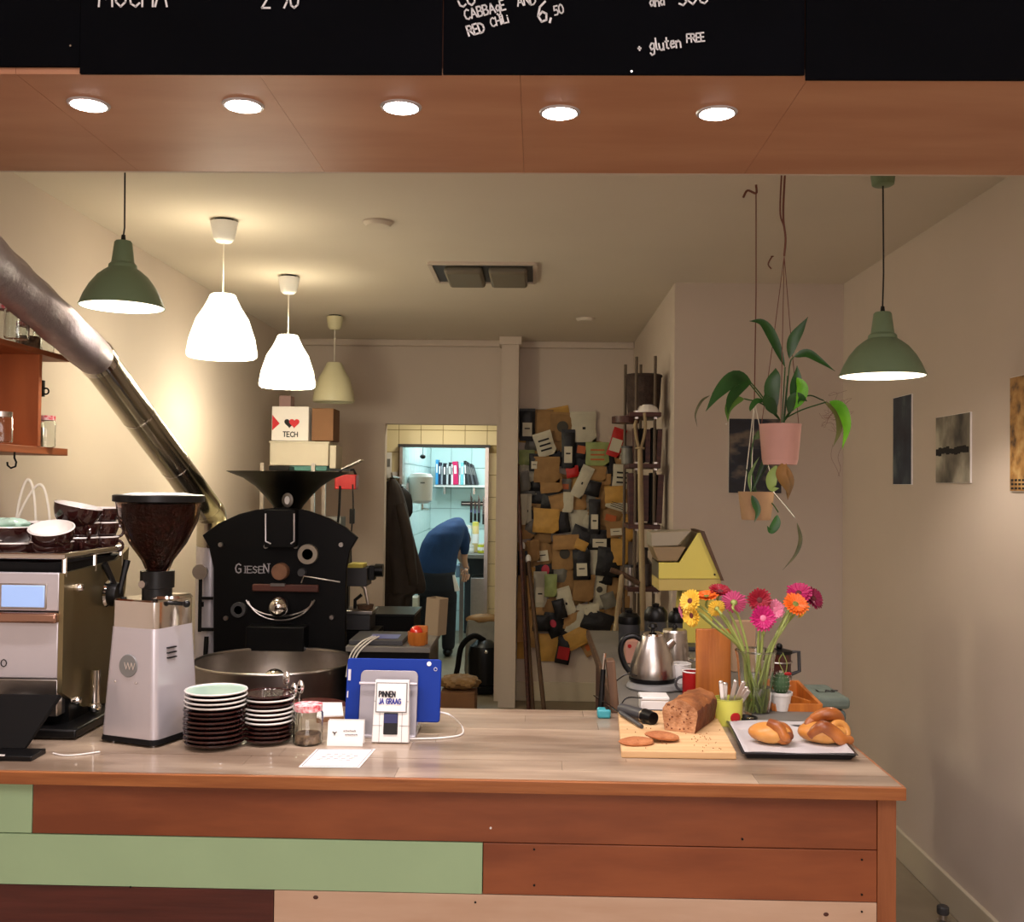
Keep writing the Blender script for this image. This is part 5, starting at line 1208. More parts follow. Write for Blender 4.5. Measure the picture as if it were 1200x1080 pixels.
# ================================================================ wall of coffee bags
YB = 7.65
BAGS = """143 225 92 200 0 D L|220 355 110 90 5 S|265 225 140 190 0 K|415 240 150 180 3 K E|560 240 150 190 -1 W M|385 380 95 120 0 K|290 360 110 150 -18 W X|455 395 78 240 0 D L|545 400 92 135 8 D O|660 430 135 145 0 N X|795 350 78 180 17 R T|755 490 60 170 -15 D|840 430 70 95 2 K L|485 555 75 70 -10 R|555 625 72 205 24 W M|305 540 150 160 0 K|140 455 90 95 0 N|218 490 62 110 0 D L|835 590 110 150 3 W X|655 565 110 90 5 K|625 672 92 95 12 D|435 660 66 95 2 S O|335 640 130 110 -6 K|230 640 86 90 0 D|345 745 120 150 10 D|385 775 95 110 -14 K|455 770 62 125 3 W|530 770 90 95 0 K|630 730 80 75 0 S|690 745 80 125 8 K|785 715 120 105 -3 A|800 790 130 62 18 W X|640 870 68 215 0 D L|750 880 115 115 14 K O|515 890 115 185 5 W|410 900 88 150 -8 D|300 900 150 150 3 A|110 820 50 190 0 W|170 820 45 190 0 W M|560 1010 140 110 22 D|790 960 110 100 -5 K L|270 1010 110 90 2 K|440 1050 150 90 -3 K|675 1035 135 125 0 D L|195 940 80 90 10 S|860 760 50 140 0 K|130 960 90 120 -5 K|150 620 60 120 -10 S|870 960 70 150 3 A|160 560 110 110 8 W|900 640 50 160 4 W|600 560 70 80 -20 N|720 610 60 70 0 K|840 1000 60 120 -6 W"""
BAGS2 = """270 100 115 155 -8 K L|430 110 140 200 2 K E|550 190 102 185 -2 D L|545 50 75 62 25 A|650 175 90 230 -15 W|740 170 140 180 6 D M|815 100 100 165 0 A|295 220 120 85 0 D P|258 362 76 220 0 W L|332 335 72 140 0 N|400 250 80 110 0 S|465 340 115 250 -20 K|436 452 92 185 -17 W M|565 350 120 170 5 K|675 362 82 145 4 W E|740 440 82 95 -20 S|655 450 90 90 0 W|345 590 92 190 -24 D P|560 600 150 190 28 W|660 590 175 130 18 D|695 638 115 62 5 A|545 690 185 110 -28 A|600 765 82 105 -32 K O|312 770 125 170 0 A|425 790 84 170 10 D T|500 600 110 110 20 K|265 600 100 100 0 D|480 560 90 90 0 K|740 540 90 90 4 K|255 510 80 80 0 K|125 200 70 190 0 D|150 380 90 200 2 K|120 600 90 230 0 K|130 770 80 140 0 A|190 680 80 160 0 K|860 560 60 120 3 D|640 700 100 90 -30 K O|210 90 70 130 -5 K|395 500 70 120 -15 D|455 640 90 160 12 D|720 250 80 140 4 D|330 480 90 80 8 K|620 510 90 80 -10 W|870 300 70 110 0 S"""
mats = {'K': m_kraft, 'D': m_bagblack, 'W': m_bagwhite, 'S': m_baggrey, 'N': m_baggreen, 'R': m_bagred, 'A': m_goldk}
cn = {'K': 'brown kraft', 'D': 'black foil', 'W': 'off-white', 'S': 'grey foil', 'N': 'pale green', 'R': 'bright red', 'A': 'golden kraft'}
bl_ = []
for src, oy_ in ((BAGS, 460), (BAGS2, 630)):
    for e in src.split('|'):
        a = e.split(); bl_.append((590 + float(a[0]) / 6, oy_ + float(a[1]) / 6, float(a[2]) / 6, float(a[3]) / 6, float(a[4]), a[5], a[6] if len(a) > 6 else ''))
rg = random.Random(21)
FILL = []
for i in range(6):
    for j in range(7):
        e = (613 + i * 22 + rg.uniform(-4, 4), 500 + j * 37 + rg.uniform(-8, 8), 21, 28, rg.uniform(-14, 14), rg.choice('KKADWSKA'), ''); FILL.append(e)
FILL = [e for e in FILL if not (e[0] > 700 and e[1] > 735) and not (e[0] > 690 and e[1] < 515)]
bl_ += FILL
bl_.sort(key=lambda b: b[1])
NR = math.ceil(len(bl_) / 15); rows = [bl_[i:i + NR] for i in range(0, len(bl_), NR)]
od = ['leftmost', 'second from left', 'third from left', 'fourth from left', 'fifth from left', 'sixth from left', 'seventh from left', 'eighth from left', 'ninth from left', 'tenth from left']
rnk = ['top', 'second', 'third', 'fourth', 'fifth', 'sixth', 'seventh', 'eighth', 'ninth', 'tenth', 'eleventh', 'twelfth', 'thirteenth', 'fourteenth', 'lowest']
order = list(range(len(bl_))); random.Random(5).shuffle(order)
extra = {'L': ' with pale label', 'E': ' with round emblem', 'M': ' with small mark', 'X': ' with print lines', 'O': ' with orange patch', 'T': ' with coloured label', 'P': ' with pink patch', '': ''}
m_pink = M('pink_patch', (206, 60, 84), .5); m_orange = M('orange_patch', (190, 96, 40), .5); m_emb = M('emblem_grey', (70, 66, 58), .7)
def bag_mesh(w, h, d, rn):
    nx_, nz_ = 5, 6; vs = []; fs = []
    for s_ in (0, 1):
        for j in range(nz_ + 1):
            for i in range(nx_ + 1):
                u, v = i / nx_, j / nz_; e = (1 - (2 * u - 1) ** 4) * (1 - (2 * v - 1) ** 4) if v < .86 else .12
                y = -d * e * (1 + rn.uniform(-.25, .25)) if s_ == 0 else 0.0
                vs.append(((u - .5) * w * (1 + .03 * math.sin(9 * v)), y, (v - .5) * h))
    k = (nx_ + 1) * (nz_ + 1)
    for j in range(nz_):
        for i in range(nx_):
            a = j * (nx_ + 1) + i; b, c, e = a + 1, a + nx_ + 2, a + nx_ + 1
            fs.append((a, b, c, e)); fs.append((a + k, e + k, c + k, b + k))
    bd = [i for i in range(nx_)] + [nx_ + (nx_ + 1) * j for j in range(nz_)] + [k - 1 - i for i in range(nx_)] + [(nx_ + 1) * (nz_ - j) for j in range(nz_)]
    for i in range(len(bd)): a, b = bd[i], bd[(i + 1) % len(bd)]; fs.append((a + k, b + k, b, a))
    return MB().add(vs, fs)
idx = 0
for ri, row in enumerate(rows):
    row = sorted(row, key=lambda b: b[0])
    for ci, (bx_, by_, bw, bh, rot, ty_, ex) in enumerate(row):
        lay = (idx * 7) % 13; idx += 1
        if (bw, bh) == (21, 28): lay = -.8
        Y = YB - .012 - lay * .0075
        c = P(bx_, by_, Y); w, h = px(bw, Y) * 1.2, px(bh, Y) * 1.14
        if c.x - w / 2 < px1 + .004: c.x = px1 + .006 + w / 2
        rn = random.Random(idx)
        lb = '%s coffee bag%s, %s in the %s bag row' % (cn[ty_], extra[ex], 'rightmost' if ci == len(row) - 1 else od[ci], rnk[ri] if ri < len(rows) - 1 else 'lowest')
        t = thing('coffee_bag', lb, 'coffee bag', (c.x, Y, c.z), group='empty coffee bags pinned to the alcove wall'); t.rotation_euler = (0, math.radians(-rot) * -1 if False else math.radians(rot), 0)
        obj('pouch', bag_mesh(w, h, min(.016, .11 * min(w, h)), rn), mats[ty_], t, angle=1.0)
        obj('top_seal', MB().box((0, -.004, h * .46), (w * .99, .006, h * .07)), mats[ty_], t)
        y = -min(.016, .11 * min(w, h)) * 1.3 - .001
        def patch(n_, cx, cz, ww, hh, m): obj(n_, MB().box((cx * w, y, cz * h), (ww * w, .002, hh * h)), m, t)
        if ex == 'L': patch('label', 0, -.15, .6, .42, m_label); obj('label_print', MB().box((0, y - .0015, -.12 * h), (w * .34, .001, h * .04)), m_mark, t)
        elif ex == 'E': obj('emblem', MB().cyl((0, y + .001, 0), (0, y - .001, 0), w * .22, 20), m_emb, t)
        elif ex == 'M': patch('mark', .03, -.05, .12, .08, m_mark)
        elif ex == 'X':
            for q in range(3): patch('print_line', .0, .16 - q * .2, .6, .07, (m_mark if ty_ != 'N' else m_orange))
        elif ex == 'O': patch('patch', .02, 0, .55, .35, m_orange)
        elif ex == 'T': patch('label', 0, -.1, .8, .45, m_red if ty_ == 'D' else m_label)
        elif ex == 'P': obj('patch', MB().ball((0, y, -.05 * h), w * .2, 14, sc=(1, .1, 1.3)), m_pink, t)

# leaning poles by the pillar
def pole(name, label, a, b, r, m, cat='pole', Ya=7.3, Yb=7.3, head=None):
    A = P(a[0], a[1], Ya); B = P(b[0], b[1], Yb)
    # bottom down to the floor along the same line
    k = A.z / max(1e-3, (B.z - A.z)); A2 = A - (B - A) * k; A2.z = 0.0; A2.y = min(A2.y, 7.6)
    t = thing(name, label, cat, A2)
    Bl = B - A2
    obj('shaft', MB().cyl((0, 0, r * .3), Bl, r, 12), m, t)
    if head: head(t, Bl)
    return t
def capped(t, B): obj('end_cap', MB().ball(B, .022, 12, sc=(1, 1, 1.6)), m_white, t)
pole('wooden_pole', 'slim brown wooden pole leaning in the corner behind the pillar', (624, 828), (612, 640), .016, m_stickd, Ya=7.2, Yb=7.42, head=capped)
pole('wooden_pole', 'brown wooden pole with white tip leaning right of the other pole', (637, 828), (619, 655), .016, m_stickd, Ya=7.1, Yb=7.4, head=capped)
pole('wooden_pole', 'short dark brown stick between the two long poles by the pillar', (616, 760), (606, 545), .014, m_darkwood, Ya=7.25, Yb=7.45, head=lambda t, B: obj('end_cap', MB().ball(B, .017, 12), m_darkwood, t))
# carved walking stick with a forked ring top
FY = 5.35
A = P(757, 770, FY); B = P(750, 525, FY)
t = thing('forked_stick', 'pale carved wooden stick with a forked top before the rack', 'stick', (A.x, FY, 0))
bz = B.z; bx_0 = B.x - A.x
obj('shaft', MB().tube([(0, 0, 0), (bx_0 * .3, 0, bz * .4), (bx_0 * .8, 0, bz * .8), (bx_0, 0, bz)], [.014, .017, .015, .013], 12), m_stick, t)
e = px(8, FY); tz_ = P(750, 488, FY).z
for s_ in (-1, 1): obj('fork', MB().tube(spline([(bx_0, 0, bz - .02), (bx_0 + s_ * e * .5, 0, bz + .05), (bx_0 + s_ * e * .75, 0, tz_ - .05), (bx_0 + s_ * e * .6, 0, tz_ + .02 * s_)], 5), .008, 8), m_stick, t)
obj('binding', MB().torus((bx_0, 0, bz), .02, .006, seg=16), m_stick, t)
pole('bent_stick', 'grey-brown wooden stick leaning towards the rack beside the bag wall', (716, 790), (729, 672), .014, m_stick, Ya=5.3, Yb=5.35, head=lambda t, B: obj('handle', MB().tube([B + Vector((-.06, 0, .02)), B, B + Vector((.09, 0, -.05))], .014, 10), m_stickd, t), cat='stick')

# ================================================================ rod rack with timber shelves
KY = 5.55
q = P(760, 600, KY)
t = thing('rod_rack', 'tall rack of threaded rods with dark wooden shelves in the corner', 'rack', (q.x, KY, 0))
def ko(a, b, Y=KY): p = P(a, b, Y); return (p.x - q.x, Y - KY, p.z)
x0, x1 = ko(741, 0)[0], min(ko(778, 0)[0], .705 - q.x)
for (a, ytop, yy) in ((746, 418, 0.0), (768, 417, 0.0), (733, 427, .24), (751, 427, .3)):
    p = ko(a, ytop, KY + yy); obj('threaded_rod', MB().cyl((p[0], yy, 0), (p[0], yy, p[2]), .0085, 10), m_rod, t)
for yv in (486, 546, 617, 690, 750):
    z = ko(760, yv)[2]
    obj('shelf_board', MB().box(((x0 + x1) / 2, .13, z), (x1 - x0, .34, .024)), m_darkwood, t, bevel=.003)
    nb = MB()
    for a in (746, 768): p = ko(a, yv); nb.lathe([(.016, -.022), (.016, -.012)], c=(p[0], 0, z), seg=6).lathe([(.016, .012), (.016, .022)], c=(p[0], 0, z), seg=6)
    obj('rod_nuts', nb, m_steel, t)
z = ko(740, 491)[2]; obj('shelf_ear', MB().lathe([(.0, -.018), (.075, -.018), (.075, .018), (0, .018)], c=(x0 - .01, .08, z), seg=24, sy=1.2), m_darkwood, t)
zs_ = ko(760, 486)[2] + .0125
c = ko(757, 460)
t = thing('sack_basket', 'dark woven sack standing on top of the rod rack', 'basket', (q.x + c[0], KY + .14, zs_))
h_ = ko(757, 440, KY + .1)[2] - zs_
obj('basket', MB().shell([(.004, 0), (.085, 0), (.095, h_ * .5), (.1, h_)], th=.006, seg=28), m_wicker, t)
obj('folded_rim', MB().torus((0, 0, h_), .097, .009, seg=28), m_wicker, t)
c = ko(759, 478, KY + .02)
t = thing('bowl', 'upturned cream bowl in front of the sack on the rod rack', 'bowl', (q.x + c[0], KY + .02, zs_ + .0))
obj('bowl', MB().lathe([(.064, 0), (.062, .012), (.046, .036), (.0, .04)], seg=28), m_cream, t); obj('foot_ring', MB().lathe([(.03, .038), (.03, .043), (.0, .043)], seg=20), m_cream, t)
def rack_item(lv, x, kind, m, label, cat, yoff=.1, h=.15, r=.03, name='bottle'):
    z = ko(760, (546, 617, 690, 750)[lv])[2] + .0125
    t = thing(name, label, cat, (q.x + ko(x, 0)[0], KY + yoff, z))
    if kind == 'bundle':
        for k in range(5): obj('dark_slat', MB().box(((k - 2) * r * .42, 0, h / 2), (r * .36, r * 1.2, h * (1 - .05 * (k % 3)))), m if k % 2 else m_darkwood, t, rot=(0, .02 * (k - 2), 0))
    elif kind == 'can':
        obj('body', MB().lathe([(0, 0), (r, .002), (r, h), (0, h)], seg=24), m, t); obj('lid', MB().lathe([(r * 1.04, h), (r * 1.04, h + .012), (0, h + .014)], seg=24), m_dgrey, t)
    else:
        obj('body', MB().lathe([(0, 0), (r, .002), (r, h * .6), (r * .4, h * .78), (r * .4, h), (0, h)], seg=20), m, t); obj('cap', MB().lathe([(r * .45, h * .96), (r * .45, h * 1.04), (0, h * 1.05)], seg=16), m_black, t)
    return t
rack_item(0, 765, 'bundle', m_matte, 'bundle of dark flat slats on the upper middle rack shelf', 'slats', h=.2, r=.07, name='slat_bundle')
rack_item(0, 744, 'can', m_baggrey, 'grey tin at the left of the upper middle rack shelf', 'tin', h=.09, r=.035, name='tin', yoff=.2)
rack_item(1, 763, 'bundle', m_matte, 'bundle of tall dark boards on the middle rack shelf', 'slats', h=.28, r=.085, name='slat_bundle')
rack_item(2, 762, 'bottle', M('dark_jar', (52, 44, 44), .15, coat=.5), 'dark glossy bottle on the rack left of the yellow machine', 'bottle', h=.2, r=.045, yoff=.05)
rack_item(2, 745, 'can', m_steel, 'small steel canister on the rack behind the forked stick', 'canister', h=.1, r=.03, name='canister', yoff=.05)

# ================================================================ yellow machine on its column
HY2 = 4.0
q = P(815, 690, HY2)
t = thing('yellow_machine', 'pale yellow house-shaped machine hood on a column', 'machine', (q.x, HY2, 0))
def ho(a, b): p = P(a, b, HY2); return (p.x - q.x, p.z)
hood = [ho(772, 659), ho(796, 659), ho(818, 624), ho(824, 624), ho(845, 678), ho(772, 678)]
obj('hood_panel', MB().prism(hood, 0, .012), m_yellow, t, bevel=.002, smooth=False)
obj('hood_body', MB().prism([(a * 1.0, b - .002) for a, b in hood], .013, .24), m_cheek, t, smooth=False)
rim_ = [ho(820, 622), ho(825, 622), ho(848, 680), ho(845, 680)]
obj('edge_trim', MB().prism(rim_, -.01, .24), m_stickd, t, smooth=False)
obj('lower_panel', MB().prism([ho(772, 678), ho(845, 678), ho(845, 692), ho(772, 692)], .004, .24), M('ochre_panel', (196, 176, 100), .5), t, bevel=.002, smooth=False)
a = ho(837.5, 673); obj('screw', MB().cyl((a[0], .002, a[1]), (a[0], -.002, a[1]), .004, 10), m_black, t)
obj('bean_bin', MB().prism([ho(764, 624), ho(812, 622), ho(796, 640), ho(764, 641)], .03, .2), M('pale_bin', (156, 146, 124), .4, alpha=1), t, bevel=.004)
obj('head_block', MB().prism([ho(765, 641), ho(805, 641), ho(795, 658), ho(772, 658)], .02, .2), M('head_block_tan', (140, 118, 84), .5), t, bevel=.003)  # plain tan block below the bin
zc_ = ZC
obj('column', MB().prism([ho(803, 692), ho(842, 692), (ho(842, 0)[0], zc_), (ho(803, 0)[0], zc_)], .08, .22), m_yellow, t, bevel=.003)
obj('foot_plate', MB().box((0.02, .12, zc_ + .008), (.24, .3, .016)), m_dgrey, t, bevel=.003)
t.location.z = 0
# canisters, mugs behind the kettle
def can(pxc, pytop, pybot, hw, Y, m, lidm, label, name='canister', dome=True):
    a = P(pxc, pybot, Y); h = P(pxc, pytop, Y).z - ZC; r = px(hw, Y)
    t = thing(name, label, 'canister', (a.x, Y, ZC), group='canisters behind the kettle')
    obj('body', MB().lathe([(0, 0), (r * .95, .001), (r, .006), (r, h * .68), (0, h * .68)], seg=28), m, t)
    obj('lid', MB().lathe([(r * 1.03, h * .68), (r * 1.06, h * .74), (r * 1.0, h * .9), (r * .7, h), (0, h)], seg=28), lidm, t)
    obj('knob', MB().lathe([(.012, h), (.014, h + .012), (0, h + .016)], seg=16), lidm, t)
can(737, 718, 780, 12.5, 4.08, m_dgrey, m_black, 'dark canister with a black lid at the left behind the kettle')
can(768, 711, 780, 13, 4.0, m_dgrey, m_black, 'dark canister with a rounded black lid right behind the kettle')
can(792, 716, 780, 9, 4.1, m_dgrey, m_black, 'narrow black canister between the kettle and the yellow column')
t, w, h, d = carton('tea_box', 733, 735, 757, 762, .1, M('rose_box', (178, 132, 112), .6), 'rosy cardboard packet with a red dot behind the kettle', Y=3.72, z=ZC)
obj('red_dot', MB().cyl((-w * .3, -d / 2, h * .75), (-w * .3, -d / 2 - .002, h * .75), .007, 14), m_red, t)
t, w, h, d = carton('paper_filter_pack', 777, 710, 789, 735, .1, m_bagwhite, 'off-white packet standing between the black canisters', Y=4.22, z=ZC); t['category'] = 'packet'
obj('fold', MB().box((0, 0, h), (w, .02, .01)), m_bagwhite, t)
t, w, h, d = carton('grinder_body', 766, 694, 792, 712, .12, m_grey, 'grey block under the yellow hood behind the canisters', Y=4.35, z=ZC + .0)
obj('front_plate', MB().box((0, -.061, h * .6), (w * .6, .004, h * .3)), m_black, t)

# kettle
KYt = K(766, 806).y
q = K(766, 806); s = KYt / F
t = thing('electric_stand', 'grey electric base under the steel kettle', 'kettle base', (q.x, KYt, ZC))
obj('base', MB().lathe([(0, 0), (.082, 0), (.086, .006), (.08, .018), (.066, .024), (0, .024)], seg=36), m_grey, t)
obj('switch_tongue', MB().box((.07, -.035, .01), (.055, .05, .016)), m_grey, t, bevel=.004)
t = thing('kettle', 'brushed steel electric kettle with a black handle and knob', 'kettle', (q.x - .004, KYt, ZC + .0245))
hh_ = P(763, 744, KYt).z - ZC - .0245
obj('body', MB().lathe([(0, .012), (.071, .012), (.072, .02), (.069, .045), (.06, hh_ * .55), (.047, hh_ * .82), (.036, hh_ * .96), (.033, hh_), (0, hh_)], seg=40), m_steel, t)
obj('bottom_ring', MB().lathe([(0, 0), (.072, 0), (.0735, .004), (.0735, .012), (0, .0125)], seg=40), m_black, t)
obj('lid', MB().lathe([(.034, hh_), (.033, hh_ + .006), (.02, hh_ + .011), (0, hh_ + .012)], seg=32), m_chrome, t)
obj('lid_knob', MB().lathe([(.006, hh_ + .011), (.007, hh_ + .018), (.016, hh_ + .026), (.013, hh_ + .036), (0, hh_ + .039)], seg=20), m_black, t)
obj('handle', MB().tube(spline([(-.035, 0, hh_ * .9), (-.06, 0, hh_ * .98), (-.09, 0, hh_ * .9), (-.1, 0, hh_ * .65), (-.088, 0, hh_ * .35), (-.072, 0, .026)], 6), [.009] * 31, 12), m_black, t)
obj('spout', MB().lathe([(.02, 0), (.012, .035), (0, .036)], T=TR(.04, 0, hh_ * .72) @ RY(.8), seg=16), m_steel, t)
# gooseneck kettle behind
q = P(790, 800, 3.55)
t = thing('gooseneck_kettle', 'steel gooseneck kettle standing behind the electric kettle', 'kettle', (q.x, 3.55, ZC))
h2 = P(790, 740, 3.55).z - ZC
obj('body', MB().lathe([(0, 0), (.055, .001), (.056, .01), (.044, h2 * .8), (.042, h2), (0, h2)], seg=32), m_steel, t)
obj('lid', MB().lathe([(.043, h2), (.04, h2 + .008), (0, h2 + .012)], seg=28), m_steel, t); obj('lid_knob', MB().ball((0, 0, h2 + .018), .01, 14), m_black, t)
obj('spout', MB().tube(spline([(.045, -.02, .04), (.075, -.03, .045), (.082, -.03, .09), (.092, -.03, h2 * .75), (.108, -.03, h2 * .86)], 6), .007, 10), m_chrome, t)
def mug(px_, pyb, Y, m, label, r=.034, h=.075, ha=PI):
    q = P(px_, pyb, Y); t = thing('mug', label, 'mug', (q.x, Y, ZC), group='enamel mugs behind the loaf')
    obj('body', MB().shell([(.004, 0), (r * .93, 0), (r, .004), (r, h)], th=.0025, seg=28), m, t); obj('rim', MB().torus((0, 0, h), r - .001, .0022, seg=28), m_white, t)
    obj('handle', MB().torus((0, 0, 0), h * .27, .004, T=RZ(ha) @ TR(r, 0, h * .5) @ RX(PI / 2), seg=18), m if m is m_white else m_dgrey, t)
mug(797, 806, 3.25, m_white, 'white mug right of the kettle'); mug(812, 808, 3.12, m_red, 'red mug with white rim beside the orange board', r=.032)
# upright board
q = P(835, 817, 3.0); BYY = 3.02
w = px(40, BYY); hb_ = P(835, 737, BYY).z - ZC
t = thing('upright_board', 'orange-brown wooden board standing upright behind the vase', 'board', (P(836, 800, BYY).x, BYY, ZC))
obj('board', MB().box((0, 0, hb_ / 2), (w, .02, hb_)), m_amber, t, bevel=.003, rot=(-.06, 0, 0)); obj('foot', MB().box((0, .03, .01), (w, .08, .02)), m_amber, t)
t, w, h, d = carton('pale_folder', 858, 700, 886, 760, .03, M('kraft_card', (176, 146, 116), .8), 'pale brown card standing behind the flower stems', Y=3.55, z=ZC)
# coffee press
q = P(913, 800, 3.4)
t = thing('coffee_press', 'dark coffee press with a handle behind the cactus', 'coffee press', (q.x, 3.4, ZC))
h2 = P(913, 760, 3.4).z - ZC
obj('glass', MB().lathe([(0, .01), (.038, .01), (.038, h2 * .88), (0, h2 * .88)], seg=28), M('press_dark', (70, 34, 30), .15, coat=.5), t)
obj('foot_ring', MB().lathe([(0, 0), (.041, 0), (.041, .014)], seg=28), m_steel, t); obj('band', MB().torus((0, 0, h2 * .6), .04, .003), m_steel, t)
obj('lid', MB().lathe([(.042, h2 * .87), (.042, h2 * .95), (.02, h2), (0, h2)], seg=28), m_black, t); obj('plunger', MB().ball((0, 0, h2 + .008), .011, 14), m_black, t)
obj('handle', MB().tube([(.038, 0, h2 * .9), (.064, 0, h2 * .92), (.066, 0, h2 * .3), (.04, 0, h2 * .2)], .006, 10), m_dgrey, t)

# ================================================================ bread board, loaf, cookies
cs = [K(728, 888), K(863, 890), K(838, 843), K(724, 838)]
c = sum(cs, Vector()) / 4
t = thing('bread_board', 'pale wooden bread board with crumbs at the right of the counter', 'board', (c.x, c.y, ZC))
l = [(p.x - c.x, p.y - c.y) for p in cs]; th = .018
obj('board', MB().add([(x, y, h) for h in (0, th) for x, y in l], [(3, 2, 1, 0), (4, 5, 6, 7), (0, 1, 5, 4), (1, 2, 6, 5), (2, 3, 7, 6), (3, 0, 4, 7)]), m_lip, t, bevel=.003, smooth=False)
ZB = ZC + th
cr = MB(); rn = random.Random(11)
for i in range(46):
    a, b = rn.random(), rn.random() ** 1.0
    cx = 735 + a * 110; cy = 848 + b * 30
    if rn.random() < .5: cx, cy = rn.gauss(826, 8), rn.gauss(866, 6)
    p = Pz(cx, min(cy, 880), ZB); cr.ball((p.x - c.x, p.y - c.y, th + .0008), rn.uniform(.0007, .0017), 6)
o = obj('crumbs', cr, m_crustt, t); o['kind'] = 'stuff'
# loaf: extruded rounded section along a slanted axis
f0, f1 = Pz(779, 855, ZB), Pz(814, 859.5, ZB); bk = Pz(837, 843, ZB)
ax = (bk - f1); ax.z = 0; L = ax.length; ux = (f1 - f0).normalized(); wl = (f1 - f0).length; ua = ax.normalized()
t = thing('loaf', 'cut brown fruit loaf with cracked top standing on the bread board', 'loaf', (f0.x, f0.y, ZB + .0005))
hl = P(797, 822, f0.y).z - ZB
sec = [(0, 0), (1, 0), (1.1, .62), (1.08, .8), (.95, .94), (.75, 1.02), (.5, 1.06), (.25, 1.02), (.05, .92), (-.07, .78), (-.08, .6)]
vs = []; fs = []; n = len(sec); Ls = 12; rn = random.Random(4)
for j in range(Ls + 1):
    for a, b in sec:
        k = 1 + (rn.uniform(-.05, .07) if b > .7 else rn.uniform(-.008, .008)); 
        p = ux * (a * wl) + ua * (L * j / Ls) + Vector((0, 0, b * hl * k)); vs.append(p)
for j in range(Ls):
    for i in range(n): fs.append((j * n + i, j * n + (i + 1) % n, (j + 1) * n + (i + 1) % n, (j + 1) * n + i))
fs.append(tuple(range(n))[::-1]); fs.append(tuple(Ls * n + i for i in range(n)))
mb = MB().add(vs, fs); mb.mi = [(1 if 3 <= (q % n) <= 8 else 0) if q < Ls * n else 0 for q in range(len(fs))]
obj('crust', mb, [m_crust, m_crustt], t, smooth=True, angle=.8)
fc = MB().add([Vector(v) - ua * .0015 for v in vs[:n]] + [Vector(v) + ua * .0002 for v in vs[:n]], [tuple(range(n))] + [(i + n, (i + 1) % n + n, (i + 1) % n, i) for i in range(n)])
obj('cut_face', fc, m_bread, t, smooth=False)
nt_ = MB()
for i in range(26):
    a, b = rn.uniform(.05, .95), rn.uniform(.08, .92); p = ux * (a * wl) + Vector((0, 0, b * hl)) - ua * .0016; nt_.ball(p, rn.uniform(.0012, .0028), 6, sc=(1, .4, .8))
obj('fruit_bits', nt_, m_crust, t)
for (cx, cy, lb, zo) in ((746, 871, 'flat golden cookie at the left end of the bread board', 0), (776, 867.5, 'golden cookie resting partly on the other cookie', .0065)):
    p = Pz(cx, cy, ZB)
    t = thing('cookie', lb, 'cookie', (p.x, p.y, ZB + zo + .0006), group='cookies on the bread board'); t.rotation_euler = (0, .12 if zo else 0, .2)
    obj('cookie', MB().lathe([(0, 0), (.039, 0), (.043, .004), (.04, .008), (.025, .0125), (0, .014)], seg=36, sy=.72, wob=lambda a: 1 + .03 * math.sin(5 * a) + .02 * math.sin(9 * a)), m_cookie, t)
    nb = MB(); rn = random.Random(int(cx))
    for i in range(10): a = rn.uniform(0, 6.3); r = rn.uniform(0, .03); nb.ball((r * math.cos(a), r * math.sin(a) * .7, .0115), .002, 6)
    obj('nut_bits', nb, m_crustt, t)
# bread knife and grey tool
p0, p1 = Pz(727, 838, ZC + .02), Pz(752, 852, ZB + .004)
t = thing('bread_knife', 'knife with a dark grey handle lying across the board corner', 'knife', (p0.x, p0.y, ZB + .006))
d_ = (p1 - p0); d_.z = 0
obj('handle', MB().cyl((0, 0, .004), (d_.x, d_.y, .0), .0055, 12), m_dgrey, t)
obj('blade', MB().cyl((0, 0, .003), (-d_.x * 1.4, -d_.y * 1.4, .008), .002, 8), m_chrome, t)
p0, p1 = Pz(728, 832, ZC + .03), Pz(763, 843, ZC + .03)
t = thing('stick_blender', 'grey cylindrical hand tool with a black end behind the board', 'tool', (p0.x, p0.y, ZC + .035))
d_ = (p1 - p0); d_.z = 0
obj('barrel', MB().cyl((0, 0, 0), d_ * .8, .014, 20, .017), m_dgrey, t); obj('black_cap', MB().cyl(d_ * .8, d_ * 1.08, .019, 20, .016), m_black, t); obj('steel_ring', MB().cyl(d_ * .76, d_ * .8, .0185, 20), m_steel, t)
obj('rest_foot', MB().box((d_.x * .9, d_.y * .9, -.018), (.03, .02, .034)), m_black, t)
t, w, h, d = carton('white_tub', 751, 821, 784, 834, .07, m_white, 'low white lidded box behind the loaf', Y=K(767, 834).y + .035, z=ZC, cat='tub')
obj('lid', MB().box((0, 0, h + .004), (w * 1.04, d * 1.04, .01)), m_white, t, bevel=.003); obj('dark_base', MB().box((0, 0, .004), (w * .9, d * 1.02, .006)), m_dgrey, t)
q = K(708, 842)
t = thing('turquoise_stand', 'small turquoise holder on the counter left of the bread board', 'holder', (q.x, q.y + .02, ZC))
obj('base', MB().box((0, 0, .012), (.036, .04, .024)), M('turquoise', (60, 150, 160), .5), t, bevel=.005); obj('slot', MB().box((.01, 0, .024), (.012, .03, .004)), m_black, t)
q = K(722, 838)
t = thing('knife_block', 'narrow brown upright block behind the turquoise holder', 'block', (q.x, q.y + .05, ZC))
hb_ = P(718, 772, q.y + .05).z - ZC
obj('block', MB().box((0, 0, hb_ / 2), (.024, .05, hb_)), m_stickd, t, bevel=.003, rot=(0, -.1, 0))
obj('cord', MB().tube(spline([(0, -.02, hb_ * .6), (.03, -.03, hb_ * .75), (.06, -.01, hb_ * .7)], 6), .002, 6), m_black, t)
obj('cord', MB().tube(spline([(0.01, -.03, hb_ * .1), (.03, -.03, hb_ * .3), (.075, -.01, hb_ * .28)], 6), .002, 6), m_black, t)
t = thing('spatula', 'black-handled tool with steel neck leaning left of the brown block', 'tool', (K(703, 830).x, q.y + .05, ZC))
hs_ = P(706, 765, q.y + .05).z - ZC
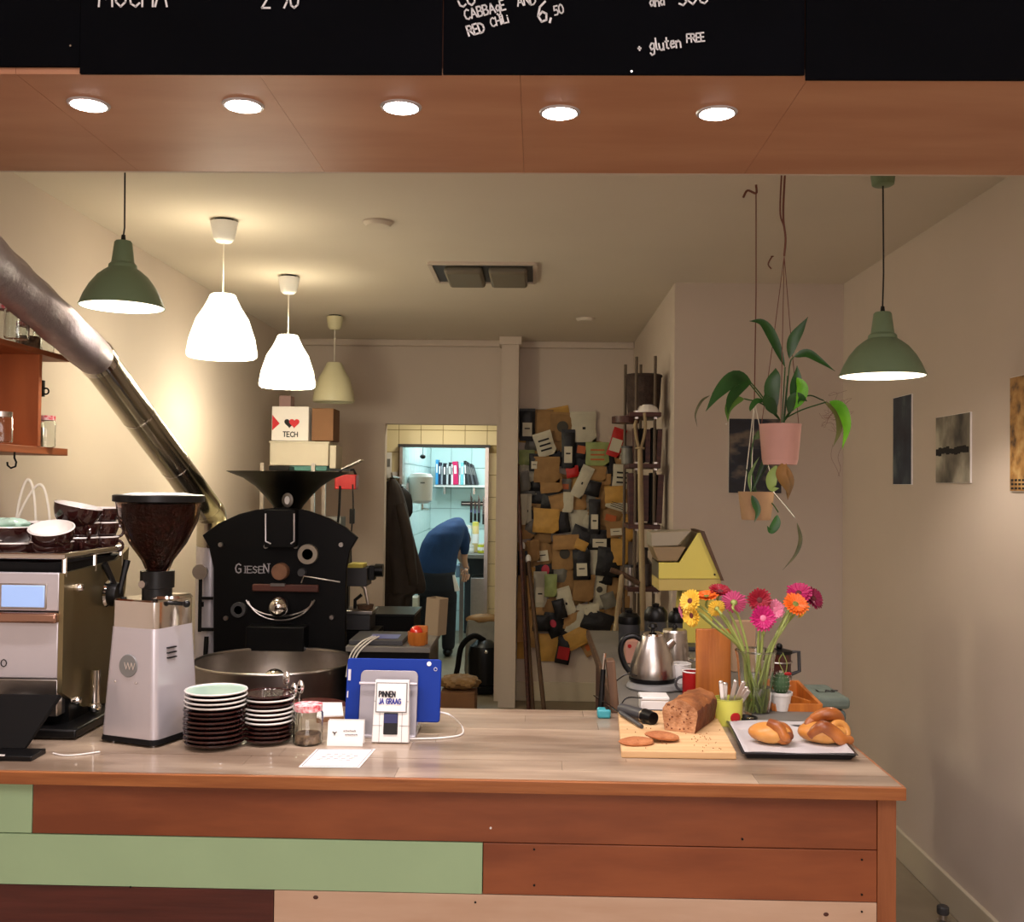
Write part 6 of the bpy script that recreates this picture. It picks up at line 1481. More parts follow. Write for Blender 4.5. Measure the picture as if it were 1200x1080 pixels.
obj('handle', MB().cyl((0, 0, .004), (.006, 0, hs_ * .72), .0085, 12, .007), m_black, t); obj('neck', MB().cyl((.006, 0, hs_ * .7), (.01, 0, hs_), .004, 10), m_chrome, t); obj('end_ring', MB().cyl((0, 0, 0), (0, 0, .008), .009, 12), m_chrome, t)

# ================================================================ baking tray with pastries
cs = [K(871, 890), K(1004, 892), K(972, 852), K(852, 851)]
c = sum(cs, Vector()) / 4; l = [(p.x - c.x, p.y - c.y) for p in cs]
t = thing('baking_tray', 'dark baking tray lined with parchment at the right counter end', 'tray', (c.x, c.y, ZC))
def ring(l, s, z): return [(x * s, y * s, z) for x, y in l]
R_ = [ring(l, .9, 0), ring(l, 1.0, .016), ring(l, 1.02, .016), ring(l, 1.02, .013), ring(l, .985, .010), ring(l, .9, -.000)]
vs = ring(l, .92, 0) + ring(l, 1.0, .014) + ring(l, 1.03, .015) + ring(l, 1.0, .0165) + ring(l, .985, .0165) + ring(l, .91, .003)
fs = [(3, 2, 1, 0), (20, 21, 22, 23)]
for j in range(5):
    for i in range(4): fs.append((j * 4 + i, j * 4 + (i + 1) % 4, (j + 1) * 4 + (i + 1) % 4, (j + 1) * 4 + i))
obj('tray', MB().add(vs, fs), m_traym, t, bevel=.003)
vs = []; fs = []; N_ = 14
for j in range(N_ + 1):
    for i in range(N_ + 1):
        u, v = i / N_, j / N_
        p = [(l[0][k] * (1 - u) + l[1][k] * u) * (1 - v) + (l[3][k] * (1 - u) + l[2][k] * u) * v for k in (0, 1)]
        e = max(abs(2 * u - 1), abs(2 * v - 1)); z = .0045 + .013 * max(0, (e - .84) / .16) + .0012 * math.sin(9 * u + 5 * v)
        vs.append((p[0] * .97, p[1] * .97, z))
for j in range(N_):
    for i in range(N_): a = j * (N_ + 1) + i; fs.append((a, a + 1, a + N_ + 2, a + N_ + 1))
o = obj('parchment', MB().add(vs, fs), m_parch, t, angle=1.2); sm = o.modifiers.new('solid', 'SOLIDIFY'); sm.thickness = .0006
ZP = ZC + .007
def pastry(px_, py_, L, W, H, rot, label, knots):
    p = Pz(px_, py_, ZP)
    t = thing('pastry', label, 'pastry', (p.x, p.y, ZP), rot, 'pastries on the baking tray')
    obj('dough', MB().ball((0, 0, H * .45), 1, 28, sc=(L / 2, W / 2, H * .5), wob=lambda a, q: 1 + .04 * math.sin(3 * a)), m_pastrypale, t)
    for i, (x, y, z, r, sc, tw) in enumerate(knots):
        obj('fold', MB().torus((0, 0, 0), r, r * .5, T=TR(x, y, z) @ RY(tw) @ RX(.9 + .3 * i), seg=20, sr=12), m_pastry if i % 2 == 0 else m_pastrypale, t, angle=1.2)
    return t
t = pastry(903, 869, .108, .075, .05, -.1, 'golden pastry roll with a brown twist at the left of the tray', [(.026, -.012, .025, .019, 1, .6)])
obj('twist', MB().tube(spline([(-.005, -.01, .048), (.018, -.028, .04), (.028, -.034, .022), (.042, -.022, .02)], 5), [.012, .013, .014, .015, .015, .014, .013, .012, .012, .012, .012, .012, .011, .01, .008, .005], 12), m_pastry, t, angle=1.2)
obj('dark_tip', MB().ball((.042, -.026, .022), .010, 12), m_crust, t)
t = pastry(966, 869, .13, .085, .055, .1, 'large knotted glazed pastry at the right of the tray', [(-.02, -.004, .036, .022, 1, -.5), (.03, -.02, .03, .02, 1, .5), (.03, .02, .05, .019, 1, .2)])
obj('twist', MB().tube(spline([(-.045, -.02, .02), (-.02, -.034, .045), (.01, -.036, .03), (.03, -.04, .014), (.055, -.03, .012)], 5), [.010 + .007 * math.sin(PI * i / 20) for i in range(21)], 12), m_pastry, t, angle=1.2)
obj('twist', MB().tube(spline([(-.03, .01, .055), (0, .0, .068), (.03, .0, .064), (.05, .01, .035)], 5), [.009 + .008 * math.sin(PI * i / 15) for i in range(16)], 12), m_pastry, t, angle=1.2)

# slate tray, cactus, wooden box, cutlery tin, vase
cs = [K(876, 851), K(985, 857), K(958, 838), K(884, 834)]
c = sum(cs, Vector()) / 4; l = [(p.x - c.x, p.y - c.y) for p in cs]
t = thing('slate_board', 'grey board with dark edge behind the baking tray', 'board', (c.x, c.y, ZC))
obj('board', MB().add([(x, y, h) for h in (0, .009) for x, y in l], [(3, 2, 1, 0), (4, 5, 6, 7), (0, 1, 5, 4), (1, 2, 6, 5), (2, 3, 7, 6), (3, 0, 4, 7)]), m_dgrey, t, smooth=False)
obj('top_sheet', MB().add([(x * .97, y * .97, h) for h in (.0092, .0105) for x, y in l], [(3, 2, 1, 0), (4, 5, 6, 7), (0, 1, 5, 4), (1, 2, 6, 5), (2, 3, 7, 6), (3, 0, 4, 7)]), m_slate, t, smooth=False)
q = K(918, 839); s = q.y / F
t = thing('cactus', 'small round green cactus in a white ribbed pot', 'cactus', (q.x, q.y + .03, ZC + .0108))
h = px(26, q.y) - .0108
obj('pot', MB().shell([(.004, 0), (.0225, 0), (.029, h * .82), (.032, h * .84), (.0325, h)], th=.003, seg=36), m_white, t)
obj('soil', MB().lathe([(0, h * .84), (.028, h * .83)], seg=20), m_soil, t)
obj('body', MB().ball((0, 0, h + .022), .024, 36, sc=(.95, .95, 1.25), wob=lambda a, p: 1 + .05 * abs(math.sin(8 * a))), M('cactus_green', (62, 92, 58), .6), t)
sp = MB(); rn = random.Random(2)
for i in range(16):
    for j in range(6):
        a = i * PI / 8; ph = -.5 + j * .38; d = Vector((math.cos(ph) * math.cos(a) * .95, math.cos(ph) * math.sin(a) * .95, math.sin(ph) * 1.25)); p = Vector((0, 0, h + .022)) + d * .0245
        sp.tube([p, p + d * .005], [.0005, .0002], 4)
o = obj('spines', sp, m_cordw, t); o['kind'] = 'stuff'
obj('dry_flower', MB().tube(spline([(.008, -.01, h + .05), (-.008, -.01, h + .085), (.0, -.01, h + .105)], 6), .0012, 6).tube(spline([(.01, -.008, h + .048), (.014, -.01, h + .08), (.002, -.01, h + .11)], 6), .0012, 6), m_stem, t)
obj('ribbon_bow', MB().ball((.016, -.012, h + .052), .006, 10, sc=(1.8, .5, .8)), m_red, t)
q0, q1 = K(908, 838), K(962, 838)
t = thing('wooden_box', 'shallow orange-brown wooden wedge box behind the cactus', 'box', ((q0.x + q1.x) / 2, q0.y + .1, ZC), 0)
w = q1.x - q0.x; hb = px(13, q0.y)
mb = MB(); mb.box((0, -.09, hb / 2), (w, .012, hb)); mb.box((0, .12, hb * .9), (w * .8, .012, hb * 1.8)); mb.box((0, 0.015, .004), (w * .9, .2, .008))
sd = [(-.09, 0), (-.09, hb), (.126, hb * 1.8), (.126, 0)]
for sx in (-1, 1):
    vs = [(sx * w / 2 * (1 if a < 0 else .82) + d, a, b) for d in (-.005, .005) for a, b in sd]; mb.add(vs, [(0, 1, 2, 3), (7, 6, 5, 4), (0, 4, 5, 1), (1, 5, 6, 2), (2, 6, 7, 3), (3, 7, 4, 0)])
obj('frame', mb, m_amber, t, smooth=False); obj('divider', MB().box((0, .02, hb * .6), (.008, .2, hb * 1.1), rz=.4), m_amber, t)
q = K(856, 852); s = q.y / F; r = px(17.5, q.y)
t = thing('cutlery_tin', 'yellow-green tin with strawberry print holding cutlery', 'tin', (q.x, q.y + r, ZC))
h = px(30, q.y)
obj('tin', MB().shell([(.004, 0), (r * .93, 0), (r, h)], th=.002, seg=36), M('lime_tin', (206, 206, 92), .4), t); obj('rim', MB().torus((0, 0, h), r - .001, .0016, seg=36), M('lime_rim', (170, 176, 80), .3), t)
for a in (-3.1, -1.2, 1.0): obj('strawberry', MB().ball((0, 0, 0), .014, 14, T=RZ(a) @ TR(r * .95, 0, h * .36), sc=(.2, 1.1, .95)), m_red, t)
tc_ = t.location.copy(); th_ = h
for i, (dx_, dy, kind, L) in enumerate(((-.012, .0, 'knife', .105), (-.006, .006, 'knife', .1), (.006, .004, 'fork', .11), (.014, -.002, 'fork', .115), (.02, .002, 'spoon', .105), (.024, .006, 'spoon', .1))):
    t = thing(kind, ['steel knife at the left of the cutlery tin', 'steel knife second in the cutlery tin', 'steel fork in the middle of the cutlery tin', 'steel fork leaning right in the cutlery tin', 'steel spoon leaning far right in the cutlery tin', 'hindmost steel spoon in the cutlery tin'][i], 'cutlery', tc_ + Vector((dx_ * .3 - .006, dy, .004)), group='cutlery in the yellow tin')
    t.rotation_euler = (-.12 + .05 * i, .14 + dx_ * 17, 0)
    obj('handle', MB().box((0, 0, L / 2), (.012, .003, L)), m_steel, t, bevel=.0014)
    obj('end_tip', MB().ball((0, 0, L), .0068, 12, sc=(1, .35, .7)), m_steel, t)
# vase
q = K(887, 840); VY2 = q.y + .02; rv = .044
t = thing('vase', 'clear glass vase of water holding the gerbera bouquet', 'vase', (q.x, VY2, ZC))
hv = P(885, 762, VY2).z - ZC
VS = [(.028, 0), (.038, .006), (.044, .05), (.046, hv * .5), (.051, hv * .85), (.056, hv)]
obj('glass', MB().shell([(.004, 0)] + VS, th=.0035, seg=44), m_glass, t)
obj('rim', MB().torus((0, 0, hv), .0545, .0026, seg=44), m_glass, t)
obj('water', MB().lathe([(0, .0045), (.03, .006), (.0395, .05), (.0415, hv * .45), (0, hv * .45)], seg=36), M('water', (235, 240, 225), .02, trans=1.0, ior=1.33), t)
vc = Vector((q.x, VY2, ZC))
# gerberas: head pixel, distance offset, facing, colour, radius(px)
PET = {'Y': (240, 196, 66), 'O': (240, 110, 30), 'V': (178, 22, 92), 'R': (150, 10, 38), 'P': (206, 82, 132), 'M': (196, 28, 112), 'L': (226, 130, 160), 'B': (128, 10, 58)}
pm = {k: M('petal_' + k, v, .5, var=.15, vs=20) for k, v in PET.items()}
m_eye = M('flower_eye', (120, 128, 60), .8, bump=.5, bs=200); m_eyed = M('flower_eye_dark', (96, 40, 40), .8)
FLW = [(809, 704, -.02, (-.6, -.7, .3), 'Y', 13, 'yellow gerbera highest on the left side of the bouquet'), (811, 721, -.03, (-.8, -.55, -.1), 'Y', 13, 'yellow gerbera lower on the left, facing outward'),
 (800, 716, .01, (-.9, -.1, -.2), 'L', 9, 'pale pink gerbera peeking out at the far left'), (828, 699, .0, (-.1, -.25, .9), 'O', 13, 'orange gerbera facing up at the left of the bouquet'),
 (844, 693, .02, (.1, -.4, .8), 'R', 13, 'dark red gerbera at the top left of the bouquet'), (840, 713, -.03, (-.2, .8, .3), 'Y', 10, 'yellow gerbera turned away showing its green back'),
 (860, 706, -.02, (.2, .75, .4), 'P', 14, 'pink gerbera turned away showing a pale back'), (890, 703, -.01, (-.1, -.95, .2), 'R', 13, 'deep red gerbera facing forward in the centre'),
 (908, 714, .0, (.15, -.9, .2), 'L', 11, 'light pink gerbera behind the magenta one'), (894, 724, -.04, (0, -.95, .1), 'M', 14, 'magenta gerbera facing forward low in the centre'),
 (932, 708, -.02, (.1, -.7, .55), 'O', 14, 'orange gerbera at the right of the bouquet'), (940, 716, .02, (.5, -.3, -.4), 'Y', 9, 'amber-yellow gerbera tucked under the right orange one'),
 (936, 695, .02, (-.15, -.65, .6), 'V', 14, 'magenta-red gerbera at the top right of the bouquet'), (953, 701, .03, (.45, -.65, .4), 'B', 13, 'dark crimson gerbera farthest right in the bouquet')]
rn = random.Random(8)
for i, (a, b, dy, nrm, colk, rp2, lb) in enumerate(FLW):
    hpnt = P(a, b, VY2 + dy); nrm = Vector(nrm).normalized()
    t = thing('gerbera', lb, 'flower', vc + Vector((.02 * math.cos(i * 2.4), .02 * math.sin(i * 2.4), .012)), group='gerberas in the glass vase')
    o_ = t.location; H = hpnt - o_; R = px(rp2 * 1.12, VY2)
    rot = nrm.to_track_quat('Z', 'Y').to_matrix().to_4x4()
    T = Matrix.Translation(H) @ rot
    pmb = MB(); npt = 22
    for lay in range(2):
        for k in range(npt):
            an = 2 * PI * k / npt + lay * PI / npt; ln = R * (1 - .16 * lay) * rn.uniform(.92, 1.06); up = .14 + .22 * lay + rn.uniform(-.05, .05); wd = R * .135
            Tk = T @ RZ(an) @ RY(-up)
            vs = [(R * .12, -wd * .4, 0), (ln * .55, -wd, .001), (ln * .9, -wd * .7, .0), (ln, 0, -.0008), (ln * .9, wd * .7, 0), (ln * .55, wd, .001), (R * .12, wd * .4, 0), (ln * .5, 0, -.0012)]
            pmb.add(vs, [(0, 1, 7), (1, 2, 7), (2, 3, 7), (3, 4, 7), (4, 5, 7), (5, 6, 7), (6, 0, 7)], Tk)
    obj('petals', pmb, pm[colk], t, smooth=False)
    obj('flower_eye', MB().ball((0, 0, .001), R * .27, 16, T=T, sc=(1, 1, .4)), m_eyed if colk in 'RYBV' else pm['L'] if colk in 'ML' else m_eye, t)
    obj('calyx', MB().lathe([(.0024, -.009), (R * .2, -.004), (R * .24, 0), (0, .001)], T=T, seg=16), m_stem, t)
    # stem goes from the vase foot over the rim
    rimp = Vector((max(-.04, min(.04, H.x * .42)), max(-.03, min(.03, (dy * .6 + .012 * math.sin(i))) ), hv * 1.0)) + (vc - o_) * 1.0; rimp.z = hv - .01
    end = H - nrm * .009; mid = rimp.lerp(end, .6) + Vector((0, 0, .012)); pre = end - nrm * .022
    st = spline([(0, 0, 0), rimp * .5, rimp, mid, pre, end], 6)
    obj('stem', MB().tube(st, .0034, 8), m_stem, t)
q = K(880, 853)
t = thing('black_bowl', 'small glossy dark bowl beside the cutlery tin', 'bowl', (q.x, q.y + .045, ZC))
obj('bowl', MB().shell([(.004, 0), (.014, 0), (.024, .01), (.027, .02)], th=.002, seg=28), m_black, t); obj('spoon_tip', MB().ball((.008, 0, .016), .007, 12, sc=(1.5, 1, .4)), m_chrome, t)

# newspapers on a low cabinet beyond the counter end
NY = 3.15
a, b = P(955, 812, NY), P(994, 812, NY)
zt3 = P(975, 816, NY).z
t = thing('cloth_stack', 'stack of folded blue-grey printed bags beyond the counter end', 'stack', ((a.x + b.x) / 2, NY + .1, zt3 - .2))
w = b.x - a.x
for k in range(5):
    obj('folded_bag', MB().box((rr.uniform(-.004, .004), 0, .02 + k * .04), (w * (1 - .02 * (k % 2)), .22, .036)), M('bluegrey_%d' % k, (104 + 8 * (k == 4) - 26 * (k < 2), 118 + 8 * (k == 4) - 32 * (k < 2), 116 - 34 * (k < 2)), .8, var=.2, vs=12, bump=.3), t, bevel=.012, rot=(0, 0, rr.uniform(-.06, .06)))
lettering('print', 'LAP', (-.02, -.03, .2005), .03, m_mark, t, up=(0, 1, 0), wgt=.14)
t2 = thing('low_cabinet', 'low dark cabinet beyond the counter end under the folded bags', 'cabinet', ((a.x + b.x) / 2 - .0, NY + .12, 0))
obj('body', MB().box((0, 0, (zt3 - .2) / 2 - .008), (w * 1.02, .3, zt3 - .216)), m_darkwood, t2, bevel=.003); obj('top', MB().box((0, 0, zt3 - .208), (w * 1.05, .32, .014)), m_darkwood, t2)

# ================================================================ hanging plants
def leaf(pts, w, mat, parent, name='leaf', fold=.25, face=Vector((0, -1, .25))):
    pts = spline(pts, 5); n = len(pts); vs = []; fs = []
    for i, p in enumerate(pts):
        u = i / (n - 1); t_ = (pts[min(i + 1, n - 1)] - pts[max(i - 1, 0)]).normalized()
        sd = t_.cross(face).normalized(); nn = sd.cross(t_).normalized()
        hw = w * (max(0, math.sin(PI * u ** .72)) ** 1.15 + .02) * .47
        vs += [p - sd * hw + nn * hw * fold, p, p + sd * hw + nn * hw * fold, p - sd * hw + nn * (hw * fold - .0009), p - nn * .0009, p + sd * hw + nn * (hw * fold - .0009)]
    for i in range(n - 1):
        a = i * 6; b = a + 6
        fs += [(a, b, b + 1, a + 1), (a + 1, b + 1, b + 2, a + 2), (a + 3, a + 4, b + 4, b + 3), (a + 4, a + 5, b + 5, b + 4), (a, a + 3, b + 3, b), (a + 2, b + 2, b + 5, a + 5)]
    return obj(name, MB().add(vs, fs), mat, parent, angle=1.4)
PY = 3.35
pb = P(914, 540, PY); pt_ = P(917, 497, PY)
t = thing('hanging_plant', 'green leafy plant in a pink pot hanging on strings', 'potted plant', (pb.x, PY, pb.z))
O = t.location
def q_(a, b, dy=0): return P(a, b, PY + dy) - O
h = pt_.z - pb.z; r1 = px(24.5, PY)
obj('pot', MB().shell([(.004, 0), (r1 * .8, 0), (r1 * .84, .004), (r1 * .98, h * .97), (r1, h)], th=.003, seg=40), m_pinkpot, t)
obj('soil', MB().lathe([(0, h * .93), (r1 * .9, h * .9)], seg=24), m_soil, t)
obj('saucer', MB().shell([(.004, -.012), (r1 * .78, -.012), (r1 * .84, .006)], th=.002, seg=36), m_pinkpot, t)
top = q_(918, 290); tpv = (P(919, 300, PY).x - O.x, 0, P(919, 300, PY).z - O.z)
topc = Vector((tpv[0], 0, ZT - O.z)) 
kn = Vector(tpv)
for an in (0.3, 2.4, 4.5):
    rimv = Vector((r1 * math.cos(an), r1 * math.sin(an), h))
    obj('hang_string', MB().tube([rimv, rimv.lerp(kn, .5) + Vector((0, 0, -.01)), kn], .0013, 6), m_string, t)
kz2 = q_(918, 225)
obj('hang_rope', MB().tube(spline([kn, kn + Vector((.004, 0, .06)), Vector((kn.x - .004, 0, kn.z + .14)), Vector((kn.x + .003, 0, topc.z))], 6), .0035, 8), m_string, t)
obj('hang_rope', MB().tube(spline([kn + Vector((-.002, 0, .1)), Vector((kn.x - .014, 0, kn.z + .15)), Vector((kn.x - .008, 0, topc.z))], 6), .0028, 8), m_string, t)
m_oldleaf = M('leaf_old', (92, 88, 48), .5, col2=(60, 66, 34), vs=14)
crown = [(914, 492), (918, 493), (910, 493), (922, 492)]
def stemleaf(stem, lf, w, m=m_leaf, dy=(0, 0), nm='leaf', fold=.25):
    sp_ = [q_(a, b, dy[0] * i / max(1, len(stem) - 1)) for i, (a, b) in enumerate(stem)]
    obj('stem', MB().tube(spline(sp_, 5), .0022, 8), m_leaf, t)
    n = len(lf); leaf([q_(a, b, dy[0] + (dy[1] - dy[0]) * i / (n - 1)) for i, (a, b) in enumerate(lf)], px(w, PY), m, t, nm, fold)
stemleaf([(916, 495), (920, 430)], [(920, 430), (905, 395), (893, 378), (878, 376)], 13, dy=(.0, .02))
stemleaf([(918, 495), (923, 440)], [(925, 420), (929, 400), (938, 385), (947, 371)], 14, dy=(-.01, -.02))
stemleaf([(919, 495), (925, 430), (930, 418)], [(930, 418), (945, 414), (960, 422), (979, 435)], 11, dy=(-.01, -.03))
stemleaf([(914, 492), (906, 480)], [(908, 484), (904, 458), (908, 440), (909, 431)], 19, dy=(-.03, -.05))
stemleaf([(920, 492), (928, 480)], [(930, 478), (932, 455), (934, 440), (934, 428)], 14, m_leaf, dy=(-.03, -.04))
stemleaf([(920, 492), (930, 478)], [(934, 442), (940, 455), (937, 470), (930, 480)], 14, m_leafb, dy=(-.05, -.07))
stemleaf([(912, 490), (895, 470), (878, 449)], [(881, 449), (862, 443), (842, 460), (827, 482)], 19, dy=(-.02, -.08))
stemleaf([(912, 490), (890, 460), (876, 444)], [(880, 447), (866, 455), (855, 470), (853, 486)], 13, dy=(-.03, -.1))
stemleaf([(911, 489), (893, 473), (872, 467)], [(872, 467), (860, 470), (853, 480), (853, 494)], 12, M('leaf_mid', (84, 120, 48), .4), dy=(-.04, -.1))
stemleaf([(868, 446), (850, 452), (835, 461)], [(832, 463), (822, 470), (815, 485), (817, 500)], 3, m_oldleaf, dy=(-.05, -.08), nm='dry_leaf')
stemleaf([(922, 489), (940, 480), (968, 471)], [(972, 470), (985, 478), (992, 500), (987, 526)], 14, m_leafb, dy=(-.04, -.1))
stemleaf([(922, 488), (945, 464), (965, 469)], [(965, 469), (981, 485), (983, 505), (976, 524)], 9, M('leaf_brownish', (110, 110, 60), .5), dy=(0, -.02))
stemleaf([(920, 490), (928, 478)], [(924, 484), (930, 470), (938, 466), (946, 470)], 16, m_leaf, dy=(-.04, -.08))
stemleaf([(913, 490), (905, 478)], [(910, 486), (902, 474), (897, 468), (896, 462)], 16, m_leaf, dy=(-.04, -.07))
stemleaf([(912, 490), (896, 470)], [(897, 470), (886, 470), (880, 478), (879, 482)], 7, m_leaf, dy=(-.03, -.06))
leaf([q_(921, 540, -.05), q_(915, 555, -.06), q_(922, 570, -.06), q_(924, 580, -.06)], px(13, PY), m_leafd, t, 'dry_leaf')
leaf([q_(910, 545, -.05), q_(904, 560, -.06), q_(905, 572, -.06), q_(913, 572, -.06)], px(13, PY), M('leaf_pale', (132, 156, 80), .5), t)
leaf([q_(922, 545, -.04), q_(926, 562, -.05), q_(924, 576, -.05), q_(923, 586, -.05)], px(9, PY), m_leafd, t, 'dry_leaf')
roots = MB(); rn = random.Random(6)
for i in range(9):
    x, y = 975 + rn.uniform(-5, 15), 462 + rn.uniform(-8, 25); pts_ = []
    for k in range(7): pts_.append(q_(x + rn.uniform(-14, 14), y + k * 4 + rn.uniform(-9, 9), .0)); 
    roots.tube(spline(pts_, 3), .0004, 4)
for i in range(2): roots.tube(spline([q_(976 + i * 12, 520), q_(974 + i * 8, 535), q_(980 + i * 5, 548), q_(984 - i * 2, 558)], 4), .0005, 4)
o = obj('dry_tendrils', roots, m_string, t); o['kind'] = 'stuff'
# small pot
PY = 3.62
pb = P(886, 609, PY); pt_ = P(886, 576, PY)
t = thing('hanging_plant', 'small trailing plant in a tan pot hanging lower on strings', 'potted plant', (pb.x, PY, pb.z))
O = t.location; h = pt_.z - pb.z; r1 = px(21, PY)
obj('pot', MB().shell([(.004, 0), (r1 * .76, 0), (r1 * .8, .004), (r1 * .98, h * .97), (r1, h)], th=.003, seg=40), m_tanpot, t)
obj('soil', MB().lathe([(0, h * .93), (r1 * .9, h * .9)], seg=24), m_soil, t)
kn = q_(884, 470); hk = Vector((q_(886, 222).x, 0, ZT - O.z))
for an in (0.0, 2.1, 4.2):
    rimv = Vector((r1 * .98 * math.cos(an), r1 * .98 * math.sin(an), h))
    obj('hang_string', MB().tube([rimv, kn], .0016, 6), m_cordw, t)
obj('hang_rope', MB().tube([kn, kn.lerp(hk, .5) + Vector((.003, 0, 0)), hk - Vector((0, 0, .03))], .0022, 6), m_string, t)
obj('ceiling_hook', MB().tube(spline([hk, hk - Vector((.0, 0, .03)), hk - Vector((.03, .0, .02)), hk - Vector((.045, 0, .045))], 5), .004, 8), m_string, t)
for st, lf, w, m in (([(884, 577), (882, 590)], [(881, 580), (885, 590), (888, 600), (884, 612)], 9, m_leaf), ([(890, 577), (905, 590), (912, 600)], [(911, 603), (909, 614), (903, 622), (899, 616)], 11, m_leaf), ([(880, 577), (890, 560), (900, 545)], [(882, 575), (892, 548), (898, 530), (890, 515)], 5, m_leaf), ([(886, 577), (880, 540), (884, 510)], [(884, 515), (892, 508), (900, 512), (904, 520)], 10, M('leaf_mid2', (84, 110, 60), .5)), ([(905, 576), (920, 592), (931, 606)], [(934, 612), (938, 632), (932, 650), (917, 668)], 5, m_oldleaf), ([(884, 577), (875, 550)], [(880, 577), (878, 560), (884, 545), (890, 535)], 4, M('leaf_mid3', (110, 140, 80), .5))):
    stemleaf(st, lf, w, m, dy=(-.07, -.085))
obj('pale_runner', MB().tube([q_(906, 576, -.06), q_(918, 590, -.07), q_(931, 606, -.08)], .0018, 6), m_cordw, t)
q = Pz(905, 300, ZT)
t = thing('ceiling_hook', 'small empty dark hook in the ceiling between the plant strings', 'hook', q)
obj('hook', MB().tube(spline([(0, 0, 0), (-.012, 0, -.02), (-.018, 0, -.04), (-.004, 0, -.06)], 6), .0032, 8), m_string, t); obj('screw_plate', MB().lathe([(.0, -.003), (.007, -.003), (.007, 0)], seg=12), m_string, t)

# ================================================================ pictures
# photograph on the back wall
YW = 5.38
a, b = P(854, 577, YW - .02), P(916, 491, YW - .02)
def picmat(name, stops, scale, stretch, wave=False):
    m = bpy.data.materials.new(name); m.use_nodes = True; nt = m.node_tree; N = nt.nodes; L = nt.links; bs = N['Principled BSDF']; bs.inputs['Roughness'].default_value = .5
    tc = N.new('ShaderNodeTexCoord'); mp = N.new('ShaderNodeMapping'); mp.inputs['Scale'].default_value = stretch; L.new(tc.outputs['Object'], mp.inputs['Vector'])
    n = N.new('ShaderNodeTexNoise'); n.inputs['Scale'].default_value = scale; n.inputs['Detail'].default_value = 4; L.new(mp.outputs['Vector'], n.inputs['Vector'])
    r = N.new('ShaderNodeValToRGB'); L.new(n.outputs['Fac'], r.inputs['Fac']); el = r.color_ramp.elements
    el[0].position = stops[0][0]; el[0].color = lin(stops[0][1]); el[1].position = stops[-1][0]; el[1].color = lin(stops[-1][1])
    for p, c in stops[1:-1]: e = el.new(p); e.color = lin(c)
    L.new(r.outputs['Color'], bs.inputs['Base Color']); return m
t = thing('picture', 'dark unframed photograph on the back wall behind the plant pots', 'picture', ((a.x + b.x) / 2, YW - .001, a.z))
w, h = b.x - a.x, b.z - a.z
obj('canvas', MB().box((0, -.01, h / 2), (w, .018, h)), m_white, t)
obj('print', MB().box((0, -.0195, h / 2), (w, .002, h)), picmat('dark_photo', [(.4, (8, 11, 24)), (.5, (22, 28, 44)), (.6, (120, 106, 90)), (.68, (36, 42, 56))], 4.5, (1, 1, 1.7)), t)
obj('nail', MB().cyl((-w * .5 - .012, 0, h * .93), (-w * .5 - .012, -.006, h * .93), .004, 8), m_white, t)
# canvases on the right wall
def canvas(x0, x1, yt, yb_, label, pm_, th=.007, extra=None):
    # near edge = x1 (larger px). Points on plane X = XR - th
    X = XR - th
    def Yat(p): # ray at horizon height
        w = RCW @ Vector(((p - 600) / F, (540 - (yt + yb_) / 2) / F, -1)); return w.y * X / w.x
    Ya, Yb2 = Yat(x0), Yat(x1); z1 = P(x0, yt, Ya).z; z0 = P(x0, yb_, Ya).z
    t = thing('picture', label, 'picture', (XR, (Ya + Yb2) / 2, z0)); L = Ya - Yb2; h = z1 - z0
    obj('canvas', MB().box((-th / 2, 0, h / 2), (th, L, h)), m_paper, t, bevel=.001)
    obj('print', MB().box((-th - .001, 0, h / 2), (.002, L * .99, h * .985)), pm_, t)
    if extra: extra(t, th, L, h)
    return t
canvas(1047, 1068, 466, 568, 'tall narrow dark blue canvas on the right wall', picmat('navy_canvas', [(.3, (26, 30, 50)), (.5, (46, 58, 72)), (.68, (92, 106, 112))], 9, (1, 1, .7)))
def band(t, th, L, h):
    mb = MB(); rn = random.Random(3)
    for i in range(12): mb.box((-th - .003, -L / 2 * .95 + L * .95 * (i + .5) / 12, h * (.475 + .012 * math.sin(i))), (.002, L / 12.5, h * rn.uniform(.07, .13)))
    obj('tree_line', mb, m_mark, t)
canvas(1097, 1137, 489, 566, 'grey cloudy canvas with a dark band across the middle', picmat('cloud_canvas', [(.38, (60, 58, 54)), (.5, (130, 124, 110)), (.62, (190, 184, 166))], 5.5, (1, 1, .7)), extra=band)
def arch(t, th, L, h):
    mb = MB()
    for i in range(10):
        for j in range(3): mb.box((-th - .003, -L / 2 * .95 + L * .95 * (i + .5) / 10, h * (.03 + j * .035)), (.0015, L / 18, h * .018))
    obj('railing_print', mb, m_mark, t)
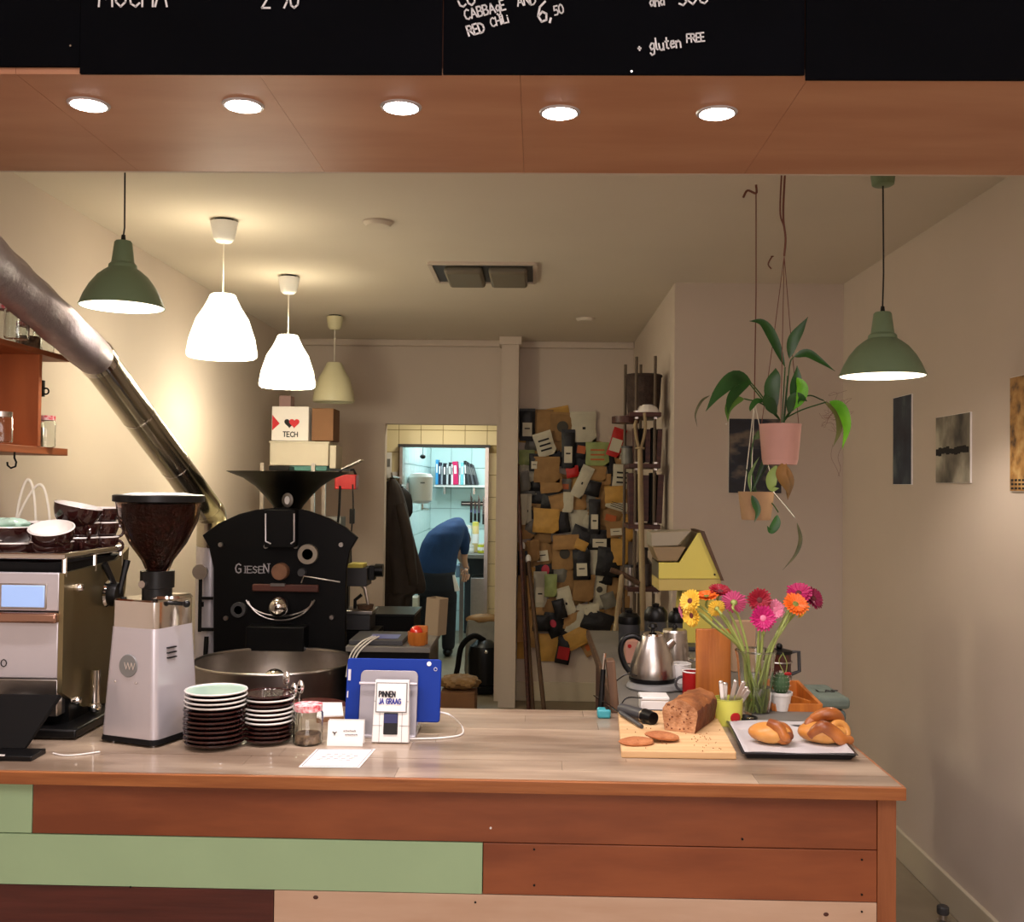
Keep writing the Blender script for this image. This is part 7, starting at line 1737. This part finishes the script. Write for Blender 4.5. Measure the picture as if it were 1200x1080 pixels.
canvas(1184, 1232, 442, 576, 'large golden-brown canvas at the right edge of the photo', picmat('gold_canvas', [(.3, (80, 56, 36)), (.5, (178, 132, 72)), (.7, (204, 170, 112))], 22, (1, 1, 1)), extra=arch)
# door stop on the floor by the right wall
q = P(1105, 1072, 3.4)
Yd = 1.6 * F / 515
p = P(1105, 1078, 3.7)
q = Pz(1105, 1080, 0.0)
t = thing('door_stop', 'small chrome and glass door stop on the floor by the right skirting', 'door stop', (min(q.x, XR - .06), q.y, 0))
obj('post', MB().lathe([(0, 0), (.022, .001), (.022, .008), (.014, .012), (.014, .03), (0, .03)], seg=24), m_steel, t); obj('cap', MB().lathe([(.02, .03), (.022, .035), (.022, .055), (.018, .06), (0, .06)], seg=24), m_dgrey, t)

# ================================================================ pieces that belong to a part: one level deeper
SUBP = {'reflector': 'shade', 'bulb': 'shade', 'lid_knob': 'lid', 'badge_mark': 'badge', 'knob_ring': 'steam_knob', 'knob_handle': 'steam_knob', 'label_print': 'label',
        'hair': 'head', 'nose': 'head', 'mouth': 'head', 'ear': 'head', 'eye': 'head', 'side_bolt': 'side_panel', 'display': 'display_frame', 'lid_top': 'hopper_lid', 'neck_knob': 'neck',
        'sight_window': 'sight_glass', 'sight_ring_glass': 'sight_ring', 'plunger': 'lid', 'lever_arm': 'lever_bar', 'lever_plate': 'lever_bar', 'tray_hub': 'tray_floor', 'stir_arm': 'tray_floor', 'slot_window': 'card_slot',
        'fridge_handle': 'fridge_front', 'button': 'box', 'spines': 'body', 'camera_lens': 'case', 'case_logo': 'case', 'side_button': 'case', 'soil': 'pot', 'calyx': 'petals', 'flower_eye': 'petals', 'foot_ring': 'bowl', 'cable_clip': 'cable_run', 'canopy_gap': 'canopy', 'cord_plug': 'cord', 'end_tip': 'handle', 'rod_nuts': 'shelf_board'}
base = lambda n: n.split('.')[0]
for o in list(C.objects):
    if o.parent and not o.parent.parent and base(o.name) in SUBP and not o.children:
        for s_ in o.parent.children:
            if base(s_.name) == SUBP[base(o.name)] and s_ is not o and s_.rotation_euler.to_matrix() == Matrix.Identity(3) and s_.location.length == 0:
                o.parent = s_; break
